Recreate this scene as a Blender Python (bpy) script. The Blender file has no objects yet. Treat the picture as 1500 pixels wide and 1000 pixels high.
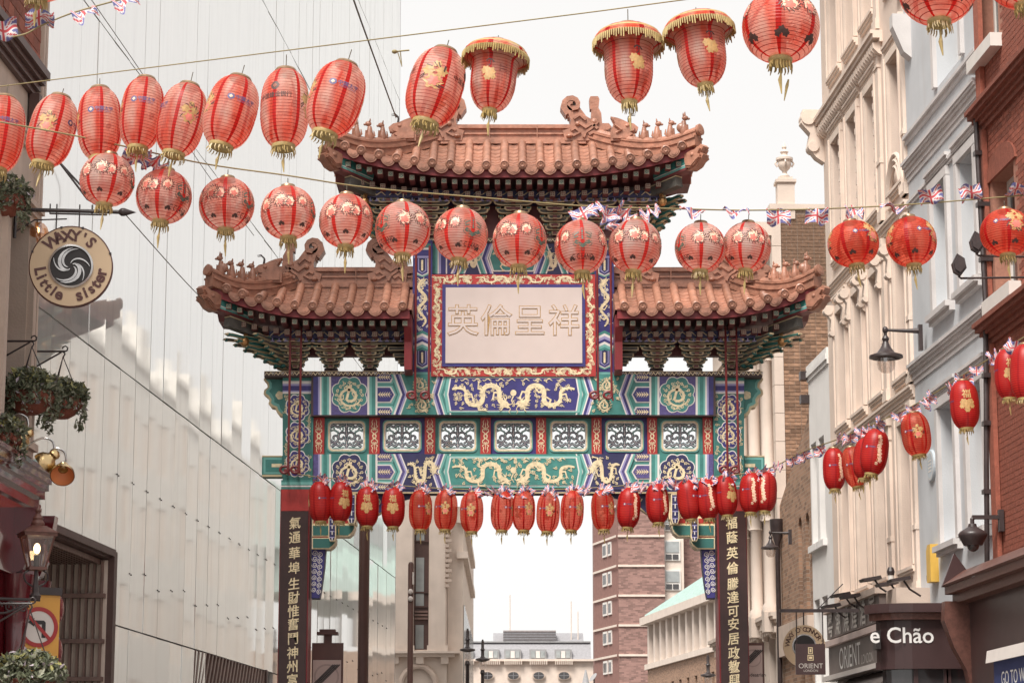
import bpy, math, random
from mathutils import Vector, Matrix
R = math.radians; PI = math.pi
random.seed(7)
S = bpy.context.scene
C = S.collection

# ------------------------------------------------------------------ camera
TH = R(10.7); F = 3542.0; EYE = Vector((0, 0, 1.6))
cd = bpy.data.cameras.new('camera'); cd.lens = 85.0; cd.sensor_width = 36.0
cd.clip_start = 0.1; cd.clip_end = 3000
cam = bpy.data.objects.new('camera', cd); C.objects.link(cam)
cam.location = EYE; cam.rotation_euler = (R(90) + TH, 0, 0)
S.camera = cam

# ------------------------------------------------------------------ sky and sun: flat white overcast
SUN_EL, SUN_AZ = R(55), R(207)
w = bpy.data.worlds.new('World'); S.world = w; w.use_nodes = True
nt = w.node_tree; nt.nodes.clear()
wo = nt.nodes.new('ShaderNodeOutputWorld'); bg = nt.nodes.new('ShaderNodeBackground')
sk = nt.nodes.new('ShaderNodeTexSky'); sk.sky_type = 'NISHITA'; sk.sun_disc = False
sk.sun_elevation = SUN_EL; sk.sun_rotation = SUN_AZ
hs = nt.nodes.new('ShaderNodeHueSaturation'); hs.inputs['Saturation'].default_value = 0.12
mx = nt.nodes.new('ShaderNodeMix'); mx.data_type = 'RGBA'; mx.inputs[0].default_value = 0.9
nt.links.new(sk.outputs[0], hs.inputs['Color']); nt.links.new(hs.outputs[0], mx.inputs[6])
cn = nt.nodes.new('ShaderNodeTexNoise'); cn.inputs['Scale'].default_value = 2.2; cn.inputs['Detail'].default_value = 5
cr_ = nt.nodes.new('ShaderNodeValToRGB'); cr_.color_ramp.elements[0].position = .3; cr_.color_ramp.elements[1].position = .7
cr_.color_ramp.elements[0].color = (.925, .92, .915, 1); cr_.color_ramp.elements[1].color = (1, .995, .985, 1)
cm = nt.nodes.new('ShaderNodeMix'); cm.data_type = 'RGBA'; cm.blend_type = 'MULTIPLY'; cm.inputs[0].default_value = 1
tcw = nt.nodes.new('ShaderNodeTexCoord'); nt.links.new(tcw.outputs['Generated'], cn.inputs[0]); nt.links.new(cn.outputs[0], cr_.inputs[0]); nt.links.new(cr_.outputs[0], cm.inputs[7])
cm.inputs[6].default_value = (2.66, 2.61, 2.56, 1); nt.links.new(cm.outputs[2], mx.inputs[7])          # even cloud deck
nt.links.new(mx.outputs[2], bg.inputs[0]); bg.inputs[1].default_value = 0.1
nt.links.new(bg.outputs[0], wo.inputs[0])
sd = bpy.data.lights.new('sun', 'SUN'); sd.energy = 1.5; sd.angle = R(25); sd.color = (1, .95, .88)
so = bpy.data.objects.new('sun', sd); C.objects.link(so)
sv = Vector((math.sin(SUN_AZ) * math.cos(SUN_EL), math.cos(SUN_AZ) * math.cos(SUN_EL), math.sin(SUN_EL)))
so.rotation_euler = sv.to_track_quat('Z', 'Y').to_euler(); so.location = sv * 60
S.view_settings.view_transform = 'Standard'; S.view_settings.look = 'None'
S.view_settings.exposure = 1.86; S.view_settings.gamma = 1.0
S.render.film_transparent = False
S.cycles.max_bounces = 8; S.cycles.transparent_max_bounces = 24

# ------------------------------------------------------------------ pixel to ray helpers
def ray(px, py):
    u = (px - 750) / F; v = (500 - py) / F
    return Vector((u, math.cos(TH) - v * math.sin(TH), math.sin(TH) + v * math.cos(TH)))
def P(px, py, Y):
    d = ray(px, py); return EYE + d * (Y / d.y)
class Frame:
    """a wall plane: local x along the wall, y its normal, z up"""
    def __init__(s, M): s.M = M; s.I = M.inverted()
    def at(s, px, py, off=0.0):
        o = s.I @ EYE; d = s.I.to_3x3() @ ray(px, py)
        p = o + d * ((off - o.y) / d.y); return p.x, p.z
    def world(s, x, y, z): return s.M @ Vector((x, y, z))
def wall_frame(origin, xdir):
    x = Vector((xdir[0], xdir[1], 0)).normalized(); z = Vector((0, 0, 1)); y = z.cross(x)
    M = Matrix.Identity(4)
    for i, a in enumerate((x, y, z)):
        for j in range(3): M[j][i] = a[j]
    M.translation = Vector(origin); return Frame(M)

# ------------------------------------------------------------------ materials
MATS = {}
def pm(name, col, rough=.6, var=.14, scale=5., bump=0., bscale=60., metal=0., spec=.5, streak=0., coat=0., dirt=None):
    m = bpy.data.materials.new(name); m.use_nodes = True; n = m.node_tree; L = n.links
    b = n.nodes['Principled BSDF']; tc = n.nodes.new('ShaderNodeTexCoord')
    b.inputs['Roughness'].default_value = rough; b.inputs['Metallic'].default_value = metal
    b.inputs['Specular IOR Level'].default_value = spec; b.inputs['Coat Weight'].default_value = coat
    nz = n.nodes.new('ShaderNodeTexNoise'); nz.inputs['Scale'].default_value = scale; nz.inputs['Detail'].default_value = 6
    mp = n.nodes.new('ShaderNodeMapping'); L.new(tc.outputs['Object'], mp.inputs[0]); L.new(mp.outputs[0], nz.inputs[0])
    oi = n.nodes.new('ShaderNodeObjectInfo')
    rmp = n.nodes.new('ShaderNodeMapRange'); L.new(nz.outputs[0], rmp.inputs[0])
    rmp.inputs[1].default_value = .28; rmp.inputs[2].default_value = .72
    rmp.inputs[3].default_value = 1 - var; rmp.inputs[4].default_value = 1 + var
    ml = n.nodes.new('ShaderNodeMix'); ml.data_type = 'RGBA'; ml.blend_type = 'MULTIPLY'; ml.inputs[0].default_value = 1
    ml.inputs[6].default_value = (*col, 1); L.new(rmp.outputs[0], ml.inputs[7]); out = ml.outputs[2]
    if streak:
        n2 = n.nodes.new('ShaderNodeTexNoise'); n2.inputs['Scale'].default_value = 1; n2.inputs['Detail'].default_value = 5
        m2 = n.nodes.new('ShaderNodeMapping'); m2.inputs['Scale'].default_value = (4.5, 4.5, .35)
        L.new(tc.outputs['Object'], m2.inputs[0]); L.new(m2.outputs[0], n2.inputs[0])
        r2 = n.nodes.new('ShaderNodeMapRange'); L.new(n2.outputs[0], r2.inputs[0])
        r2.inputs[1].default_value = .5; r2.inputs[2].default_value = .78; r2.inputs[4].default_value = streak
        m3 = n.nodes.new('ShaderNodeMix'); m3.data_type = 'RGBA'; L.new(r2.outputs[0], m3.inputs[0]); L.new(out, m3.inputs[6])
        m3.inputs[7].default_value = (*(dirt or tuple(c * .4 for c in col)), 1); out = m3.outputs[2]
    L.new(out, b.inputs['Base Color'])
    if bump:
        n4 = n.nodes.new('ShaderNodeTexNoise'); n4.inputs['Scale'].default_value = bscale; n4.inputs['Detail'].default_value = 4
        L.new(tc.outputs['Object'], n4.inputs[0]); bp = n.nodes.new('ShaderNodeBump')
        bp.inputs['Strength'].default_value = bump; bp.inputs['Distance'].default_value = .02
        L.new(n4.outputs[0], bp.inputs['Height']); L.new(bp.outputs[0], b.inputs['Normal'])
    MATS[name] = m; return m
def vary(name, amount):                       # per-object brightness and hue spread (tiles, bricks, panels)
    m = MATS[name]; n = m.node_tree; L = n.links; b = n.nodes['Principled BSDF']
    src = b.inputs['Base Color'].links[0].from_socket
    oi = n.nodes.new('ShaderNodeObjectInfo'); h = n.nodes.new('ShaderNodeHueSaturation')
    r = n.nodes.new('ShaderNodeMapRange'); L.new(oi.outputs['Random'], r.inputs[0])
    r.inputs[3].default_value = 1 - amount; r.inputs[4].default_value = 1 + amount
    L.new(r.outputs[0], h.inputs['Value']); L.new(src, h.inputs['Color']); L.new(h.outputs[0], b.inputs['Base Color'])

pm('tile', (.375, .18, .122), .36, .28, 9, .3, 30, streak=.4, dirt=(.17, .085, .06)); vary('tile', .22); pm('rafter_line', (.36, .31, .22), .5, .15)
pm('teal', (.055, .235, .21), .45, .2, 9, .15, 70, streak=.3, dirt=(.045, .13, .12)); pm('teal_dark', (.035, .15, .135), .5, .15)
pm('teal_light', (.17, .44, .40), .5, .08)
pm('blue', (.040, .034, .18), .45, .22, 9, .15, 70, streak=.25, dirt=(.05, .04, .10)); pm('navy', (.03, .03, .10), .5, .15)
pm('lilac', (.34, .32, .56), .5, .08); pm('ornament_white', (.76, .73, .70), .5, .06)
pm('gold', (.80, .67, .43), .38, .22, 25, .2, 90, spec=.7); pm('gold_line', (.62, .50, .31), .45, .12)
pm('violet', (.095, .075, .23), .5, .25, 30)
pm('red', (.42, .035, .03), .45, .2, 8, streak=.25, dirt=(.22, .03, .03)); pm('red_dark', (.20, .018, .022), .45, .15)
pm('rod_red', (.17, .02, .022), .4, .15); pm('maroon', (.17, .046, .046), .5, .2)
pm('board', (.042, .018, .017), .4, .2); pm('wood_dark', (.07, .042, .042), .6, .25)
pm('bracket', (.10, .095, .085), .55, .3, 9); pm('plaque', (.63, .53, .495), .55, .05, 2.5, streak=.1, dirt=(.52, .36, .31))
pm('wire', (.10, .085, .06), .6); pm('wire_yellow', (.25, .20, .09), .6); pm('black', (.022, .018, .018), .45, .2)
pm('iron', (.045, .032, .032), .4, .25, 12); pm('cream', (.69, .56, .475), .75, .08, 1.6, .2, 50, streak=.42, dirt=(.50, .38, .30))
pm('cream_trim', (.70, .58, .495), .7, .10, 2.2, .15, 40)
pm('paleblue', (.54, .56, .585), .75, .08, 1.5, .15, 50, streak=.45, dirt=(.47, .45, .45))
pm('paleblue_trim', (.58, .55, .54), .7, .12, 2.2, .15, 40)
pm('whitewall', (.76, .74, .72), .75, .06, 2, streak=.12, dirt=(.6, .56, .52))
pm('reveal', (.66, .52, .46), .75, .06, 2)
pm('brick_red', (.29, .088, .055), .8, .2, 14, .4, 80); vary('brick_red', .28)
pm('brick_brown', (.29, .175, .115), .85, .25, 16, .4, 80); vary('brick_brown', .38)
pm('mortar', (.40, .31, .25), .9, .15, 20); pm('mortar_red', (.36, .17, .12), .9, .15, 20)
pm('brick_far', (.30, .185, .13), .85, .15, 6); pm('stone', (.56, .45, .38), .8, .12, 2.5, .2, 40, streak=.3, dirt=(.34, .25, .20))
pm('stone_pale', (.68, .575, .50), .8, .08, 2, .15, 40, streak=.2, dirt=(.48, .39, .33))
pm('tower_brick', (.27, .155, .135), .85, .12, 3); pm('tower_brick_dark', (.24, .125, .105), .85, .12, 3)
pm('stone_grey', (.74, .715, .68), .8, .10, 2, streak=.3, dirt=(.56, .52, .48)); pm('copper', (.42, .53, .50), .6, .1, 4); pm('slate', (.27, .265, .28), .6, .15, 5, streak=.3, dirt=(.18, .17, .18))
pm('lead', (.30, .295, .30), .6, .12, 4)
pm('glass_dark', (.045, .040, .042), .06, .2, 2, spec=.8); pm('glass_pale', (.32, .34, .34), .08, .2, 2, spec=.8)
pm('frame_dark', (.10, .055, .048), .5, .15); pm('sash_white', (.70, .66, .62), .5, .06); pm('sash_maroon', (.15, .03, .03), .5, .1)
pm('pub_red', (.115, .010, .015), .18, .15, 6, coat=.6, spec=.6); pm('pub_red_bright', (.20, .012, .02), .2, .12, 6, coat=.5)
pm('brass', (.66, .48, .25), .25, .15, 15, .2, 50, metal=1); pm('copper_inside', (.70, .26, .10), .5, .1)
pm('sign_cream', (.62, .46, .30), .45, .05, 3); pm('sign_letter', (.10, .035, .03), .4, .1)
pm('silver', (.50, .48, .47), .25, .3, 8, metal=1); pm('shop_black', (.060, .033, .033), .35, .15, 3, streak=.15, dirt=(.10, .06, .055))
pm('shop_grey', (.15, .118, .108), .55, .15, 3); pm('shop_wood', (.13, .055, .042), .45, .25, 20)
pm('white_letter', (.85, .84, .82), .4, .03); pm('grey_letter', (.50, .46, .42), .4, .06)
pm('sign_yellow', (.72, .36, .06), .4, .06); pm('sign_red', (.40, .02, .02), .35, .08); pm('sign_white', (.72, .66, .62), .4, .05)
pm('sign_brown', (.13, .06, .05), .45, .12); pm('sign_pink', (.60, .46, .42), .45, .06); pm('sign_ring', (.46, .34, .31), .45, .06)
pm('terracotta', (.20, .055, .032), .7, .3, 10, .3, 40); pm('awning_blue', (.035, .05, .16), .7, .1); pm('awning_dark', (.07, .055, .05), .75, .15)
pm('box_yellow', (.68, .42, .08), .5, .08); pm('plaque_blue', (.45, .50, .54), .5, .1)
pm('pole_brown', (.115, .058, .048), .4, .12, 4); pm('louvre', (.20, .125, .105), .45, .2, 6)
pm('flag_white', (.66, .60, .60), .7, .06); pm('flag_red', (.50, .07, .08), .7, .1); pm('flag_blue', (.13, .13, .30), .7, .1)
pm('lantern_gold', (.40, .29, .11), .45, .25, 30, spec=.6); pm('print_gold', (.47, .28, .11), .5, .25, 40)
pm('print_black', (.07, .03, .025), .5, .1); pm('print_green', (.10, .12, .09), .5, .1); pm('print_white', (.82, .52, .38), .5, .12, 40)
pm('print_pink', (.62, .17, .13), .5, .15, 30); pm('print_navy', (.10, .09, .20), .5, .1); pm('lantern_cap', (.30, .20, .12), .35, .3, 20, metal=.6)
pm('leaf', (.12, .135, .08), .55, .4, 20); pm('leaf_pale', (.25, .25, .18), .55, .3, 20); pm('leaf_yellow', (.34, .32, .12), .55, .3, 20); pm('petal', (.45, .38, .42), .6, .3)
pm('asphalt', (.10, .095, .09), .9, .2, 3, .3, 90); pm('paving', (.32, .28, .25), .85, .15, 2, .2, 60)
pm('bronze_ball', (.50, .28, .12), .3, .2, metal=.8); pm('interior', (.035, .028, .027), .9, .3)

def brickify(name, col, mortar, rowh=.075, wd=.225):
    m = MATS[name]; n = m.node_tree; L = n.links; b = n.nodes['Principled BSDF']; tc = n.nodes.new('ShaderNodeTexCoord'); s = n.nodes.new('ShaderNodeSeparateXYZ'); c = n.nodes.new('ShaderNodeCombineXYZ')
    a = n.nodes.new('ShaderNodeMath'); L.new(tc.outputs['Object'], s.inputs[0]); L.new(s.outputs[0], a.inputs[0]); L.new(s.outputs[1], a.inputs[1]); L.new(a.outputs[0], c.inputs[0]); L.new(s.outputs[2], c.inputs[1])
    k = n.nodes.new('ShaderNodeTexBrick'); k.inputs['Scale'].default_value = 1; k.inputs['Brick Width'].default_value = wd; k.inputs['Row Height'].default_value = rowh; k.inputs['Mortar Size'].default_value = .006; k.inputs['Bias'].default_value = -.2
    k.inputs['Color1'].default_value = (*[x * 1.35 for x in col], 1); k.inputs['Color2'].default_value = (*[x * .6 for x in col], 1); k.inputs['Mortar'].default_value = (*mortar, 1)
    L.new(c.outputs[0], k.inputs[0]); L.new(k.outputs[0], b.inputs['Base Color'])
    bp = n.nodes.new('ShaderNodeBump'); bp.inputs['Strength'].default_value = .5; bp.inputs['Distance'].default_value = .01; bp.invert = True; L.new(k.outputs['Fac'], bp.inputs['Height']); L.new(bp.outputs[0], b.inputs['Normal'])
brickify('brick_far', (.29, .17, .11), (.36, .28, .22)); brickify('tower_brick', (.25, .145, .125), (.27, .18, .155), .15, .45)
def lantern_mat(name, deep, pale, strip, tr, see):
    m = bpy.data.materials.new(name); m.use_nodes = True; n = m.node_tree; L = n.links; n.nodes.clear()
    N = n.nodes.new; uv = N('ShaderNodeUVMap'); sp = N('ShaderNodeSeparateXYZ'); L.new(uv.outputs[0], sp.inputs[0])
    def M(op, a, b=None, c=None):
        q = N('ShaderNodeMath'); q.operation = op
        for i, x in enumerate((a, b, c)):
            if x is None: continue
            if isinstance(x, (int, float)): q.inputs[i].default_value = x
            else: L.new(x, q.inputs[i])
        return q.outputs[0]
    rib = M('LESS_THAN', M('ABSOLUTE', M('SUBTRACT', M('FRACT', sp.outputs[1]), .5)), .065)      # wire hoops showing through
    st = M('LESS_THAN', M('ABSOLUTE', M('SUBTRACT', M('FRACT', M('MULTIPLY', sp.outputs[0], 6)), .5)), .075)   # sewn seams
    nz = N('ShaderNodeTexNoise'); tc = N('ShaderNodeTexCoord'); L.new(tc.outputs['Object'], nz.inputs[0]); nz.inputs['Scale'].default_value = 4.5; nz.inputs['Detail'].default_value = 3; mpp = N('ShaderNodeMapping'); mpp.inputs['Scale'].default_value = (1.6, 1.6, .5); L.new(tc.outputs['Object'], mpp.inputs[0]); L.new(mpp.outputs[0], nz.inputs[0])
    mr = N('ShaderNodeMapRange'); L.new(nz.outputs[0], mr.inputs[0]); mr.inputs[1].default_value = .35; mr.inputs[2].default_value = .68
    def mixc(f, a, b):
        q = N('ShaderNodeMix'); q.data_type = 'RGBA'
        if isinstance(f, float): q.inputs[0].default_value = f
        else: L.new(f, q.inputs[0])
        for i, x in ((6, a), (7, b)):
            if isinstance(x, tuple): q.inputs[i].default_value = (*x, 1)
            else: L.new(x, q.inputs[i])
        return q.outputs[2]
    c = mixc(mr.outputs[0], deep, pale); c = mixc(st, c, strip)  # upright pale noise patches paint highlights into the silk colour
    c = mixc(rib, c, tuple(x * .38 for x in strip))
    d = N('ShaderNodeBsdfPrincipled'); L.new(c, d.inputs['Base Color']); d.inputs['Roughness'].default_value = .38; d.inputs['Specular IOR Level'].default_value = .45
    t = N('ShaderNodeBsdfTranslucent'); L.new(c, t.inputs[0])
    x = N('ShaderNodeBsdfTransparent'); L.new(mixc(.5, c, (1., .82, .74)), x.inputs[0])
    a = N('ShaderNodeMixShader'); a.inputs[0].default_value = tr; L.new(d.outputs[0], a.inputs[1]); L.new(t.outputs[0], a.inputs[2])
    b = N('ShaderNodeMixShader'); L.new(a.outputs[0], b.inputs[1]); L.new(x.outputs[0], b.inputs[2])
    L.new(M('MULTIPLY', M('SUBTRACT', 1, M('MAXIMUM', st, rib)), see), b.inputs[0])
    o = N('ShaderNodeOutputMaterial'); L.new(b.outputs[0], o.inputs[0]); MATS[name] = m
lantern_mat('silk_pale', (1., .19, .12), (1., .84, .72), (.66, .025, .02), .62, .42)
lantern_mat('silk_round', (1., .34, .25), (1., .92, .84), (.78, .05, .04), .62, .44)
lantern_mat('silk_red', (.62, .022, .022), (.68, .045, .035), (.45, .012, .014), .40, .10)
lantern_mat('silk_orange', (.98, .13, .075), (1., .34, .22), (.62, .02, .018), .62, .52)

def glow(name, col, strength):
    m = bpy.data.materials.new(name); m.use_nodes = True; b = m.node_tree.nodes['Principled BSDF']
    b.inputs['Base Color'].default_value = (*col, 1); b.inputs['Emission Color'].default_value = (*col, 1); b.inputs['Emission Strength'].default_value = strength
    MATS[name] = m
glow('lit_bulb', (1, .72, .36), 2.2)
def clear(name, col, rough, fac):
    m = bpy.data.materials.new(name); m.use_nodes = True; n = m.node_tree; n.nodes.clear(); L = n.links
    g = n.nodes.new('ShaderNodeBsdfGlossy'); g.inputs['Roughness'].default_value = rough; g.inputs[0].default_value = (.9, .9, .9, 1)
    t = n.nodes.new('ShaderNodeBsdfTransparent'); t.inputs[0].default_value = (*col, 1)
    mm = n.nodes.new('ShaderNodeMixShader'); mm.inputs[0].default_value = fac; o = n.nodes.new('ShaderNodeOutputMaterial')
    L.new(t.outputs[0], mm.inputs[1]); L.new(g.outputs[0], mm.inputs[2]); L.new(mm.outputs[0], o.inputs[0]); MATS[name] = m
clear('lamp_glass', (.90, .86, .84), .08, .22); clear('globe_glass', (.86, .58, .38), .12, .25)
def panel_glass():
    m = pm('panel_glass', (.87, .875, .84), .30, .06, .7, 0, streak=.35, dirt=(.42, .375, .33), spec=.9); vary('panel_glass', .035)
    n = m.node_tree; L = n.links; b = n.nodes['Principled BSDF']; g = n.nodes.new('ShaderNodeBsdfGlossy'); g.inputs[0].default_value = (.95, .945, .93, 1); g.inputs['Roughness'].default_value = .035
    mm = n.nodes.new('ShaderNodeMixShader'); mm.inputs[0].default_value = .60; L.new(b.outputs[0], mm.inputs[1]); L.new(g.outputs[0], mm.inputs[2])
    L.new(mm.outputs[0], n.nodes['Material Output'].inputs[0])
panel_glass()

# ------------------------------------------------------------------ mesh builder
class MB:
    def __init__(s): s.v = []; s.f = []; s.mi = []; s.mats = []; s.cur = 0; s.uv = {}; s.M = None
    def mat(s, name):
        if name not in s.mats: s.mats.append(name)
        s.cur = s.mats.index(name); return s
    def add(s, vs, fs):
        b = len(s.v)
        for p in vs:
            p = Vector(p); s.v.append(tuple(s.M @ p) if s.M else tuple(p))
        for f in fs: s.f.append(tuple(i + b for i in f)); s.mi.append(s.cur)
        return b
    def box(s, x0, x1, y0, y1, z0, z1):
        if x0 > x1: x0, x1 = x1, x0
        if y0 > y1: y0, y1 = y1, y0
        if z0 > z1: z0, z1 = z1, z0
        s.add([(x, y, z) for z in (z0, z1) for y in (y0, y1) for x in (x0, x1)],
              [(0, 2, 3, 1), (4, 5, 7, 6), (0, 1, 5, 4), (2, 6, 7, 3), (0, 4, 6, 2), (1, 3, 7, 5)]); return s
    def prism(s, poly, y0, y1, back=True):           # polygon in x,z pushed from y0 to y1
        n = len(poly); vs = [(p[0], y0, p[1]) for p in poly] + [(p[0], y1, p[1]) for p in poly]
        fs = [tuple(range(n))] + [(i, i + n, (i + 1) % n + n, (i + 1) % n) for i in range(n)]
        if back: fs.append(tuple(range(2 * n - 1, n - 1, -1)))
        s.add(vs, fs); return s
    def prismx(s, poly, x0, x1):                     # polygon in y,z pushed along x
        n = len(poly); vs = [(x0, p[0], p[1]) for p in poly] + [(x1, p[0], p[1]) for p in poly]
        s.add(vs, [tuple(range(n)), tuple(range(2 * n - 1, n - 1, -1))] + [(i, (i + 1) % n, (i + 1) % n + n, i + n) for i in range(n)]); return s
    def prismz(s, poly, z0, z1):
        n = len(poly); vs = [(p[0], p[1], z0) for p in poly] + [(p[0], p[1], z1) for p in poly]
        s.add(vs, [tuple(range(n)), tuple(range(2 * n - 1, n - 1, -1))] + [(i, (i + 1) % n, (i + 1) % n + n, i + n) for i in range(n)]); return s
    def ribbon(s, pts, wid, y0, y1):                 # flat raised band along a line in x,z
        n = len(pts)
        if n < 2: return s
        Lf, Rt = [], []
        for i in range(n):
            a = Vector(pts[max(i - 1, 0)]); b = Vector(pts[min(i + 1, n - 1)]); d = (b - a)
            if d.length < 1e-9: d = Vector((1, 0))
            d.normalize(); q = Vector((-d.y, d.x)); ww = (wid[i] if isinstance(wid, (list, tuple)) else wid) / 2; p = Vector(pts[i])
            Lf.append(p + q * ww); Rt.append(p - q * ww)
        vs = [(p[0], y, p[1]) for y in (y0, y1) for pr in zip(Lf, Rt) for p in pr]; k = 2 * n; fs = []
        for i in range(n - 1):
            a = 2 * i; fs += [(a, a + 1, a + 3, a + 2), (a, a + 2, a + 2 + k, a + k), (a + 1, a + 1 + k, a + 3 + k, a + 3)]
        fs += [(0, k, k + 1, 1), (2 * n - 2, 2 * n - 1, 2 * n - 1 + k, 2 * n - 2 + k)]
        s.add(vs, fs); return s
    def tube(s, pts, r, n=8, cap=True):
        pts = [Vector(p) for p in pts]; m = len(pts); vs = []; up = Vector((0, 0, 1)); pu = None
        for i, p in enumerate(pts):
            d = (pts[min(i + 1, m - 1)] - pts[max(i - 1, 0)]); d = d.normalized() if d.length > 1e-9 else Vector((0, 0, 1))
            if pu is None: a = d.cross(up if abs(d.z) < .95 else Vector((1, 0, 0))).normalized()
            else: a = (pu - d * pu.dot(d)).normalized()
            pu = a; b = d.cross(a); rr = r[i] if isinstance(r, (list, tuple)) else r
            vs += [p + (a * math.cos(2 * PI * k / n) + b * math.sin(2 * PI * k / n)) * rr for k in range(n)]
        fs = [(i * n + k, i * n + (k + 1) % n, (i + 1) * n + (k + 1) % n, (i + 1) * n + k) for i in range(m - 1) for k in range(n)]
        if cap: fs += [tuple(range(n - 1, -1, -1)), tuple((m - 1) * n + k for k in range(n))]
        s.add(vs, fs); return s
    def lathe(s, prof, n=16, c=(0, 0, 0), ax=(0, 0, 1), uvs=False):
        q = Vector((0, 0, 1)).rotation_difference(Vector(ax)); c = Vector(c); m = len(prof)
        vs = [c + q @ Vector((r * math.cos(2 * PI * k / n), r * math.sin(2 * PI * k / n), z)) for r, z in prof for k in range(n)]
        fs = [(i * n + k, i * n + (k + 1) % n, (i + 1) * n + (k + 1) % n, (i + 1) * n + k) for i in range(m - 1) for k in range(n)]
        b0 = len(s.f)
        if not uvs:
            if prof[0][0] > 1e-6: fs.append(tuple(range(n - 1, -1, -1)))
            if prof[-1][0] > 1e-6: fs.append(tuple((m - 1) * n + k for k in range(n)))
        s.add(vs, fs)
        if uvs:
            for i in range(m - 1):
                for k in range(n): s.uv[b0 + i * n + k] = [(k / n, uvs[i]), ((k + 1) / n, uvs[i]), ((k + 1) / n, uvs[i + 1]), (k / n, uvs[i + 1])]
        return s
    def ell(s, c, r, n=12, m=8):
        c = Vector(c); vs = []
        for i in range(m + 1):
            a = PI * i / m - PI / 2
            vs += [(c.x + r[0] * math.cos(a) * math.cos(2 * PI * k / n), c.y + r[1] * math.cos(a) * math.sin(2 * PI * k / n), c.z + r[2] * math.sin(a)) for k in range(n)]
        s.add(vs, [(i * n + k, i * n + (k + 1) % n, (i + 1) * n + (k + 1) % n, (i + 1) * n + k) for i in range(m) for k in range(n)]); return s
    def strip(s, a, b):                              # bridge two point rows
        n = len(a); s.add(list(a) + list(b), [(i, i + 1, n + i + 1, n + i) for i in range(n - 1)]); return s
    def mesh(s, name, smooth=False):
        me = bpy.data.meshes.new(name); me.from_pydata(s.v, [], s.f)
        for q in s.mats: me.materials.append(MATS[q])
        me.polygons.foreach_set('material_index', s.mi)
        if s.uv:
            l = me.uv_layers.new(name='UVMap')
            for fi, us in s.uv.items():
                for li, u in zip(me.polygons[fi].loop_indices, us): l.data[li].uv = u
        if smooth: me.shade_smooth(); me.set_sharp_from_angle(angle=R(42))
        me.update(); return me
    def build(s, name, parent=None, smooth=False, loc=None, kind=None):
        return put(name, s.mesh(name, smooth), parent, loc, kind)
def put(name, me, parent=None, loc=None, kind=None):
    o = bpy.data.objects.new(name, me); C.objects.link(o)
    if parent is not None: o.parent = parent
    if loc is not None: o.location = loc
    if kind: o['kind'] = kind
    return o
def thing(name, label, cat, M=None, group=None):
    o = bpy.data.objects.new(name, None); C.objects.link(o); o.empty_display_size = .2
    if M is not None: o.matrix_basis = M if isinstance(M, Matrix) else Matrix.Translation(Vector(M))
    return tag(o, label, cat, group)
def tag(o, label, cat, group=None):
    o['label'] = label; o['category'] = cat
    if group: o['group'] = group
    return o
def dup(o, parent=None):
    c = o.copy(); C.objects.link(c)
    if parent is not None: c.parent = parent
    for ch in KIDS.get(o.name, []) or [x for x in o.children]: dup(ch, c)
    return c
KIDS = {}
# text outlines as triangulated flat meshes, cached
TXT = {}
def text2d(body, size=1., bold=0., font_align='CENTER'):
    k = (body, bold)
    if k not in TXT:
        cu = bpy.data.curves.new('glyph', 'FONT'); cu.body = body; cu.align_x = 'CENTER'; cu.align_y = 'CENTER'; cu.offset = bold; cu.resolution_u = 3
        o = bpy.data.objects.new('glyph', cu); C.objects.link(o)
        dg = bpy.context.evaluated_depsgraph_get(); me = o.evaluated_get(dg).to_mesh()
        TXT[k] = ([(q.co.x, q.co.y) for q in me.vertices], [tuple(p.vertices) for p in me.polygons])
        bpy.data.objects.remove(o); bpy.data.curves.remove(cu)
    vs, fs = TXT[k]; return [(x * size, y * size) for x, y in vs], fs
def text_on(mb, body, size, fn, bold=0.):            # fn maps 2-D text plane to 3-D
    vs, fs = text2d(body, size, bold); mb.add([fn(x, y) for x, y in vs], fs); return mb
def spiral(cx, cy, r, turns=1.3, a0=0., flip=1, n=14):
    return [(cx + flip * r * (1 - .8 * i / n) * math.cos(a0 + 2 * PI * turns * i / n), cy + r * (1 - .8 * i / n) * math.sin(a0 + 2 * PI * turns * i / n)) for i in range(n + 1)]
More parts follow.
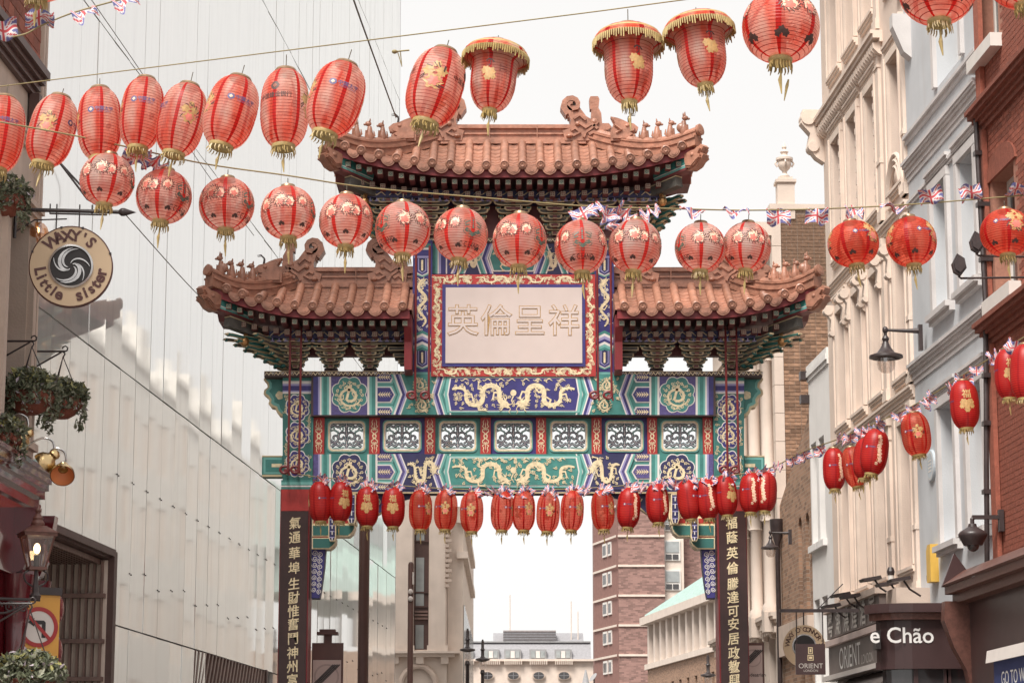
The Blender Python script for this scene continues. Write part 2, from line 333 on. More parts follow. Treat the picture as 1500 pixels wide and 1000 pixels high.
# ================================================================== THE GATE
GY = 36.0
G = Frame(Matrix.Translation((0, GY, 0)))
gate = thing('ceremonial_gate', 'tall ornate Chinese gate with red pillars, teal and blue beams and terracotta tiled roofs', 'gate', G.M)
def gx(px, py, off=0.): return G.at(px, py, off)[0]
def gz(py, off=0.): return G.at(752, py, off)[1]
PXM = gx(753, 600) - gx(752, 600)                    # metres per photo pixel on the gate
class Orn:
    """painted relief drawn on a plane of a frame, in photo pixels"""
    def __init__(s, frame, off, mb=None, sgn=-1): s.fr = frame; s.off = off; s.mb = mb or MB(); s.sg = sgn
    def c(s, p): return s.fr.at(p[0], p[1], s.off)
    def poly(s, pts, mat, layer=1):
        layer += random.uniform(0, .4); s.mb.mat(mat).prism([s.c(p) for p in pts], s.off + s.sg * layer * .004, s.off + s.sg * (layer - 1.5) * .004, back=False); return s
    def rect(s, x0, y0, x1, y1, mat, layer=1): return s.poly([(x0, y0), (x1, y0), (x1, y1), (x0, y1)], mat, layer)
    def rib(s, pts, w, mat, layer=1):
        layer += random.uniform(0, .4)
        ww = [q * PXM for q in w] if isinstance(w, (list, tuple)) else w * PXM
        s.mb.mat(mat).ribbon([s.c(p) for p in pts], ww, s.off + s.sg * layer * .004, s.off + s.sg * (layer - 1.5) * .004); return s
    def disc(s, cx, cy, rx, ry, mat, layer=1, lobes=0, n=40):
        pts = []
        for i in range(n):
            a = 2 * PI * i / n; k = 1 + (.075 * abs(math.sin(lobes * a / 2)) * 2 - .09 if lobes else 0)
            pts.append((cx + rx * k * math.cos(a), cy + ry * k * math.sin(a)))
        return s.poly(pts, mat, layer)
    def cloud(s, x, y, r, mat='gold', layer=3, flip=1):
        s.rib(spiral(x, y, r, 1.2, random.uniform(0, 6), flip, 10), r * .38, mat, layer)
        a = random.uniform(0, 6); s.rib([(x + r * math.cos(a), y + r * math.sin(a)), (x + 1.7 * r * math.cos(a + .5), y + 1.4 * r * math.sin(a + .5)), (x + 2.3 * r * math.cos(a + .2), y + 1.5 * r * math.sin(a + .4))], [r * .5, r * .35, .3], mat, layer); return s
    def beast(s, path, wmax, mat='gold', layer=3, legs=(.3, .5, .7), leg=1.):
        n = len(path) - 1
        w = [wmax * (.22 + .78 * math.sin(PI * min(1, .06 + .62 * i / n)) ** .8) for i in range(n + 1)]
        s.rib(path, w, mat, layer)
        for i in range(2, n - 1, 2):
            a, b = path[i - 1], path[i + 1]; d = Vector((b[0] - a[0], b[1] - a[1]))
            if d.length < 1e-6: continue
            d.normalize(); q = Vector((d.y, -d.x)); p = Vector(path[i]); k = w[i] * .5
            s.rib([p + q * k * .8, p + q * (k + wmax * .32) - d * wmax * .3], [wmax * .32, .25], mat, layer)
        for j, t in enumerate(legs):
            i = int(t * n); a, b = path[i - 1], path[i + 1]; d = Vector((b[0] - a[0], b[1] - a[1])).normalized()
            q = Vector((-d.y, d.x)) * (1 if j % 2 else -1); p = Vector(path[i]); k = wmax * 1.5 * leg
            e = p + q * k + d * k * .7; s.rib([p, p + q * k * .75 - d * k * .1, e], [wmax * .6, wmax * .42, wmax * .3], mat, layer)
            for g in (-.7, 0, .7): s.rib([e, e + (d * math.cos(g) + q * math.sin(g)) * wmax * .75], [wmax * .26, .2], mat, layer)
        # head, horns, mane, whiskers
        a, b = path[-3], path[-1]; d = Vector((b[0] - a[0], b[1] - a[1])).normalized(); q = Vector((-d.y, d.x)); p = Vector(b); h = wmax * 1.15
        L = lambda u, v: p + d * u * h + q * v * h
        s.poly([L(-.5, .5), L(-.1, .75), L(.35, .55), L(.75, .62), L(1.15, .3), L(.75, .12), L(1.05, -.2), L(.6, -.35), L(.2, -.6), L(-.3, -.55)], mat, layer)
        s.mb.mat('wood_dark'); s.poly([L(.22, .2), L(.32, .28), L(.36, .19)], 'wood_dark', layer + 1)
        for v, u in ((.9, -1.1), (.55, -1.5), (-.6, -1.4), (-1., -1.), (1.3, -.5), (-1.4, -.3)):
            s.rib([L(-.1, v * .5), L(u * .5, v), L(u, v * 1.25)], [wmax * .3, wmax * .2, .2], mat, layer)
        for v in (1, -1): s.rib([L(.9, .2 * v), L(1.3, .55 * v), L(1.2, 1.1 * v), L(1.6, 1.4 * v)], [wmax * .16, wmax * .16, wmax * .14, .2], mat, layer)
        return s
    def dragon(s, cx, cy, Ln, H, flip=1, mat='gold', layer=3, waves=1.9, wk=.125):
        n = 48
        path = [(cx + flip * ((i / n - .5) * Ln * .92 - .05 * Ln * math.sin(2 * (2 * PI * waves * i / n + 1.0))), cy - H * .27 * math.sin(2 * PI * waves * i / n + 1.0) * (1 - .15 * math.cos(5 * i / n))) for i in range(n + 1)]
        return s.beast(path, H * wk, mat, layer, (.22, .42, .62, .84))
    def coil(s, cx, cy, r, mat='gold', layer=3):
        n = 34; path = []
        for i in range(n + 1):
            t = i / n; a = R(20) + t * R(470); k = r * (.72 - .44 * t); path.append((cx + k * math.cos(a) * 1.02, cy + r * .08 + k * math.sin(a) * .9))
        path += [(cx - r * .05, cy - r * .25), (cx + r * .02, cy - r * .5)]
        s.beast(path, r * .17, mat, layer, (.15, .3, .45, .6, .75), .9)
        for i in range(16): a = i * 2 * PI / 16; s.cloud(cx + r * .80 * math.cos(a), cy + r * .80 * math.sin(a), r * .11, mat, layer)
        return s
    def build(s, name, parent): return s.mb.build(name, parent)
def mir(pts): return [(1504 - p[0], p[1]) for p in pts]

# ---- pillars
pil = []
LEFT = '氣通華埠生財惟奮鬥神州富'; RIGHT = '福蔭英倫騰達可安居政教興'
CY = [767, 788, 811, 833, 856, 876, 896, 915, 936, 957, 977, 997]
for sd_, chars in ((0, LEFT), (1, RIGHT)):
    X = (lambda p: gx(p, 720, -.3)) if sd_ == 0 else (lambda p: gx(1504 - p, 720, -.3))
    b = MB().mat('red_dark').box(X(411), X(454), -.30, .30, 0, gz(716, -.3))
    pr = b.build('pillar', gate); pil.append(pr)
    MB().mat('stone').box(X(400), X(465), -.42, .42, 0, .55).build('pillar_base', pr)
    MB().mat('red').box(X(412.5), X(452.5), -.312, -.30, gz(748, -.3), gz(717, -.3)).build('red_panel', pr)
    MB().mat('board').box(X(412.5), X(452), -.335, -.30, .7, gz(748.5, -.3)).build('inscription_board', pr)
    xc = gx(430.5, 860, -.335) if sd_ == 0 else gx(1504 - 430.5, 860, -.335)
    for ch, y in zip(chars, CY):
        z0 = gz(y, -.335); m = MB().mat('gold_line')
        for (bo, yy, mt) in ((.020, -.3385, 'gold_line'), (.004, -.3435, 'gold')):
            m.mat(mt); k = random.uniform(-.04, .04)
            text_on(m, ch, .188, lambda x, yv: (xc + (x * math.cos(k) - yv * math.sin(k) + .16 * yv * 0) * .93, yy, z0 + yv * 1.0 + x * .12), bo)
        m.build('gold_character', pr)
    # decorated head of the pillar
    h0, h1 = gz(716, -.3), gz(545, -.3)
    MB().mat('teal').box(X(414), X(457), -.27, .27, h0, h1).build('pillar_head', pr)
    o = Orn(G, -.27); q = (lambda pts: pts) if sd_ == 0 else mir
    def rc(x0, y0, x1, y1, mt, ly=1): o.poly(q([(x0, y0), (x1, y0), (x1, y1), (x0, y1)]), mt, ly)
    rc(412, 703, 458, 717, 'teal', 5); rc(412, 706, 458, 710, 'teal_light', 6); rc(412, 711, 458, 713, 'ornament_white', 6)
    rc(414, 553, 457, 575, 'teal', 1)
    for y0, y1, mt in ((553, 558, 'teal'), (558, 562, 'ornament_white'), (562, 565, 'lilac'), (565, 572, 'blue'), (572, 574, 'lilac'), (574, 576.5, 'ornament_white')): rc(414, y0, 457, y1, mt, 2)
    rc(414, 576.5, 457, 703, 'teal_dark', 1)
    for cyy in (597, 637, 679):
        xx = 436 if sd_ == 0 else 1504 - 436
        o.disc(xx, cyy, 17.5, 19.5, 'ornament_white', 2, 8); o.disc(xx, cyy, 16, 18, 'blue', 3, 8); o.coil(xx, cyy, 16, 'gold', 4)
    for k in range(26):
        xx = random.choice((418, 419.5, 453, 454)); o.cloud(xx if sd_ == 0 else 1504 - xx, 580 + k * 4.7, 2.3, 'gold_line', 2)
    o.build('painted_panel', pr)
    # teal scalloped wing and box end beyond the pillar
    o = Orn(G, -.12)
    sc = [(415, 551), (388, 551), (386, 556), (391, 561), (392, 567), (387, 571), (386, 577), (391, 581), (395, 586), (393, 591), (397, 596), (403, 597), (405, 603), (409, 608), (415, 610)]
    m = MB().mat('gold_line').prism([G.at(*(p if sd_ == 0 else (1504 - p[0], p[1])), -.12) for p in sc], -.12, .12)
    wg = m.build('scalloped_wing', gate)
    o.poly(q([(415, 553), (391, 553), (389.5, 556), (394, 560), (395, 567), (390, 572), (389.5, 576), (394, 579), (398, 585), (397, 590), (400, 593), (406, 595), (408, 601), (412, 605), (415, 606)]), 'teal_light', 1)
    o.poly(q([(415, 556), (395, 556), (398, 561), (398, 568), (394, 573), (398, 577), (402, 584), (402, 589), (409, 592), (411, 599), (415, 602)]), 'teal', 2)
    o.disc(410 if sd_ == 0 else 1094, 579, 6, 6, 'gold', 3, 5); o.build('painted_face', wg)
    m = MB().mat('teal'); a, b2 = G.at(384, 667, -.12), G.at(414, 698, -.12)
    if sd_: a, b2 = G.at(1120, 667, -.12), G.at(1090, 698, -.12)
    m.box(a[0], b2[0], -.12, .12, b2[1], a[1]); bx = m.build('beam_end_box', gate)
    o = Orn(G, -.12); rc2 = lambda x0, y0, x1, y1, mt, ly: o.poly(q([(x0, y0), (x1, y0), (x1, y1), (x0, y1)]), mt, ly)
    rc2(384, 667, 413, 669, 'gold_line', 2); rc2(384, 695, 413, 698, 'gold_line', 2); rc2(386, 670, 413, 694, 'teal_light', 2); rc2(389, 673, 413, 691, 'teal', 3); rc2(398, 679, 413, 684, 'gold', 4)
    o.build('painted_face', bx)

# ---- beams
def vbands(o, xs, y0, y1, layer=2):
    for (x0, x1, mt) in xs:
        o.rect(x0, y0, x1, y1, mt, layer); o.poly(mir([(x0, y0), (x1, y0), (x1, y1), (x0, y1)])[::-1], mt, layer)
def chev(o, x, tip, ws, y0, y1, layer=2):            # zig-zag bands, mirrored
    ym = (y0 + y1) / 2
    for wd, mt in ws:
        pts = [(x, y0), (x + wd, y0), (x + wd + tip, ym), (x + wd, y1), (x, y1), (x + tip, ym)]
        o.poly(pts, mt, layer); o.poly(mir(pts)[::-1], mt, layer); x += wd
def both(o, pts, mt, layer): o.poly(pts, mt, layer); o.poly(mir(pts)[::-1], mt, layer)
def arrow(o, x0, x1, y0, y1, mt, layer):
    ym = (y0 + y1) / 2; k = (y1 - y0) / 2 * .8
    both(o, [(x0, y0), (x1 - k, y0), (x1, ym), (x1 - k, y1), (x0, y1)], mt, layer)
def paint_beam(beam, y0, y1, off, A, B, ctr):
    o = Orn(G, off); ym = (y0 + y1) / 2; H = y1 - y0
    vbands(o, [(459, 466, A), (466, 468.5, 'lilac'), (468.5, 471, 'ornament_white'), (471, 473.5, 'teal_light'), (473.5, 479, B), (479, 482, 'teal_light'), (482, 485, 'ornament_white'), (485, 538, 'violet' if A == 'blue' else 'teal'), (538, 541, 'ornament_white'), (541, 544.5, 'teal_light'), (544.5, 550, B), (550, 553, 'ornament_white')], y0, y1, 1)
    for cx in (512, 992):
        o.disc(cx, ym, 26, 26.5, 'ornament_white', 2, 8); o.disc(cx, ym, 24.6, 25, 'teal' if A == 'blue' else 'navy', 3, 8); o.coil(cx, ym + 1, 23, 'gold', 4)
    # tongue bands left of the zig-zag
    both(o, [(553, y0), (600, y0), (600, y1), (553, y1)], B, 1)
    for k, (f0, f1) in enumerate(((-.14, .14), (.36, .64), (.86, 1.14))):
        a, b = max(y0, y0 + f0 * H), min(y1, y0 + f1 * H)
        for g, mt in ((5.5, 'teal_light'), (3.6, 'ornament_white'), (1.8, A)):
            aa, bb = max(y0, a - g), min(y1, b + g); tip = 575 + g * 1.1; k2 = 6
            if f0 < 0: pts = [(553, aa), (tip, aa), (tip - k2, bb), (553, bb)]
            elif f1 > 1: pts = [(553, aa), (tip - k2, aa), (tip, bb), (553, bb)]
            else: pts = [(553, aa), (tip - k2, aa), (tip, (aa + bb) / 2), (tip - k2, bb), (553, bb)]
            both(o, pts, mt, 6 - int(g))
        yc = (a + b) / 2
        for s_ in (0, 1):
            for j in range(5):
                x = 555 + j * 3.4
                for dy in (-1, 1):
                    ye = yc + dy * 3.6
                    if y0 < ye < y1: o.rib([((1504 - x) if s_ else x, yc), ((1504 - x - 3) if s_ else x + 3, ye)], [1.5, .5], 'gold', 6)
            if y0 + 1 < yc < y1 - 1: o.rib([(1504 - 554 if s_ else 554, yc), (1504 - 574 if s_ else 574, yc)], [1.4, .5], 'gold', 6)
    # zig-zag, dragon patch, zig-zag, centre
    z1 = [(3, 'teal_light'), (3, 'ornament_white'), (4, A), (2.5, 'lilac'), (2, 'ornament_white')]
    chev(o, 573, 10.5, z1, y0, y1, 7)
    both(o, [(587.5, y0), (640, y0), (634, ym), (640, y1), (587.5, y1), (598, ym)], B if A == 'blue' else 'navy', 6)
    for cx, fl in ((617, 1), (887, -1)):
        if A == 'blue':
            o.coil(cx - 2 * fl, ym - 14, 12, 'gold', 9); o.coil(cx + 2 * fl, ym + 15, 12, 'gold', 9)
        else: o.dragon(cx, ym, 40, H * .95, fl, 'gold', 9, 1.3, .10)
        for j in range(26): o.cloud(cx + random.uniform(-20, 20), ym + random.uniform(-.42, .42) * H, 2.2, 'gold', 9)
    z2 = [(2, 'ornament_white'), (3, 'lilac'), (4, A), (2, 'ornament_white'), (3, 'teal_light'), (4, B), (2, 'ornament_white')]
    chev(o, 641, -9, z2, y0, y1, 7)
    # long centre cartouche
    def hexa(g): return [(655 + g, ym), (650 + g + 9, y0 + 5 + g * .55), (1504 - 659 - g, y0 + 5 + g * .55), (1504 - 655 - g, ym), (1504 - 659 - g, y1 - 5 - g * .55), (659 + g, y1 - 5 - g * .55)]
    o.rect(652, y0, 852, y1, B, 5)
    for g, mt, ly in ((-4, 'teal_light', 8), (0, 'ornament_white', 9), (2, ctr, 10)): o.poly(hexa(g), mt, ly)
    o.dragon(704, ym + 2, 82, H * .82, 1, 'gold', 12, 1.55, .14); o.dragon(800, ym + 2, 82, H * .82, -1, 'gold', 12, 1.55, .14)
    o.disc(752, ym - 2, 4.4, 4.6, 'gold', 12); o.rib([(752, ym + 3), (749, ym + 9), (753, ym + 16)], [2, 1.4, .5], 'gold', 12)
    for j in range(90):
        x = random.uniform(664, 840); y = ym + random.uniform(-.36, .36) * H; o.cloud(x, y, 2.3, 'gold', 12, random.choice((-1, 1)))
    for j in range(9):
        x = 672 + j * 18 + random.uniform(-3, 3); o.rib([(x + k * 2.2, ym - .36 * H + 1.6 * math.sin(k * 1.3)) for k in range(7)], [.4, 1.1, 1.3, 1.3, 1.3, 1.1, .4], 'gold', 12)
    return o.build('painted_face', beam)
x0, x1 = gx(457, 578, -.2), gx(1047, 578, -.2)
ub = MB().mat('wood_dark').box(x0, x1, -.36, .3, gz(609, -.36), gz(548, -.36)).build('upper_beam', gate)
paint_beam(ub, 548.5, 607.5, -.36, 'blue', 'teal', 'blue')
lb = MB().mat('wood_dark').box(x0, x1, -.24, .24, gz(720, -.24), gz(665, -.24)).build('lower_beam', gate)
paint_beam(lb, 665, 717, -.24, 'violet', 'teal', 'teal')
o = Orn(G, -.24); o.rect(459, 717, 1045, 720, 'navy', 3); o.rect(459, 720, 1045, 722.2, 'gold_line', 2); o.build('edge_moulding', lb)
# dark gilded cornice strips on the beam and over the plaque
def cornice(xa, xb, ya, yb, off):
    a, b = G.at(xa, ya, off), G.at(xb, yb, off); m = MB().mat('wood_dark').box(a[0], b[0], off, .3, b[1], a[1]); cb = m.build('gilded_cornice', gate)
    o = Orn(G, off); n = int((xb - xa) / 13); h = yb - ya
    for k in range(n):
        x = xa + (k + .5) * (xb - xa) / n; ym = (ya + yb) / 2
        o.rib([(x - 6, ym + h * .25), (x - 3, ym - h * .25), (x, ym + h * .2), (x + 3, ym - h * .28), (x + 6, ym + h * .2)], [.6, 1.9, 1.6, 1.9, .6], 'gold', 1)
        o.rib([(x + 5, ym - h * .3), (x + 6.5, ym), (x + 8, ym - h * .3)], 1., 'ornament_white', 1)
    o.rect(xa, ya, xb, ya + .8, 'gold_line', 1); o.build('gilt_pattern', cb)
cornice(387, 605, 543.5, 551.5, -.37); cornice(899, 1117, 543.5, 551.5, -.37); cornice(604, 900, 349, 355.5, -.2)

# ---- pierced panels and red posts between the beams
for i in range(8):
    x = 467 + 81.4 * i; a, b = G.at(x - 7.5, 611, -.2), G.at(x + 7.5, 666, -.2)
    ps = MB().mat('red').box(a[0], b[0], -.2, .15, b[1], a[1]).build('red_post', gate)
    o = Orn(G, -.2)
    o.disc(x, 638.5, 3.2, 4, 'gold', 1); o.disc(x, 638.5, 1.5, 2, 'red', 2)
    for s_ in (-1, 1):
        for f in (-1, 1):
            o.rib([(x + f * 1, 638.5 + s_ * 4), (x + f * 4.5, 638.5 + s_ * 7), (x + f * 4, 638.5 + s_ * 10), (x + f * 1.4, 638.5 + s_ * 10.5), (x + f * 2, 638.5 + s_ * 8.4)], 1.25, 'gold', 1)
            o.rib([(x + f * 1.2, 638.5 + s_ * 11.5), (x + f * 4.6, 638.5 + s_ * 14), (x + f * 2.6, 638.5 + s_ * 17), (x + f * 3.6, 638.5 + s_ * 21), (x + f * 1.8, 638.5 + s_ * 24.5)], [1.2, 1.3, 1.2, 1, .4], 'gold', 1)
        o.rib([(x, 638.5 + s_ * 9), (x, 638.5 + s_ * 20)], [1.4, .5], 'gold', 1)
    o.build('gilt_scroll', ps)
def rrect(cx, cy, w, h, r, n=5):
    pts = []
    for (sx, sy, a0) in ((1, 1, 0), (-1, 1, 90), (-1, -1, 180), (1, -1, 270)):
        for k in range(n + 1):
            a = R(a0 + 90 * k / n); pts.append((cx + sx * (w - r) + r * math.cos(a), cy + sy * (h - r) + r * math.sin(a)))
    return pts
for i in range(7):
    cx = 507.7 + 81.4 * i; m = MB(); c_ = 'teal' if i % 2 == 0 else 'blue'
    fr = MB()
    def ring(mb, outer, inner, y0, y1, mt):
        mb.mat(mt); A = [G.at(*p, y0) for p in outer]; B = [G.at(*p, y0) for p in inner]; n = len(A)
        for yy, fl in ((y0, 0), (y1, 1)):
            vs = [(p[0], yy, p[1]) for p in A] + [(p[0], yy, p[1]) for p in B]
            mb.add(vs, [(k, (k + 1) % n, (k + 1) % n + n, k + n)[::(-1 if fl else 1)] for k in range(n)])
        mb.add([(p[0], y, p[1]) for y in (y0, y1) for p in B], [(k, (k + 1) % n, (k + 1) % n + n, k + n) for k in range(n)])
        mb.add([(p[0], y, p[1]) for y in (y0, y1) for p in A], [(k, k + n, (k + 1) % n + n, (k + 1) % n) for k in range(n)])
    out = rrect(cx, 638.5, 33.4, 27.2, .5); ring(fr, out, rrect(cx, 638.5, 27, 22, 6), -.14, .1, c_)
    ring(fr, rrect(cx, 638.5, 28.5, 23.5, 7), rrect(cx, 638.5, 26.5, 21.5, 6.5), -.155, .05, 'teal_light')
    ring(fr, rrect(cx, 638.5, 27, 22, 6.8), rrect(cx, 638.5, 25, 20, 6), -.16, .04, 'gold'); ring(fr, rrect(cx, 638.5, 25.6, 20.6, 6), rrect(cx, 638.5, 24, 19, 5.5), -.15, .04, 'ornament_white')
    fp = fr.build('pierced_panel', gate)
    o = Orn(G, -.11)
    def fret(pts, w):
        for f in (1, -1):
            pp = [(cx + f * x, 638.5 + y) for x, y in pts]
            o.rib(pp, w, 'teal_dark', 2); o.rib(pp, w * .55, 'navy' if w > 3 else 'teal_light', 4); o.rib(pp, w * .16, 'ornament_white', 5)
    fret(spiral(7, 1, 7.5, 1.0, R(200)), 3.6); fret(spiral(17, 3, 6.6, 1.2, R(20)), 3.4); fret([(0, -14), (6, -16), (13, -13), (19, -16), (24, -13)], 4.2)
    fret([(0, 14), (5, 11), (10, 15), (16, 12), (22, 16)], 4.4); fret([(0, -18), (1, -10), (0, -3), (2, 4), (0, 10), (1, 18)], 3.4); fret([(24, -7), (19, -9), (13, -6), (12, 0)], 3)
    fret(spiral(8, -11, 4, 1, R(90)), 2.6); fret(spiral(20, -11, 3.5, 1, R(0)), 2.4); fret([(24, 9), (18, 11), (13, 8), (9, 11)], 3.4); fret([(3, 17), (9, 17.5), (15, 18), (22, 18)], 2.4)
    o.build('carved_fretwork', fp)

# ---- name plaque, its frame and the short posts at its sides
def slab(name, xa, ya, xb, yb, y0, y1, mt, parent):
    a, b = G.at(xa, ya, y0), G.at(xb, yb, y0); return MB().mat(mt).box(a[0], b[0], y0, y1, b[1], a[1]).build(name, parent)
pf = slab('plaque_frame', 632.5, 402, 873, 551, -.42, .15, 'red', gate)
o = Orn(G, -.42)
for (x0_, y0_, x1_, y1_) in ((636, 403.5, 869, 415.5), (636, 537.5, 869, 549.5)):
    for k in range(4): o.dragon(x0_ + 29 + k * 58, (y0_ + y1_) / 2, 52, 13.5, 1 if k < 2 else -1, 'gold', 2, 1.5, .2)
    for k in range(110): o.cloud(random.uniform(x0_, x1_), random.uniform(y0_ + 1, y1_ - 1), 2., 'gold', 1)
for xx in (640.5, 864.5):
    for k in range(3):
        cyy = 440 + k * 37; n = 24
        o.beast([(xx + 3.2 * math.sin(2 * PI * 1.5 * j / n), cyy + 16 - 32 * j / n) for j in range(n + 1)], 2.8, 'gold', 2, (.25, .5, .75))
    for k in range(60): o.cloud(xx + random.uniform(-5, 5), random.uniform(416, 537), 2., 'gold', 1)
o.build('gilt_dragons', pf)
slab('blue_border', 648, 416.5, 857.5, 536.5, -.445, -.40, 'blue', pf); 
pq = slab('name_plaque', 653, 421, 853, 531.5, -.455, -.41, 'plaque', pf)
for ch, px in zip('英倫呈祥', (678, 727, 776, 826)):
    xc, zc = G.at(px, 472.5, -.455); m = MB()
    m.mat('print_gold'); text_on(m, ch, .50, lambda x, y: (xc + x * .97, -.459, zc + y), .018)
    m.mat('plaque'); text_on(m, ch, .50, lambda x, y: (xc + x * .97, -.464, zc + y), -.003)
    m.build('plaque_character', pf)
for sd_ in (0, 1):
    q = (lambda x: x) if sd_ == 0 else (lambda x: 1504 - x); mp_ = (lambda pts: pts) if sd_ == 0 else (lambda pts: mir(pts)[::-1])
    a, b = G.at(q(605), 352, -.3), G.at(q(632), 583, -.3)
    sp = MB().mat('blue').box(a[0], b[0], -.3, .2, b[1], a[1]).build('plaque_post', gate)
    o = Orn(G, -.3); rr = lambda xa, ya, xb, yb, mt, ly: o.poly(mp_([(xa, ya), (xb, ya), (xb, yb), (xa, yb)]), mt, ly)
    for ya, yb, mt in ((357, 363, 'teal'), (363, 366, 'ornament_white'), (366, 375, 'blue'), (375, 378, 'lilac')): rr(606, ya, 631, yb, mt, 2)
    def tongue(y0, y1):
        for g, mt, ly in ((6, 'teal_light', 2), (4.5, 'ornament_white', 3), (3, 'blue', 4), (1, 'lilac', 5), (-.5, 'navy', 6)):
            o.poly(mp_([(618.5 - 5 - g * .9, y0), (618.5 + 5 + g * .9, y0), (618.5 + 5 + g * .9, y1 + g - 4), (618.5, y1 + g), (618.5 - 5 - g * .9, y1 + g - 4)]), mt, ly)
        for k in range(5): o.disc(q(618.5), y0 + 4 + k * (y1 - y0 - 6) / 5, 1.7, 2, 'gold', 7, 0, 8)
    tongue(379, 400)
    n = 30; o.beast([(q(618.5) + 5.2 * math.sin(2 * PI * 2 * j / n), 478 - 66 * j / n) for j in range(n + 1)], 4.6, 'gold', 2, (.2, .4, .6, .8))
    for k in range(26): o.cloud(q(618.5) + random.uniform(-10, 10), random.uniform(412, 486), 2, 'ornament_white', 1)
    for k, mt in enumerate(('teal', 'ornament_white', 'lilac', 'blue', 'ornament_white', 'teal_light', 'teal')):
        y = 487 + k * 4.; o.poly(mp_([(606, y + 3), (618.5, y - 3), (631, y + 3), (631, y + 7.2), (618.5, y + 1.2), (606, y + 7.2)]), mt, 2)
    tongue(514, 535); rr(606, 545, 631, 549, 'teal_light', 2); rr(606, 549, 631, 583, 'teal', 2); rr(606, 553, 631, 556, 'ornament_white', 3)
    o.build('painted_face', sp)
tb = slab('top_panel', 632, 355, 873, 402, -.16, .15, 'blue', gate)
o = Orn(G, -.16); y0, y1 = 355.5, 401
vbands(o, [(632, 638, 'teal'), (638, 641, 'teal_light'), (641, 643, 'ornament_white'), (643, 646, 'lilac'), (646, 653, 'blue'), (653, 655, 'ornament_white')], y0, y1, 1)
both(o, [(655, y0), (690, y0), (690, y1), (655, y1)], 'blue', 1)
chev(o, 660, 9, [(3, 'ornament_white'), (3, 'lilac'), (5, 'blue'), (2, 'ornament_white'), (4, 'teal'), (2, 'teal_light'), (2, 'ornament_white')], y0, y1, 2)
both(o, [(681, y0), (706, y0), (698, 378), (706, y1), (681, y1), (690, 378)], 'navy', 1)
chev(o, 703, -8, [(2, 'ornament_white'), (4, 'teal'), (3, 'teal_light'), (2, 'ornament_white'), (4, 'blue'), (3, 'lilac'), (2, 'ornament_white')], y0, y1, 2)
o.poly([(716, 378), (722, 358), (782, 358), (788, 378), (782, 398), (722, 398)], 'ornament_white', 3); o.poly([(718, 378), (723.5, 360), (780.5, 360), (786, 378), (780.5, 396), (723.5, 396)], 'teal', 4)
o.dragon(742, 379, 40, 32, 1, 'gold', 5, 1.2, .15); o.dragon(768, 380, 26, 26, -1, 'gold', 5, 1.2, .15); o.dragon(692, 380, 16, 34, 1, 'gold', 3, 1, .13); o.dragon(812, 380, 16, 34, -1, 'gold', 3, 1, .13)
o.build('painted_face', tb)

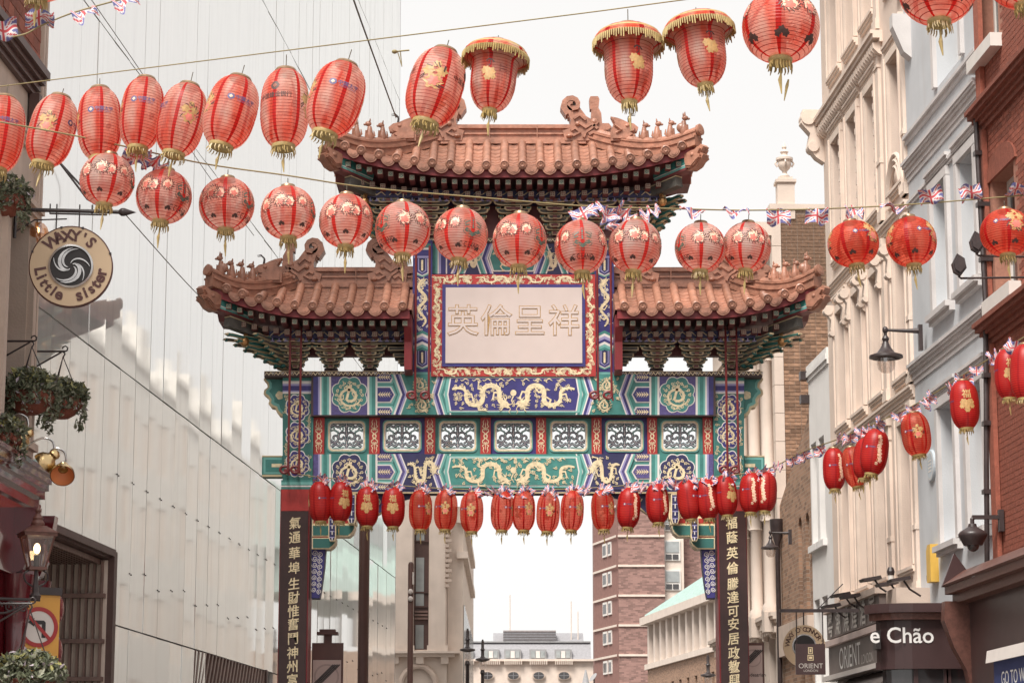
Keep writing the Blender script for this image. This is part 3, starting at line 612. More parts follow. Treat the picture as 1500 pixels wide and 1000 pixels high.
# ---- roofs
def roof(name, xa, xb, hipa, hipb, xra, xrb, zE, zR, D, lift, rolls, lab):
    """xa..xb eave ends, xra..xrb ridge ends; hipa/hipb: does that end have an upturned hip"""
    rf = MB()
    la, lb_ = xra - xa, xb - xrb
    def liftf(x):
        v = 0
        if hipa: v += lift * max(0, 1 - (x - xa) / (la * 1.35)) ** 2
        if hipb: v += lift * max(0, 1 - (xb - x) / (lb_ * 1.35)) ** 2
        return v
    def tmax(x):
        t = 1
        if hipa and x < xra: t = min(t, (x - xa) / la)
        if hipb and x > xrb: t = min(t, (xb - x) / lb_)
        return max(t, .0)
    def z(x, t): return zE + (zR - zE) * (.72 * t + .28 * t * t) + liftf(x) * max(0, 1 - t) ** 1.5
    xs = [xa + (xb - xa) * i / 44 for i in range(45)]; nt_ = 6
    rf.mat('tile')
    for sg in (-1, 1):
        for i in range(44):
            A, B = [], []
            for k in range(nt_ + 1):
                for x, Lq in ((xs[i], A), (xs[i + 1], B)):
                    t = tmax(x) * k / nt_; Lq.append((x, sg * D * (1 - t), z(x, t)))
            rf.strip(A, B)
    # sloping ends
    for ok, xe, xr in ((hipa, xa, xra), (hipb, xb, xrb)):
        if ok:
            for k in range(8):
                q = []
                for sg in (-1, 1):
                    q.append([(xe + (xr - xe) * t, sg * D * (1 - t), z(xe + (xr - xe) * t, t)) for t in (k / 8, (k + 1) / 8)])
                rf.strip([q[0][0], q[0][1]], [q[1][0], q[1][1]])
        else: rf.add([(xe, -D, z(xe, 0)), (xe, D, z(xe, 0)), (xe, 0, z(xe, 1))], [(0, 1, 2)])
    ro = rf.build('roof', gate, True); ro['label'] = lab
    r = .064
    rolls = sorted(rolls)
    for x in rolls:
        tm = tmax(x)
        m = MB().mat('tile'); pts = [(x, -D * (1 - tm * k / 7) - (.03 if k == 0 else 0), z(x, tm * k / 7) + .052) for k in range(8)]
        # overlapping joints along the roll
        rr = []; pp = []
        for k in range(7):
            a, b = Vector(pts[k]), Vector(pts[k + 1]); pp += [a, a.lerp(b, .93)]; rr += [r * 1.04, r * .93]
        m.tube(pp, rr, 10)
        e = Vector(pts[0]); m.lathe([(r * 1.14, 0), (r * 1.16, .03), (r * .86, .045), (r * .82, .03), (r * .55, .03), (r * .5, .045), (r * .3, .045), (.0001, .03)], 16, e + Vector((0, .012, 0)), (0, -1, -.12))
        m.build('roll_tile', ro, True)
    # pan tile courses and drip tiles between the rolls
    pw = rolls[1] - rolls[0]
    for i in range(len(rolls) - 1):
        if rolls[i + 1] - rolls[i] > pw * 1.6: continue
        xm = (rolls[i] + rolls[i + 1]) / 2; h = (rolls[i + 1] - rolls[i]) / 2 - .02; tm = min(tmax(rolls[i]), tmax(rolls[i + 1]))
        m = MB().mat('tile'); n = max(2, int(8 * tm))
        for k in range(n):
            t0, t1 = tm * k / n, tm * (k + 1.25) / n
            a = [(xm + h * u, -D * (1 - t0) - .012, z(xm + h * u, t0) + .050 * u * u + .022) for u in (-1, -.5, 0, .5, 1)]
            b = [(xm + h * u, -D * (1 - t1), z(xm + h * u, min(t1, 1)) + .045 * u * u) for u in (-1, -.5, 0, .5, 1)]
            m.strip(a, b); m.strip([(p[0], p[1], p[2] - .026) for p in a], a)
        m.build('pan_tile_course', ro)
        slope = (z(rolls[i + 1], 0) - z(rolls[i], 0)) / (rolls[i + 1] - rolls[i])
        pts = [(-1, .34), (-.5, .14), (0, .06), (.5, .14), (1, .34), (.97, .05), (.90, -.22), (.78, -.44), (.62, -.60), (.45, -.70), (.22, -.79), (0, -.84), (-.22, -.79), (-.45, -.70), (-.62, -.60), (-.78, -.44), (-.90, -.22), (-.97, .05)]
        W = h * 1.04; Hh = .135; zz = z(xm, 0) + .01
        m = MB().mat('tile').prism([(xm + p[0] * W, zz + p[1] * Hh + slope * p[0] * W) for p in pts], -D - .035, -D - .008)
        m.prism([(xm + p[0] * W * .72, zz - .012 + p[1] * Hh * .68 + slope * p[0] * W * .72) for p in pts], -D - .045, -D - .034)
        m.prism([(xm + p[0] * W * .32, zz - .035 + p[1] * Hh * .3 + slope * p[0] * W * .3) for p in pts], -D - .054, -D - .044)
        m.build('drip_tile', ro)
    # main ridge
    m = MB().mat('tile')
    for (w_, z0_, z1_) in ((.17, -.06, .03), (.13, .03, .09), (.155, .09, .115), (.10, .115, .19), (.15, .19, .235), (.09, .235, .265)): m.box(xra - .02, xrb + .02, -w_, w_, zR + z0_, zR + z1_)
    rg = m.build('main_ridge', ro)
    n = max(2, int((xrb - xra) / .62))
    for k in range(n + 1):
        x = xra + (xrb - xra) * k / n; MB().mat('tile').box(x - .006, x + .006, -.162, .162, zR - .02, zR + .24).build('ridge_joint', ro)
    # hip ridges
    for ok, xe, xr, s_ in ((hipa, xa, xra, -1), (hipb, xb, xrb, 1)):
        if not ok: continue
        for sg in (-1, 1):
            m = MB().mat('tile'); n = 16; path = []
            for k in range(n + 1):
                u = -.02 + 1.04 * k / n; x = xr + (xe - xr) * u; t = max(0, 1 - u); path.append(Vector((x, sg * D * min(u, 1.03) if u > 0 else 0, z(min(max(x, xa), xb), t) + .05)))
            for (dz0, dz1, hw) in ((-.07, .045, .10), (.045, .075, .125), (.075, .14, .085), (.14, .165, .10)):
                rows = []
                for k, p in enumerate(path):
                    d = (path[min(k + 1, n)] - path[max(k - 1, 0)]); d.z = 0; d.normalize(); nn = Vector((-d.y, d.x, 0))
                    rows.append([p + nn * hw + Vector((0, 0, dz0)), p + nn * hw + Vector((0, 0, dz1)), p - nn * hw + Vector((0, 0, dz1)), p - nn * hw + Vector((0, 0, dz0))])
                vs = [q for r_ in rows for q in r_]; fs = []
                for k in range(n):
                    for j in range(4): fs.append((k * 4 + j, k * 4 + (j + 1) % 4, k * 4 + 4 + (j + 1) % 4, k * 4 + 4 + j))
                fs += [(0, 1, 2, 3), (n * 4 + 3, n * 4 + 2, n * 4 + 1, n * 4)]; m.add(vs, fs)
            m.tube([p + Vector((0, 0, .175)) for p in path], .062, 8)
            e = path[-1]; dd = (path[-1] - path[-3]).normalized(); m.lathe([(.088, 0), (.09, .05), (.06, .06), (.001, .05)], 14, e + Vector((0, 0, .17)), dd)
            m.build('hip_ridge', ro, True)
            if sg == -1:
                # seated animal row
                def hip(u): x = xr + (xe - xr) * u; return Vector((x, -D * u, z(x, 1 - u) + .26))
                for j, u in enumerate((.55, .665, .78, .90)):
                    p = hip(u); m = MB().mat('tile'); m.M = Matrix.Translation(p) @ Matrix.Rotation(R(0 if s_ > 0 else 180), 4, 'Z'); k = 1.0 + .08 * (j % 2)
                    m.lathe([(.050 * k, -.05), (.055 * k, 0), (.060 * k, .05), (.045 * k, .11), (.034 * k, .16), (.028 * k, .19)], 10, (-.01, 0, 0))
                    m.ell((.012, 0, .215 * k), (.05, .036, .04)); m.ell((.06, 0, .205 * k), (.026, .02, .018)); m.tube([(-.04, 0, 0), (-.085, 0, .05), (-.075, 0, .12)], [.022, .018, .008], 6)
                    for f in (-1, 1): m.tube([(.035, f * .03, .12), (.05, f * .032, -.02)], [.022, .016], 6); m.tube([(-.01, f * .022, .24 * k), (-.022, f * .03, .285 * k)], [.014, .004], 5)
                    if j == 3:
                        m.tube([(0, 0, .25), (.01, 0, .33)], [.03, .006], 6); m.ell((-.04, 0, .08), (.08, .05, .08))
                    m.build('roof_figure', ro, True)
                p = hip(.36); m = MB().mat('tile'); m.M = Matrix.Translation(p + Vector((0, 0, -.02))) @ Matrix.Rotation(R(0 if s_ > 0 else 180), 4, 'Z')
                prof = [(-.20, -.06), (-.20, .10), (-.15, .22), (-.20, .32), (-.10, .30), (-.02, .27), (.06, .23), (.15, .21), (.22, .15), (.20, .09), (.12, .07), (.18, .03), (.13, -.01), (.06, -.06)]
                m.prism(prof, -.07, .07); m.prism([(a * .8 - .01, b * .8 + .02) for a, b in prof], -.10, .10)
                m.ell((.05, -.09, .17), (.035, .03, .03)); m.ell((.05, .09, .17), (.035, .03, .03)); m.tube([(-.12, -.1, .05), (-.04, -.115, .1), (-.14, -.115, .18)], .022, 6)
                m.mat('iron')
                for f in (-.04, .04): m.tube([(.08, f, .22), (.07, f, .32), (.12, f, .37), (.18, f, .36)], [.014, .012, .009, .004], 6)
                m.build('horned_beast', ro)
    # ridge-end dragons
    for xe, s_, yy in ((xra, -1, 0), (xrb, 1, 0)):
        if name == 'side' and ((hipa and s_ == 1) or (hipb and s_ == -1)): xx = xe - s_ * .30
        else: xx = xe + s_ * .04
        # local: +u points out along the ridge for hipped ends
        out = [(-.30, -.02), (-.33, .10), (-.25, .13), (-.23, .22), (-.28, .36), (-.31, .47), (-.27, .56), (-.19, .60), (-.11, .57), (-.08, .49), (-.11, .42), (-.17, .42), (-.18, .47), (-.14, .50), (-.16, .53), (-.22, .51), (-.235, .46), (-.20, .38), (-.12, .36), (-.02, .29), (.06, .25), (.06, .42), (.035, .56), (.05, .60), (.15, .60), (.165, .56), (.145, .42), (.19, .34), (.20, .20), (.28, .20), (.33, .15), (.28, .11), (.20, .10), (.18, -.02)]
        m = MB().mat('tile'); f = s_ if not (name == 'side' and ((hipa and s_ == 1) or (hipb and s_ == -1))) else s_
        m.M = Matrix.Translation((xx, 0, zR + .03)) @ Matrix.Scale(f, 4, (1, 0, 0)) @ Matrix.Scale(1.14, 4)
        # split: body + tail scroll, so the outline stays simple
        body = [(-.30, -.04), (-.33, .10), (-.24, .13), (-.22, .24), (-.26, .36), (-.12, .36), (0, .29), (.05, .26), (.06, .42), (.15, .42), (.19, .34), (.20, .20), (.29, .20), (.33, .15), (.28, .11), (.20, .10), (.18, -.04)]
        m.prism(body, -.16, .16); m.prism([(.04, .42), (.03, .56), (.05, .60), (.15, .60), (.17, .56), (.155, .42)], -.08, .08)
        sp_ = [(-.24, .36)] + [(-.20 + .115 * (1 - .75 * k / 14) * math.cos(R(190 - k * 34)), .47 + .115 * (1 - .75 * k / 14) * math.sin(R(190 - k * 34))) for k in range(15)]
        m.ribbon(sp_, [.12, .10] + [.075 - .003 * k for k in range(14)], -.12, .12); m.prism([(-.26, .30), (-.29, .44), (-.24, .48), (-.10, .44), (.0, .30)], -.10, .10)
        for (pp, wd) in (([(-.26, .06), (-.18, .03), (-.10, .07), (-.16, .13), (-.22, .10)], .035), ([(-.1, .2), (-.02, .14), (.06, .19), (.14, .12)], .04), ([(-.18, .26), (-.1, .31), (-.02, .24)], .03), ([(.02, .04), (.09, .08), (.15, .03)], .04), ([(-.05, .0), (-.02, .07), (.05, .12), (.15, .22)], .03), ([(-.2, .38), (-.12, .4)], .02)):
            m.ribbon(pp, wd, -.19, .19)
        m.ell((-.13, -.165, .19), (.035, .03, .035)); m.ell((-.24, -.15, .02), (.05, .06, .03)); m.ell((.10, -.15, .22), (.06, .05, .05))
        m.build('ridge_dragon', ro)
    # ---- under the eaves
    zb = lambda x: z(x, 0)
    m = MB().mat('red_dark'); N = 40; xs2 = [xa + .03 + (xb - xa - .06) * i / N for i in range(N + 1)]
    for sg in (-1, 1):
        m.strip([(x, sg * (D - .02), zb(x) + .02) for x in xs2], [(x, sg * (D - .02), zb(x) - .13) for x in xs2])
        m.strip([(x, sg * (D - .05), zb(x) + .02) for x in xs2], [(x, sg * (D - .05), zb(x) - .13) for x in xs2]); m.strip([(x, sg * (D - .02), zb(x) - .13) for x in xs2], [(x, sg * (D - .05), zb(x) - .13) for x in xs2])
    for ok, xe in ((hipa, xa + .02), (hipb, xb - .02)):
        if ok: m.box(xe - .015, xe + .015, -D + .04, D - .04, zb(xe) - .12, zb(xe) + .02)
    m.build('eave_board', ro)
    m = MB().mat('maroon')
    for sg in (-1, 1):
        m.strip([(x, sg * (D - .06), zb(x) - .06) for x in xs2], [(x, sg * .3, zE - .10 + .25 * liftf(x)) for x in xs2])
    m.strip([(x, -.3, zE - .10 + .25 * liftf(x)) for x in xs2], [(x, .3, zE - .10 + .25 * liftf(x)) for x in xs2])
    m.build('soffit', ro)
    def rafter(x, y, zz, s, mt1, mt2, ln, nm):
        m = MB().mat('maroon').box(x - s, x + s, y, y + ln, zz - s, zz + s)
        m.mat(mt1).box(x - s * .86, x + s * .86, y - .006, y + .002, zz - s * .86, zz + s * .86)
        m.mat(mt2).box(x - s * .62, x + s * .62, y - .010, y - .004, zz - s * .62, zz + s * .62); m.mat(mt1)
        if nm == 'flying_rafter':
            for dx in (-1, 1): m.ribbon([(x - dx * s * .5, zz - s * .5), (x + dx * s * .5, zz + s * .5)], s * .22, y - .013, y - .008)
        else: m.box(x - s * .1, x + s * .1, y - .013, y - .009, zz - s * .6, zz + s * .6); m.box(x - s * .6, x + s * .6, y - .0128, y - .0092, zz - s * .1, zz + s * .1)
        m.build(nm, ro)
    n = int((xb - xa - .16) / (15.2 * PXM))
    for i in range(n + 1):
        x = xa + .10 + (xb - xa - .2) * i / n
        rafter(x, -D + .09, zb(x) - .185, .040, 'rafter_line', 'teal_dark', .45 * max(.15, tmax(x)), 'flying_rafter')
        if .12 < tmax(x): rafter(x + .03, -D + .34, zE + .75 * liftf(x) - .30, .040, 'rafter_line', 'maroon', .28, 'rafter')
    return ro, z, liftf
# ---- bracket sets: tiers of boat-shaped arms edged in gold, stepping out as they rise
def boat(w, h): return [(-w, h * .5), (-w, h * .05), (-w * .92, -h * .25), (-w * .80, -h * .42), (-w * .6, -h * .5), (w * .6, -h * .5), (w * .80, -h * .42), (w * .92, -h * .25), (w, h * .05), (w, h * .5)]
def arm(m, x, z, w, h, y0, y1, c1='bracket', c2='gold_line'):
    m.mat(c2).prism([(x + p[0], z + p[1]) for p in boat(w, h)], y0, y0 + .03)
    m.mat(c1).prism([(x + p[0] * (1 - .028 / w), z + p[1] * .60) for p in boat(w, h)], y0 - .006, y1)
def bracket_set(parent, x, z0, z1, wtop, half=0, tiers=5):
    m = MB(); h = (z1 - z0) / tiers
    for k in range(tiers):
        w = (.085 + (wtop - .085) * (k / (tiers - 1)) ** .85); zc = z0 + h * (k + .5); yf = -.10 - .10 * k
        arm(m, x, zc - h * .08, w, h * .74, yf, .12)
        # inner shorter arm on the plane in front, blocks and the nose
        arm(m, x, zc + h * .10, w * .55, h * .60, yf - .09, yf, 'maroon' if k % 2 else 'bracket')
        for f in (-.92, 0, .92):
            bx = x + f * w; m.mat('gold_line').box(bx - .040, bx + .040, yf - .028, yf + .05, zc + h * .20, zc + h * .46); m.mat('teal_dark').box(bx - .029, bx + .029, yf - .034, yf + .04, zc + h * .23, zc + h * .42)
        m.mat('maroon').box(x - .03, x + .03, yf - .16, .1, zc - h * .3, zc + h * .2); m.mat('gold_line').box(x - .034, x + .034, yf - .165, yf - .155, zc - h * .33, zc - h * .24)
    m.mat('wood_dark').box(x - .10, x + .10, -.16, .16, z0 - .05, z0 + .03)
    return m.build('bracket_set', parent)
def corner_set(parent, x, s_, z0, z1, reach, D):
    """radiating corner arms; s_ = -1 left, +1 right"""
    tiers = 6; h = (z1 - z0) / tiers
    for k in range(tiers):
        m = MB(); Ld = .22 + (reach - .22) * ((k + .6) / (tiers - .4)) ** .95; zc = z0 + h * (k + .5)
        for ang, kk in ((45, 1.0), (62, .80), (25, .86), (8, .62)):
            a = R(ang); d = Vector((s_ * math.cos(a), -math.sin(a) * (D / max(reach, .1)) ** .3, 0)); Lq = Ld * kk
            m.M = Matrix.Translation((x, 0, zc)) @ Matrix.Rotation(math.atan2(d.y, d.x), 4, 'Z')
            pr = [(0, h * .38), (Lq * .80, h * .38), (Lq * .92, h * .55), (Lq, h * .48), (Lq * 1.02, h * .2), (Lq * .95, -h * .05), (Lq * .84, -h * .10), (Lq * .78, -h * .36), (Lq * .6, -h * .44), (0, -h * .44)]
            m.mat('gold_line').prism(pr, -.030, .030); m.mat('bracket' if ang != 45 else 'teal_dark').prism([(min(p[0], Lq * .985) if p[0] > .01 else 0, p[1] * .66) for p in pr], -.040, .040)
            m.mat('teal_dark').box(Lq * .6, Lq * .74, -.055, .055, h * .12, h * .34); m.mat('gold_line').box(Lq * .59, Lq * .75, -.058, .058, h * .3, h * .38)
            m.mat('teal_dark').ell((Lq * .97, 0, h * .2), (.03, .045, .03), 8, 6)
        m.M = None; m.build('corner_bracket_arm', parent)
def under(parent, xs_, half, z0, z1, xl, xr, yb):
    for x in xs_: bracket_set(parent, x, z0, z1, half)
    m = MB().mat('navy').box(xl, xr, -.62, .3, z1 - .005, z1 + .10); pb = m.build('purlin', parent)
    m = MB(); n = int((xr - xl) / .30)
    for k in range(n):
        x = xl + (k + .5) * (xr - xl) / n; m.mat('gold_line'); zc = z1 + .05
        m.ribbon([(x - .13, zc - .025), (x - .07, zc + .03), (x, zc - .02), (x + .07, zc + .03), (x + .13, zc - .025)], [.008, .02, .018, .02, .008], -.626, -.615)
        for dx in (-.10, .0, .10): m.mat('lilac').box(x + dx - .03, x + dx + .03, -.60, -.56, z1 - .055, z1 - .043); m.box(x + dx - .007, x + dx + .007, -.60, -.56, z1 - .045, z1 - .006)
    m.build('gilt_pattern', pb)
def corner_head(parent, tip, s_):
    """beam end and dragon-head cap under the roof corner"""
    d = Vector((s_ * .72, -.69, .10)); m = MB(); M0 = Matrix.Translation(tip) @ Matrix.Rotation(math.atan2(d.y, d.x), 4, 'Z') @ Matrix.Rotation(-.16, 4, 'Y')
    m.M = M0; m.mat('teal_light').box(-.75, -.12, -.085, .085, -.10, .10); m.mat('teal').box(-.76, -.115, -.088, .088, -.05, .07); m.mat('ornament_white').box(-.755, -.117, -.089, .089, -.06, -.05); m.mat('maroon').box(-.76, -.10, -.09, .09, -.13, -.095)
    m.mat('bracket').box(-1.0, -.35, -.07, .07, -.30, -.13); m.mat('gold_line').box(-1.0, -.34, -.072, .072, -.155, -.14)
    m.build('corner_beam', parent)
    m = MB().mat('tile'); m.M = M0
    pr = [(-.14, -.13), (-.14, .12), (-.02, .14), (.10, .13), (.20, .17), (.24, .12), (.17, .05), (.22, 0), (.16, -.06), (.06, -.14), (-.05, -.16)]
    m.prism(pr, -.07, .07); m.prism([(a * .82, b * .82) for a, b in pr], -.11, .11); m.ell((.04, -.10, .05), (.04, .03, .035), 8, 6); m.ell((.04, .10, .05), (.04, .03, .035), 8, 6)
    m.ribbon([(-.1, -.06), (0, -.1), (.1, -.04), (.17, -.02)], .03, -.125, .125); m.build('dragon_head_cap', parent)
    m = MB().mat('bronze_ball'); m.M = M0; m.ell((-.72, 0, -.42), (.07, .07, .075)); m.box(-.745, -.695, -.02, .02, -.36, -.30); m.build('bell', parent)

DT, DS = 1.15, 1.12
# top roof
xa, xb = gx(484, 222, -DT), gx(1504 - 484, 222, -DT); xra, xrb = gx(648, 205), gx(1504 - 648, 205)
rolls = [gx(p, 235, -DT) for p in (505, 529, 555, 581, 607, 633)]; pt = gx(660, 243, -DT) - gx(633.8, 243, -DT)
x = rolls[-1] + pt; xm_ = gx(752, 243, -DT); half = []
nmid = round((2 * (xm_ - rolls[-1])) / pt); rolls += [rolls[-1] + (2 * (xm_ - rolls[5])) * k / nmid for k in range(1, nmid)] + [2 * xm_ - r_ for r_ in rolls[:6][::-1]]
zE1, zR1 = gz(247, -DT), gz(209)
r1, zf1, lf1 = roof('top', xa, xb, 1, 1, xra, xrb, zE1, zR1, DT, .36, rolls, 'highest roof of terracotta tiles over the name plaque')
zt = gz(284, -.6); zb_ = gz(349, -.2)
w1 = [gx(p, 310, -.3) for p in (570, 630.7, 691.4, 752, 812.7, 873.4, 934)]
under(r1, w1, (w1[1] - w1[0]) * .47, zb_ + .02, zE1 - .30, gx(540, 290), gx(964, 290), -.6)
for s_, xx, xt in ((-1, gx(562, 310), xa), (1, gx(942, 310), xb)):
    corner_set(r1, xx, s_, zb_ + .02, zE1 - .26, abs(xt - xx) * 1.12, DT); corner_head(r1, Vector((xt + s_ * -.02, -DT + .02, zf1(xt, 0) - .22)), s_)
m = MB().mat('maroon').box(gx(556, 310), gx(948, 310), -.08, .12, zb_ - .1, zE1 - .2); m.build('bracket_backing', r1)
# the frame under the top roof
m = MB().mat('maroon').box(gx(556, 350), gx(948, 350), -.15, .2, gz(357), gz(348)); m.build('tie_beam', gate)
# side roofs
for s_, lab in ((-1, 'lower tiled roof on the side of the pub with the round hanging sign'), (1, 'lower tiled roof on the side of the cream stucco houses')):
    q = (lambda p: p) if s_ < 0 else (lambda p: 1504 - p)
    A, B = gx(q(308), 440, -DS), gx(q(603), 440, -DS); ra, rb = gx(q(440), 415), gx(q(604), 415)
    rl = [gx(q(p), 447, -DS) for p in (331.6, 355, 380, 406, 432, 458, 484, 510.5, 537, 563, 589.6)]
    zE, zR = gz(453.5, -DS), gz(418)
    if s_ < 0: ro, zf, lf = roof('side', A, B, 1, 0, ra, rb, zE, zR, DS, .36, rl, lab)
    else: ro, zf, lf = roof('side', B, A, 0, 1, rb, ra, zE, zR, DS, .36, rl, lab)
    z0, z1 = gz(544, -.2) + .03, zE - .32
    cs = [gx(q(p), 515, -.3) for p in (484, 541.5, 596)]; hw = abs(cs[1] - cs[0]) * .485
    for i, x in enumerate(cs[:2]): bracket_set(ro, x, z0, z1, hw)
    # half set against the post
    mh = MB(); h = (z1 - z0) / 5
    for k in range(5):
        w_ = .07 + .2 * (k / 4) ** .85; xx = gx(q(602), 515, -.3); xi = xx + (w_ * 1.5 if s_ > 0 else -w_ * 1.5); zc = z0 + h * (k + .5)
        mh.mat('gold_line').box(xx, xi, -.1 - .1 * k, -.07 - .1 * k, zc - h * .4, zc + h * .3); mh.mat('bracket').box(xx, xi - (-.02 if s_ < 0 else .02), -.106 - .1 * k, .1, zc - h * .28, zc + h * .2)
    mh.build('half_bracket_set', ro)
    under(ro, [gx(q(432), 515, -.3)], hw, z0, z1, min(gx(q(400), 490), gx(q(604), 490)), max(gx(q(400), 490), gx(q(604), 490)), -.6)
    xx = gx(q(430), 515); corner_set(ro, xx, s_, z0, z1 + .02, abs(A - xx) * 1.12, DS); corner_head(ro, Vector((A, -DS + .02, zf(A, 0) - .22)), s_)
    MB().mat('maroon').box(gx(q(412), 515), gx(q(604), 515), -.05, .1, gz(522), zE - .2).build('bracket_backing', ro)
    xq = sorted((gx(q(592), 500, -.9), gx(q(603), 500, -.9)))
    MB().mat('red_dark').prismx([(-1.0, zE - .05), (-.98, gz(480, -.9)), (-.86, gz(500, -.9)), (-.84, gz(540, -.9)), (-.5, gz(550, -.5)), (-.3, gz(550, -.3)), (-.3, zE - .05)], *xq).build('end_board', ro)

# ---- tie rods with ring hooks
for pxs, yt, yb in (((422, 438), 478, 688), ((608, 628), 360, 579), ((1504 - 608, 1504 - 628), 360, 579), ((1504 - 422, 1504 - 438), 478, 688)):
    for px in pxs:
        yo = -.62 if yt > 400 else -.72; x = gx(px, yb, yo); m = MB().mat('rod_red').tube([(x, yo, gz(yt, yo)), (x, yo, gz(yb - 5, yo))], .017, 8)
        zb2 = gz(yb, yo)
        m.tube([(x, yo, gz(yb - 5, yo)), (x - .01, yo, zb2), (x - .05, yo, zb2 - .04)], .022, 8)
        c = Vector((x - .055 if px < 752 or True else x, yo, zb2 + .005)); m.tube([c + Vector((.062 * math.cos(2 * PI * k / 14), .0, .05 * math.sin(2 * PI * k / 14))) for k in range(15)], .021, 8)
        m.tube([(x, yo, zb2 + .03), (x + .02, yo, zb2 - .08)], .014, 6); m.tube([(x - .05, yo, zb2), (x - .05, -.25, zb2 + .02)], .018, 6)
        m.build('tie_rod', gate, True)

# ---- brackets and wedges under the lower beam
for s_ in (0, 1):
    q = (lambda p: p) if s_ == 0 else (lambda p: (1504 - p[0], p[1]))
    def sh(name, pts, y0, y1, edge, fill, inset, par=gate):
        cxm = sum(p[0] for p in pts) / len(pts); cym = sum(p[1] for p in pts) / len(pts)
        m = MB().mat(edge).prism([G.at(*q(p), y0) for p in pts], y0, y1)
        m.mat(fill).prism([G.at(*q((cxm + (p[0] - cxm) * (1 - inset / max(6, abs(p[0] - cxm)) * (1 if abs(p[0] - cxm) > 2 else 0)), cym + (p[1] - cym) * (1 - inset / max(4, abs(p[1] - cym)) * (1 if abs(p[1] - cym) > 2 else 0)))), y0) for p in pts], y0 - .008, y0 + .01)
        return m.build(name, par)
    sh('bracket_arm', [(457, 768), (520, 768), (520, 772), (517, 780), (511, 785), (457, 785)], -.2, .15, 'gold', 'teal_dark', 1.5)
    sh('bracket_arm', [(457, 787), (492, 787), (492, 793), (489, 799), (483, 803.5), (457, 803.5)], -.2, .15, 'gold', 'teal_dark', 1.5)
    sh('bracket_arm', [(457, 757), (522, 757), (522, 768), (457, 768)], -.17, .15, 'gold', 'red', 2)
    sh('bracket_arm', [(457, 785), (490, 785), (490, 789), (457, 789)], -.17, .15, 'gold', 'red', 1)
    sh('bracket_block', [(500, 722), (526, 722), (524, 760), (500, 762)], -.15, .15, 'gold', 'gold', 1)
    sh('bracket_block', [(457, 722), (500, 722), (500, 757), (457, 757)], -.12, .12, 'gold_line', 'maroon', 2)
    for (cx, cy, w_, h_) in ((515, 745, 6, 22), (486.5, 774, 5.5, 18)):
        ln = sh('hanging_link', [(cx - w_, cy - h_), (cx + w_, cy - h_), (cx + w_, cy + h_ * .7), (cx + w_ * .6, cy + h_), (cx - w_ * .6, cy + h_), (cx - w_, cy + h_ * .7)], -.34, -.2, 'gold', 'navy', 1.5)
        oo = Orn(G, -.35)
        for k in range(4):
            yy = cy - h_ + 4 + k * h_ * .48; xx = q((cx, yy))[0]; oo.rect(min(xx - w_ + 2, xx + w_ - 2), yy, max(xx - w_ + 2, xx + w_ - 2), yy + 1.3, 'lilac', 1); oo.rect(xx - .7, yy, xx + .7, yy + h_ * .3, 'ornament_white', 1)
        oo.build('painted_face', ln)
    wd = sh('cloud_wedge', [(456, 804), (477, 804), (475, 830), (471, 860), (468, 876), (456, 876)], -.12, .12, 'navy', 'blue', .8)
    oo = Orn(G, -.13)
    for k in range(7):
        for j in range(2):
            xx = 461.5 + j * 8 - k * .35; yy = 809 + k * 9 + j * 3; oo.rib(spiral(q((xx, yy))[0], yy, 4.4 - .1 * k, 1.6, R(90 * j), 1 if (j + s_) % 2 else -1, 18), .85, 'ornament_white', 1)
    oo.build('painted_swirls', wd)
    # carved arch spandrel under the beam
    pts = [(526, 721), (612, 721), (606, 727), (594, 730), (586, 736), (576, 738), (566, 745), (556, 752), (545, 757), (534, 760), (526, 760)]
    spn = sh('carved_spandrel', pts, -.1, .1, 'gold_line', 'navy', 2.5); oo = Orn(G, -.11)
    for (xx, yy, r_) in ((536, 740, 7), (552, 734, 7), (569, 730, 5.5), (585, 727, 4), (540, 753, 4)): oo.rib(spiral(q((xx, yy))[0], yy, r_, 1.4, 0, 1 if s_ else -1), 1.7, 'gold_line', 1); oo.rib(spiral(q((xx, yy))[0], yy, r_ * .7, 1.2, 2, 1 if s_ else -1), .8, 'teal_light', 2)
    oo.build('painted_swirls', spn)
# ================================================================== GROUND
def struct(name, mb): o = mb.build(name); o['kind'] = 'structure'; return o
sheet0 = MB().mat("asphalt"); sheet0.add([(-900, -300, -.15), (900, -300, -.15), (900, 1200, -.15), (-900, 1200, -.15)], [(0, 1, 2, 3)]); struct("ground", sheet0)
def sheet(name, mat, pts, z, th=None):
    m = MB().mat(mat)
    if th: m.prismz(pts, z - th, z)
    else: m.add([(p[0], p[1], z) for p in pts], [tuple(range(len(pts)))])
    return struct(name, m)
sheet('road', 'asphalt', [(-3.2, -30), (3.6, -30), (2.6, 120), (-1.6, 120)], -.146 + .01)
sheet('pavement', 'paving', [(-9, -30), (-3.2, -30), (-1.6, 120), (-5, 120)], -.01, .13)
sheet('pavement', 'paving', [(3.6, -30), (9.6, -30), (2.9, 120), (2.6, 120)], -.01, .13)

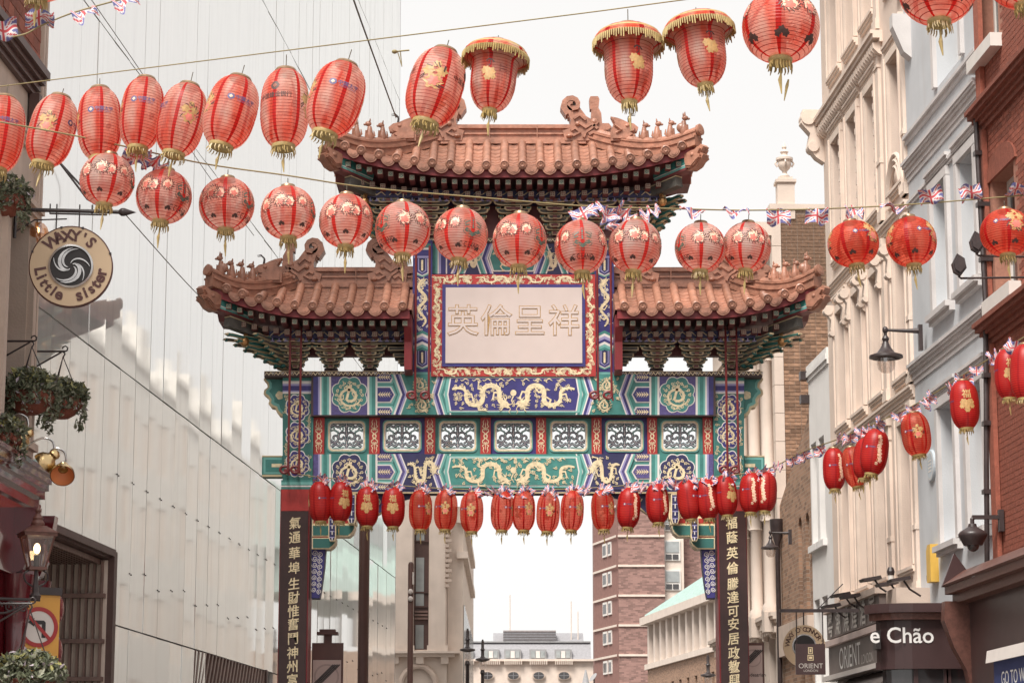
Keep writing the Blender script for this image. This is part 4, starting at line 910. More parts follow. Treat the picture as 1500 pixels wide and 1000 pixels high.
def wall_grid(m, x0, x1, z0, z1, ops, y0, y1):
    xs = sorted({x0, x1, *[v for o in ops for v in o[:2]]}); zs = sorted({z0, z1, *[v for o in ops for v in o[2:4]]})
    xs = [v for v in xs if x0 - 1e-6 <= v <= x1 + 1e-6]; zs = [v for v in zs if z0 - 1e-6 <= v <= z1 + 1e-6]
    for i in range(len(xs) - 1):
        run = None
        for j in range(len(zs) - 1):
            cx, cz = (xs[i] + xs[i + 1]) / 2, (zs[j] + zs[j + 1]) / 2
            hole = any(o[0] < cx < o[1] and o[2] < cz < o[3] for o in ops)
            if not hole: run = (run[0], zs[j + 1]) if run else (zs[j], zs[j + 1])
            if hole or j == len(zs) - 2:
                if run: m.box(xs[i], xs[i + 1], y0, y1, *run)
                run = None
    return m
def window(parent, x0, x1, z0, z1, y, frame='sash_white', glass='glass_dark', bars=(1, 1), fw=.05, arch=False):
    f = MB().mat(frame); yb, yf = y - .05, y
    f.box(x0, x0 + fw, yb, yf, z0, z1); f.box(x1 - fw, x1, yb, yf, z0, z1); f.box(x0 + fw, x1 - fw, yb, yf, z0, z0 + fw * 1.3); f.box(x0 + fw, x1 - fw, yb, yf, z1 - fw, z1)
    zm = (z0 + z1) / 2; f.box(x0 + fw, x1 - fw, yb + .005, yf + .012, zm - fw * .45, zm + fw * .45)
    for k in range(bars[0]): x = x0 + (x1 - x0) * (k + 1) / (bars[0] + 1); f.box(x - .012, x + .012, yb + .01, yf - .004, z0 + fw, z1 - fw)
    w_ = f.build('window', parent)
    for a, b in ((z0 + fw, zm), (zm, z1 - fw)): MB().mat(glass).box(x0 + fw * .5, x1 - fw * .5, yb + .015, yb + .025, a, b).build('pane', w_)
    return w_
def moulding(x0, x1, z, prof, mat):                 # prof: (projection, height) steps upward from z
    m = MB().mat(mat); zz = z
    for p, h in prof: m.box(x0, x1, -.02, p, zz, zz + h); zz += h
    return m
CORN = [(.06, .06), (.10, .05), (.16, .07), (.22, .05), (.25, .06)]

# ================================================================== LEFT: glass-clad block
bL = 8.0; sL = .0706
LW = wall_frame((-bL + sL * 50, 50, 0), (-sL, -1))
kL = math.hypot(1, sL)
def lx(Y): return (50 - Y) * kL
glassb = thing('glass_clad_building', 'tall pale glass panelled building with vertical joints beside the gate', 'building', LW.M)
m = MB().mat('lead'); wall_grid(m, lx(68), lx(28.2), 0, 27, [(lx(34.0), lx(28.2), 0, 5.0)], -.5, -.07); m.build('backing_wall', glassb)
MB().mat('whitewall').box(lx(68), lx(28.2), -8, -.5, 5.2, 27).build('core', glassb)
zr = [2.0, 4.0, 7.63, 12.2, 16.8, 21.4, 26.9]; pw = .95; ys = 34.05; edges = [ys + pw * k for k in range(0, 36)]
pan_n = 0
def gl_panel(Ya, Yb, za, zb, tilt=.006):
    xa, xb = lx(Yb) + .006, lx(Ya) - .006; j = lambda: random.uniform(-tilt, tilt)
    a = [j() for _ in range(3)]; a.append(a[1] + a[2] - a[0])      # planar tilt
    f = [(xa, a[0], za + .012), (xb, a[1], za + .012), (xb, a[3], zb - .012), (xa, a[2], zb - .012)]
    m = MB().mat('panel_glass'); m.add(f + [(p[0], -.065, p[2]) for p in f], [(0, 1, 2, 3), (0, 4, 5, 1), (1, 5, 6, 2), (2, 6, 7, 3), (3, 7, 4, 0)]); m.build('glass_panel', glassb)
for k in range(35):
    for r_ in range(1, 6):
        gl_panel(edges[k], edges[k + 1], zr[r_], zr[r_ + 1])
    if not 39.8 < edges[k] < 46.6: gl_panel(edges[k], edges[k + 1], 1.0, zr[1], .012)
for k in range(6):
    Ya, Yb = 34.05 - pw * (k + 1), 34.05 - pw * k
    gl_panel(Ya, Yb, 5.02, zr[2])
    for r_ in range(2, 5): gl_panel(Ya, Yb, zr[r_], zr[r_ + 1])
# small paired fixings on the joints
m = MB().mat('iron')
for k in range(34):
    for zz in (4.7 + .08 * (k % 3), 6.1):
        for d in (-.05, .05): m.box(lx(edges[k]) + d - .008, lx(edges[k]) + d + .008, .0, .016, zz + .1 * d, zz + .018 + .1 * d)
m.build('panel_fixings', glassb, kind='stuff')
# recessed entrance with slatted screens
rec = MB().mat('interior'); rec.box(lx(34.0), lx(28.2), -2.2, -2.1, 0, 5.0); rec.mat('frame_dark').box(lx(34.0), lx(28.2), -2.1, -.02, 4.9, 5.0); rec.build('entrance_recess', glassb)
m = MB().mat('frame_dark').box(lx(34.02) - .02, lx(33.86), -2.1, .04, 0, 5.01); m.box(lx(33.9), lx(28.3), -.03, .05, 4.93, 5.03); m.build('entrance_frame', glassb)
scr = MB().mat('stone_pale').box(lx(33.90), lx(33.84), -2.0, -.05, 0, 4.88); so_ = scr.build('screen_backing', glassb)
for k in range(18): MB().mat('louvre').box(lx(33.84), lx(33.74), -.10 - .105 * k, -.125 - .105 * k, 0, 4.87).build('screen_slat', so_)
for zz in (4.35, 3.72, 3.2, 2.6): MB().mat('louvre').box(lx(33.84), lx(33.72), -2.0, -.06, zz, zz + .06).build('screen_rail', so_)
for k in range(40): MB().mat('louvre').box(lx(33.7 - .13 * k), lx(33.66 - .13 * k), -2.08, -2.0, 0, 4.7).build('back_slat', glassb)
for k in range(26): MB().mat('louvre').box(lx(33.8), lx(28.4), -.14 - .07 * k, -.17 - .07 * k, 4.82, 4.89).build('soffit_slat', glassb)
# dark louvre in the lower band
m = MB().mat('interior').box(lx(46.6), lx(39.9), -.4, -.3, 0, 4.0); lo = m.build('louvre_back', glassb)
for k in range(26):
    Y0 = 39.9 + .3 * k
    p = [(lx(Y0 + .05), 4.0), (lx(Y0 - .07), 4.0), (lx(Y0 - 1.35), 2.2), (lx(Y0 - 1.23), 2.2)]
    p = [(min(max(q[0], lx(46.6)), lx(39.9 - (4 - q[1]) * .2)), q[1]) for q in p]
    MB().mat('louvre').prism(p, -.12, -.0).build('louvre_slat', lo)
MB().mat('frame_dark').box(lx(46.66), lx(46.54), -.3, .03, 0, 4.02).build('louvre_post', glassb)

# ================================================================== LEFT: the pub corner
PB = wall_frame((-5.27, 26.2, 0), (-.03, -1))
pub = thing('corner_pub', 'stone and red brick corner pub with glossy dark red shopfront', 'building', PB.M)
L_ = 4.0
m = MB().mat('stone'); ops = [(.42, 1.5, 5.35, 7.75)]
wall_grid(m, 0, L_, 4.6, 16, ops, -.5, 0); m.box(0, .06, -7, -.5, 4.6, 16); m.build('wall', pub)
for k, (a, b, c, d) in enumerate(ops):
    window(pub, a, b, c, d, -.25, 'sash_maroon', 'glass_dark')
    moulding(a - .12, b + .12, c - .14, [(.10, .06), (.16, .08)], 'stone').build('sill', pub)
    mm = MB().mat('stone'); mm.box(a - .16, a - .02, 0, .07, c, d); mm.box(b + .02, b + .16, 0, .07, c, d); mm.build('architrave', pub)
    moulding(a - .2, b + .2, d, [(.05, .10), (.08, .06), (.12, .06)], 'stone').build('window_hood', pub)
for xx in (.08, .20): MB().mat('stone').box(xx, xx + .08, 0, .055, 4.6, 16).build('pilaster', pub)
for zz in (8.55,): moulding(-.02, L_, zz, [(.03, .05), (.06, .05), (.08, .04)], 'stone').build('string_course', pub)
# brick upper pier with stone bands
bp = MB().mat('brick_red').box(.66, 4, .01, .10, 9.45, 16); br = bp.build('brick_pier', pub)
for k in range(30):
    zz = 9.47 + k * .145
    if zz > 14.6: break
    if k % 9 in (6, 7): MB().mat('stone_pale').box(.65, 4, .10, .112, zz, zz + .14).build('stone_band', br)
    else:
        for j in range(7): MB().mat('brick_red').box(.67 + j * .23 + (.11 if k % 2 else 0), .89 + j * .23 + (.11 if k % 2 else 0), .098, .108, zz, zz + .135).build('brick', br)
moulding(.55, 4, 9.17, [(.06, .06), (.10, .07), (.15, .06), (.20, .09)], 'frame_dark').build('cornice', pub)
MB().mat('frame_dark').box(.60, .74, .02, .13, 8.8, 9.17).build('corbel', pub)
# shopfront
m = moulding(-.10, L_, 4.6, [(.08, .08), (.12, .07), (.10, .06), (.16, .09), (.20, .07), (.23, .08), (.26, .05)], 'pub_red'); m.build('shop_cornice', pub)
MB().mat('pub_red').box(0, L_, -.3, .10, 3.9, 4.6).build('fascia', pub)
for xx in (.10, .9): 
    m = MB().mat('pub_red'); m.lathe([(.15, 0), (.15, .6), (.12, .7), (.11, 3.0), (.13, 3.05), (.11, 3.1), (.13, 3.55), (.17, 3.7), (.19, 3.9)], 16, (xx, .12, 0)); m.build('column', pub, True)
    m = MB().mat('pub_red').prismx([(.1, 4.6), (.34, 4.6), (.32, 4.45), (.22, 4.3), (.26, 4.1), (.2, 3.95), (.1, 3.9)], xx - .09, xx + .09); m.build('console', pub)
MB().mat('pub_red').box(0, L_, -.3, .02, 0, 3.9).build('shop_wall', pub)
for k, zz in enumerate((3.35, 2.9)):
    m = MB().mat('pub_red_bright').ell((.16, .30, zz + .25), (.20, .17, .22)); m.build('round_boss', pub, True)

# ================================================================== RIGHT: terrace
aR = 8.0; sR = .0536; kR = math.hypot(1, sR)
RW = wall_frame((aR - sR * 35, 35, 0), (-sR, 1))
def rx(Y): return (Y - 35) * kR
def rp(px, py, off=0.): return RW.at(px, py, off)
XA = rp(1338, 500)[0]; XB = rp(1213, 500)[0]; XC = rp(1451, 500)[0]; XD = rp(1186, 650)[0]; XE = rp(1139, 600)[0]
# cream stucco house
cr = thing('cream_house', 'tall cream stucco town house with dentil string course and scrolled window brackets', 'house', RW.M)
wc = [rp(p, 320)[0] for p in (1229.5, 1254, 1281, 1317)]; ww_ = .40
rows = [(5.05, 7.25), (8.0, 10.0), (11.0, 13.1), (14.35, 16.3)]
ops = [(x - ww_, x + ww_, a, b) for x in wc for a, b in rows]
m = MB().mat('cream'); wall_grid(m, XA + .01, XB, 4.3, 19.5, ops, -.45, 0); m.box(XA + .01, XB, -9, -.45, 4.3, 19.5); m.build('wall', cr)
for x in wc:
    for ri, (a, b) in enumerate(rows):
        window(cr, x - ww_, x + ww_, a, b, -.17, 'sash_maroon' if (x == wc[-1] or x == wc[0]) else 'sash_white', 'glass_dark')
        moulding(x - ww_ - .16, x + ww_ + .16, a - .16, [(.04, .05), (.07, .04), (.09, .05)], 'cream_trim').build('sill', cr)
        mm = MB().mat('cream_trim')
        for s_ in (-1, 1): mm.box(x + s_ * (ww_ + .01), x + s_ * (ww_ + .15), 0, .05, a, b + .12); mm.box(x + s_ * (ww_ + .10), x + s_ * (ww_ + .155), .05, .075, a, b + .12)
        mm.box(x - ww_ - .16, x + ww_ + .16, 0, .052, b + .01, b + .15); mm.build('architrave', cr)
        if ri in (1, 2): moulding(x - ww_ - .24, x + ww_ + .24, b + .20, [(.03, .05), (.06, .04), (.08, .04)], 'cream_trim').build('window_hood', cr)
        if ri == 1:
            for s_ in (-1, 1):
                m = MB().mat('cream_trim'); xx = x + s_ * (ww_ + .14)
                m.prismx([(0, b + .18), (.19, b + .18), (.19, b + .05), (.10, b - .08), (.12, b - .25), (.05, b - .42), (0, b - .45)], xx - .075, xx + .075); m.lathe([(.08, -.09), (.08, .09)], 12, (xx, .15, b + .08), (1, 0, 0)); m.lathe([(.055, -.09), (.055, .09)], 12, (xx, .08, b - .32), (1, 0, 0)); m.build('scroll_bracket', cr, True)
for zz, nm in ((10.42, 'string_course'), (7.55, 'string_course')): moulding(XA + .02, XB + .03, zz, [(.02, .05), (.04, .06), (.07, .04), (.09, .04)], 'cream_trim').build(nm, cr)
sc = moulding(XA + 1.55, XB + .03, 13.62, [(.05, .06), (.16, .07), (.2, .06)], 'cream_trim').build('dentil_course', cr)
n = 34
for k in range(n):
    x = XA + 1.6 + (XB - XA - 1.6) * (k + .5) / n
    m = MB().mat('cream_trim').prismx([(.0, 13.62), (.15, 13.62), (.14, 13.53), (.06, 13.45), (0, 13.42)], x - .045, x + .045); m.build('dentil', sc)
moulding(XA, XB + .1, 17.2, [(.1, .1), (.2, .1), (.35, .12), (.5, .15)], 'cream_trim').build('main_cornice', cr)
for x in (rp(1299, 500)[0], XA + .16):
    for (a, b) in ((4.6, 7.5), (7.78, 10.4), (10.7, 13.6), (13.9, 17.2)):
        mm = MB().mat('cream_trim').box(x - .14, x + .14, 0, .05, a, b); mm.box(x - .155, x + .155, 0, .07, b - .35, b - .31); mm.box(x - .165, x + .165, 0, .09, b - .12, b); mm.box(x - .155, x + .155, 0, .07, a, a + .18); mm.box(x - .15, x + .15, 0, .065, a + .95, a + 1.03); mm.build('pilaster', cr)
for x in wc[:3]:
    for s_ in (-1,):
        mm = MB().mat('cream_trim')
        for k in range(9): mm.box(x + s_ * (ww_ + .02), x + s_ * (ww_ + .09), .05, .075, 11.1 + k * .22, 11.2 + k * .22)
        mm.build('carved_strip', cr)
m = MB().mat('cream_trim'); x = XB + .02; m.prismx([(0, 14.0), (.38, 14.0), (.42, 13.75), (.25, 13.55), (.3, 13.3), (.15, 13.1), (0, 13.0)], x - .12, x + .12); m.lathe([(.14, -.15), (.14, .15)], 14, (x, .28, 13.85), (1, 0, 0)); m.lathe([(.10, -.15), (.10, .15)], 14, (x, .2, 13.3), (1, 0, 0)); m.build('scroll_bracket', cr, True)
# cast shell over the end bay
mm = MB().mat('cream_trim'); x = wc[3]
mm.M = Matrix.Identity(4)
for k in range(3): mm.tube([(x + (.62 - .1 * k) * math.cos(R(a)), .05, 10.75 + (.75 - .1 * k) * math.sin(R(a))) for a in range(0, 181, 15)], .035, 6)
mm.build('arched_hood', cr, True)

# pale blue house
bl = thing('pale_blue_house', 'pale blue rendered town house with moulded cornices and large arched upper window', 'house', RW.M)
w2 = [rp(p, 420)[0] for p in (1382, 1424)]; ops = []
for x in w2: ops += [(x - .45, x + .45, 5.15, 7.1), (x - .45, x + .45, 8.5, 10.3)]
xa_ = rp(1392, 130)[0]; ops.append((xa_ - .75, xa_ + .75, 11.75, 14.2))
m = MB().mat('paleblue'); wall_grid(m, XC + .005, XA, 4.3, 19, ops, -.6, 0); m.box(XC + .005, XA, -9, -.6, 4.3, 19); m.build('wall', bl)
for (a, b, c, d) in ops:
    big = b - a > 1
    window(bl, a, b, c, d, -.32 if big else -.17, 'sash_white', 'glass_dark', (2, 1) if big else (1, 1), .07)
    mm = MB().mat('paleblue_trim')
    for xx in (a - .15, b + .01): mm.box(xx, xx + .14, 0, .06, c, d)
    mm.box(a - .15, b + .15, 0, .062, d + .01, d + .14); mm.build('architrave', bl)
    if not big:
        moulding(a - .25, b + .25, d + .17, [(.03, .05), (.06, .05), (.09, .05)], 'paleblue_trim').build('window_hood', bl)
        moulding(a - .2, b + .2, c - .16, [(.08, .06), (.14, .08)], 'paleblue_trim').build('sill', bl)
    else:
        # arch infill above the big window
        m = MB().mat('paleblue'); r_ = (b - a) / 2; xm = (a + b) / 2
        for s_ in (-1, 1): m.prism([(xm + s_ * r_, d - .55)] + [(xm + s_ * r_ * math.cos(R(q)), d - .55 + .55 * math.sin(R(q))) for q in range(0, 91, 15)] + [(xm + s_ * r_, d)], -.44, -.004)
        m.build('arch_spandrel', bl)
        mm = MB().mat('paleblue_trim'); mm.tube([(xm + (r_ + .12) * math.cos(R(q)), .05, d - .5 + .7 * math.sin(R(q))) for q in range(0, 181, 12)], .06, 6); mm.build('arch_moulding', bl, True)
BC = [(.02, .08), (.04, .08), (.07, .05), (.10, .04), (.12, .05)]
for zz in (7.72, 10.85): moulding(XC + .02, XA - .01, zz, BC, 'paleblue_trim').build('cornice', bl)
moulding(XC + .02, XA - .01, 11.45, [(.04, .07), (.08, .05)], 'paleblue_trim').build('string_course', bl)
moulding(XC + .02, XA - .01, 10.45, [(.03, .05), (.05, .05)], 'paleblue_trim').build('string_course', bl)
MB().mat('paleblue_trim').prismx([(0, 13.4), (.28, 13.4), (.28, 13.2), (.12, 12.8), (0, 12.7)], XA - .5, XA - .28).build('corbel', bl)
# drainpipe and blue plaque
def dp(px, py, off): x, z_ = rp(px, py, off); return (x, off, z_)
m = MB().mat('iron'); pts = [dp(1446, 830, .12), dp(1444, 480, .12), dp(1441, 465, .12), dp(1441, 450, .12), dp(1443.5, 440, .12), dp(1429, 168, .12)]
m.tube(pts, .035, 8)
for py in (720, 620, 550, 380, 300, 225): q = dp(1445 if py > 460 else 1443.5 - (440 - py) * .053, py, .12); m.box(q[0] - .06, q[0] + .06, .0, .17, q[2] - .03, q[2] + .03)
o = m.build('drainpipe', None, True); o.matrix_basis = RW.M; tag(o, 'thin black drainpipe running down the pale blue house beside the red brick', 'drainpipe')
x, z_ = rp(1366, 682); m = MB().mat('plaque_blue').lathe([(.235, 0), (.235, .03), (.22, .04), (.0001, .04)], 28, (x, 0, z_), (0, 1, 0)); m.mat('sash_white').lathe([(.205, .041), (.195, .043), (.0001, .0415)], 28, (x, 0, z_), (0, 1, 0)); m.mat('plaque_blue').lathe([(.19, .0432), (.0001, .0435)], 28, (x, 0, z_), (0, 1, 0)); m.mat('sash_white')
for k in range(4): m.box(x - .10, x + .10, .0, .046, z_ - .09 + k * .05, z_ - .07 + k * .05)
o = m.build('wall_plaque'); o.matrix_basis = RW.M; tag(o, 'round pale blue plaque on the pale blue house', 'plaque')
x, z_ = rp(1366, 826, .06); m = MB().mat('box_yellow').prism([(x - .13, z_ - .26), (x + .13, z_ - .26), (x + .13, z_ + .20), (x + .05, z_ + .28), (x - .13, z_ + .28)], 0, .12); m.mat('iron').box(x + .15, x + .24, 0, .1, z_ - .22, z_ - .14); o = m.build('alarm_box'); o.matrix_basis = RW.M; tag(o, 'yellow alarm box at the foot of the pale blue house wall', 'alarm box')

# red brick house
rb_ = thing('red_brick_house', 'red brick building with moulded terracotta cornice and dark shopfront', 'building', RW.M)
X0 = rx(24.5); ops = [(rx(30.35), rx(31.35), 11.4, 13.2), (rx(29.9), rx(31.0), 8.0, 9.6)]
m = MB().mat('mortar_red'); wall_grid(m, X0, XC, 4.2, 18, ops, -.5, 0); m.box(X0, XC, -8, -.5, 4.2, 18); wl = m.build('wall', rb_)
bm_ = {}
for (ln) in (.215, .1025): bm_[ln] = MB().mat('brick_red').box(0, ln, -.01, .006, 0, .067).mesh('brick')
cnt = 0; stuff = MB().mat('brick_red'); cand = []
k = 0; zz = 4.25
while zz < 13.2:
    x = XC - .005
    first = True
    while x > rx(29.2):
        ln = .1025 if (first and k % 2) else .215; first = False
        xa = x - ln
        if not any(o[0] - .05 < x and xa < o[1] + .05 and o[2] - .1 < zz + .03 < o[3] + .1 for o in ops): cand.append((xa, zz, ln))
        x = xa - .010
    zz += .075; k += 1
random.shuffle(cand)
cand.sort(key=lambda c: abs(c[1] - 9.0) + .5 * abs(c[0] - XC + .9))
for i, (xa, zz, ln) in enumerate(cand):
    if i < 290: put('brick', bm_[ln], wl, (xa, random.uniform(-.003, .003), zz))
    else: stuff.box(xa, xa + ln, -.01, .004 + random.uniform(0, .004), zz, zz + .067)
stuff.build('far_bricks', wl, kind='stuff')
for (a, b, c, d) in ops:
    window(rb_, a, b, c, d, -.2, 'sash_white', 'glass_dark', (2, 1), .06)
    moulding(a - .15, b + .15, c - .18, [(.16, .18)], 'sash_white').build('sill', rb_)
    mm = MB().mat('brick_red'); mm.prism([(a - .2, d)] + [((a + b) / 2 + ((b - a) / 2 + .2) * math.cos(R(180 - q)), d + .35 * math.sin(R(q))) for q in range(0, 181, 20)] + [(b + .2, d)], .0, .035); mm.build('brick_arch', rb_)
for zz in (10.35, 7.45): moulding(X0, XC + .03, zz, [(.05, .07), (.09, .06), (.14, .05), (.2, .06), (.24, .06)], 'brick_red').build('terracotta_cornice', rb_)
for xx in (XC - .26,):
    for (a, b) in ((4.3, 7.45), (7.75, 10.35), (10.65, 18)): MB().mat('brick_red').box(xx, xx + .25, .013, .075, a, b).build('brick_pier', rb_)

# white rendered narrow house
wh = thing('white_house', 'narrow white rendered house lower than the cream house', 'house', RW.M)
yq = [rp(p, 740)[0] for p in (1193.5, 1205)]; ops = []
for x in yq: ops += [(x - .28, x + .28, 6.2, 8.1), (x - .28, x + .28, 3.6, 5.2)]
m = MB().mat('whitewall'); wall_grid(m, XB + .005, XD, 2.5, 9.55, ops, -.4, 0); m.box(XB + .005, XD, -7, -.4, 2.5, 9.55); m.build('wall', wh)
for (a, b, c, d) in ops: window(wh, a, b, c, d, -.2, 'sash_white', 'glass_dark'); moulding(a - .1, b + .1, c - .12, [(.08, .12)], 'whitewall').build('sill', wh)
moulding(XB, XD, 9.3, [(.03, .08), (.06, .1), (.04, .12)], 'whitewall').build('parapet', wh)
for zz, ff in ((9.35, .25), (8.9, .12)): MB().mat('iron').box(XD - .1, XD + .08, .0, .16, zz, zz + .16).build('floodlight', wh)
# brown brick house with arched windows
bh = thing('brown_brick_house', 'narrow brown brick house with arched windows beside the white house', 'house', RW.M)
m = MB().mat('brick_far'); ops = [(XD + .25 + .8 * k, XD + .65 + .8 * k, a, b) for k in range(2) for a, b in ((5.1, 6.9), (2.6, 4.1))]
wall_grid(m, XD + .005, XE, 2, 7.4, ops, -.4, 0); m.box(XD + .005, XE, -6, -.4, 2, 7.4); m.prism([(XD + .005, 7.4), (XE, 7.4), (XD + .005, 8.7)], -.4, 0); m.build('wall', bh)
for (a, b, c, d) in ops:
    window(bh, a, b, c, d, -.15, 'frame_dark', 'glass_dark'); mm = MB().mat('brick_far'); xm = (a + b) / 2; r_ = (b - a) / 2
    for s_ in (-1, 1): mm.prism([(xm + s_ * r_, d - r_)] + [(xm + s_ * r_ * math.cos(R(q)), d - r_ + r_ * math.sin(R(q))) for q in range(0, 91, 15)] + [(xm + s_ * r_, d)], -.14, -.004)
    mm.build('arch_spandrel', bh)
MB().mat('stone').box(XD, XE, 0, .12, 4.35, 4.95).build('stone_balcony', bh)
m = MB().mat('iron').lathe([(.05, 2), (.05, 6.6), (.14, 6.9), (.15, 7.1)], 10, (XE - .25, .1, 0)); m.build('rainwater_pipe', bh, True)
# ornate white stone building with brick party wall
ob = thing('ornate_stone_building', 'ornate pale stone building with columns and tall brown brick end wall', 'building', RW.M)
XF = rx(58); Zt = 13.3
m = MB().mat('stone_pale'); ops = []
bays = [XE + .5 + 1.75 * k for k in range(4)]
for x in bays:
    for (a, b) in ((3.0, 4.9), (5.7, 7.4), (8.6, 10.6), (11.3, 12.6)): ops.append((x + .35, x + 1.15, a, b))
wall_grid(m, XE + .28, XF, 1.5, Zt, ops, -.4, 0); m.box(XE + .25, XF, -8, -.4, 1.5, Zt); m.build('wall', ob)
for (a, b, c, d) in ops: window(ob, a, b, c, d, -.25, 'frame_dark', 'glass_dark')
for x in bays:
    for (a, b) in ((8.0, 10.9), (5.3, 7.6)):
        mm = MB().mat('stone_pale'); xx = x - .02
        mm.lathe([(.17, a), (.17, a + .12), (.12, a + .2), (.115, b - .5), (.15, b - .45), (.13, b - .4), (.2, b - .1), (.22, b)], 12, (xx, .14, 0)); mm.build('column', ob, True)
        mm = MB().mat('stone_pale').box(xx - .2, xx + .2, 0, .34, b, b + .25); mm.build('column_block', ob); MB().mat('stone_pale').box(xx - .16, xx + .16, 0, .3, a - .4, a).build('column_base', ob)
    for d in (10.6, 7.4, 4.9): mm = MB().mat('stone_pale').tube([(x + .75 + .5 * math.cos(R(q)), .06, d - .1 + .45 * math.sin(R(q))) for q in range(0, 181, 20)], .07, 6); mm.box(x + .66, x + .84, .0, .2, d + .22, d + .5); mm.build('arched_head', ob, True)
    mm = MB().mat('stone_pale').prism([(x + .2, 5.0), (x + 1.3, 5.0), (x + .75, 5.4)], 0, .18); mm.build('pediment', ob)
for zz, f in ((11.1, 1), (7.75, 1.2), (5.0, .7), (Zt - .3, 1.5)):
    o_ = moulding(XE, XF, zz, [(.1 * f, .07), (.16 * f, .07), (.26 * f, .06), (.32 * f, .08)], 'stone_pale').build('cornice', ob)
    mm = MB().mat('stone_pale')
    for k in range(int((XF - XE) / .25) - 1): x = XE + .08 + k * .25; mm.box(x, x + .12, 0, .2 * f, zz - .12, zz)
    mm.build('dentils', ob, kind='stuff')
# stone quoin strip and party wall facing up the street
PWx = XE + .02
m = MB().mat('mortar').box(PWx, PWx + .25, -8, -.12, 3.5, Zt + .25); pw_ = m.build('party_wall', ob)
# bricks on the face that looks back along the street (local -x face)
bmesh_ = {ln: MB().mat('brick_brown').box(-.012, .01, 0, ln, 0, .064).mesh('brick') for ln in (.215, .1025)}
zz = 7.3; k = 0; n_ = 0; st2 = MB().mat('brick_brown')
while zz < Zt + .15:
    y = -.15; j = 0
    while y > -1.62:
        ln = .1025 if (j + k) % 2 else .215
        if n_ < 300 and y > -1.1 and zz > 8: put('brick', bmesh_[ln], pw_, (PWx + random.uniform(-.004, .003), y - ln, zz)); n_ += 1
        else: st2.box(PWx - .01 - random.uniform(0, .004), PWx + .01, y - ln, y, zz, zz + .064)
        y -= ln + .012; j += 1
    zz += .076; k += 1
st2.build('lower_bricks', pw_, kind='stuff')
for k in range(17): MB().mat('stone_pale').box(PWx - .03, PWx + .27, -.14, .05, 3.5 + k * .58, 4.07 + k * .58).build('quoin', ob)
MB().mat('stone_pale').box(PWx - .06, PWx + .3, -8, .08, Zt + .25, Zt + .36).build('coping', ob)
ux, uz = PWx + .15, Zt + .42
wx = RW.M @ Vector((ux, -.28, uz))
m = MB().mat('stone_pale'); m.box(-.24, .24, -.24, .24, -.5, .55); m.box(-.29, .29, -.29, .29, .55, .63); m.box(-.2, .2, -.2, .2, .63, .72); pd = m.build('pedestal', None); 
un = thing('stone_urn', 'carved stone urn finial on a pedestal above the brown brick end wall', 'urn', wx); pd.parent = un; un.scale = (.74, .74, .74)
m = MB().mat('stone_pale').lathe([(.13, .72), (.14, .78), (.06, .86), (.07, .92), (.15, 1.0), (.2, 1.12), (.18, 1.2), (.24, 1.24), (.24, 1.3), (.1, 1.36), (.08, 1.42), (.12, 1.48), (.05, 1.56), (.07, 1.62), (.03, 1.7), (.0001, 1.78)], 16, (0, 0, 0))
for k in range(4): a = PI / 2 * k; m.tube([(.2 * math.cos(a), .2 * math.sin(a), 1.22), (.26 * math.cos(a), .26 * math.sin(a), 1.14), (.2 * math.cos(a), .2 * math.sin(a), 1.05)], .03, 6)
m.build('urn', un, True)
for k in range(2): MB().mat('slate').box(PWx + .4 + k * .5, PWx + .75 + k * .5, -2.4, -1.5, Zt + .3, Zt + 1.0).build('chimney', ob)

# ================================================================== FAR END OF THE STREET
# stone corner building
SB = Frame(Matrix.Translation((0, 78, 0)))
def sx(px, py=860): return SB.at(px, py)[0]
def sz(py): return SB.at(620, py)[1]
sb = thing('stone_corner_building', 'pale stone corner building with tall brown framed window bay', 'building', SB.M)
m = MB().mat('stone_pale'); xl0, xl1 = sx(556), sx(655); wa, wb = sx(606), sx(628)
wall_grid(m, xl0, xl1, 0, sz(700), [(wa, wb, sz(951), sz(725))], 0, .5); m.box(xl0, xl1, .5, 10, 0, sz(700))
m.build('wall', sb)
m = MB().mat('frame_dark').box(wa, wb, .28, .4, sz(951), sz(725)); bay = m.build('window_bay', sb)
for (ya, yb) in ((815, 865), (868, 886), (914, 949), (740, 790)):
    MB().mat('glass_pale').box(wa + .06, (wb + wa) / 2 + .08, .25, .29, sz(yb), sz(ya)).build('pane', bay); MB().mat('frame_dark').box(wa, wb, .22, .3, sz(yb) - .05, sz(yb)).build('transom', bay)
for k in range(3): MB().mat('louvre').box(wa + .03, wb - .03, .2, .28, sz(896 + 5 * k), sz(893 + 5 * k)).build('panel_rib', bay)
for (a, b) in ((572, 604), (630, 653)):
    mm = MB().mat('stone_pale').box(sx(a), sx(b), -.14, 0, sz(950), sz(704)); mm.box(sx(a) - .08, sx(b) + .08, -.2, 0, sz(955), sz(945)); mm.build('pilaster', sb)
for k, (pr, y0_, y1_) in enumerate(((.25, 962, 957), (.4, 957, 954))): MB().mat('stone_pale').box(xl0, xl1 + pr, -pr, 2, sz(y0_), sz(y1_)).build('cornice', sb)
for k in range(3): x = sx(580 + 36 * k); MB().mat('stone_pale').box(x - .12, x + .12, -.22, 0, sz(972), sz(962)).build('corbel', sb)
mm = MB().mat('stone'); cx = sx(614); mm.tube([(cx + .55 * math.cos(R(q)), -.1, sz(1003) + .6 * math.sin(R(q))) for q in range(0, 181, 15)], .1, 8); mm.build('door_arch', sb, True)
MB().mat('glass_dark').box(cx - .5, cx + .5, -.03, 0, 0, sz(1000)).build('door_glass', sb)
m = MB().mat('stone_pale').box(sx(655) + .01, sx(655) + .5, .3, 22, 0, sz(740)); m.build('side_wall', sb)
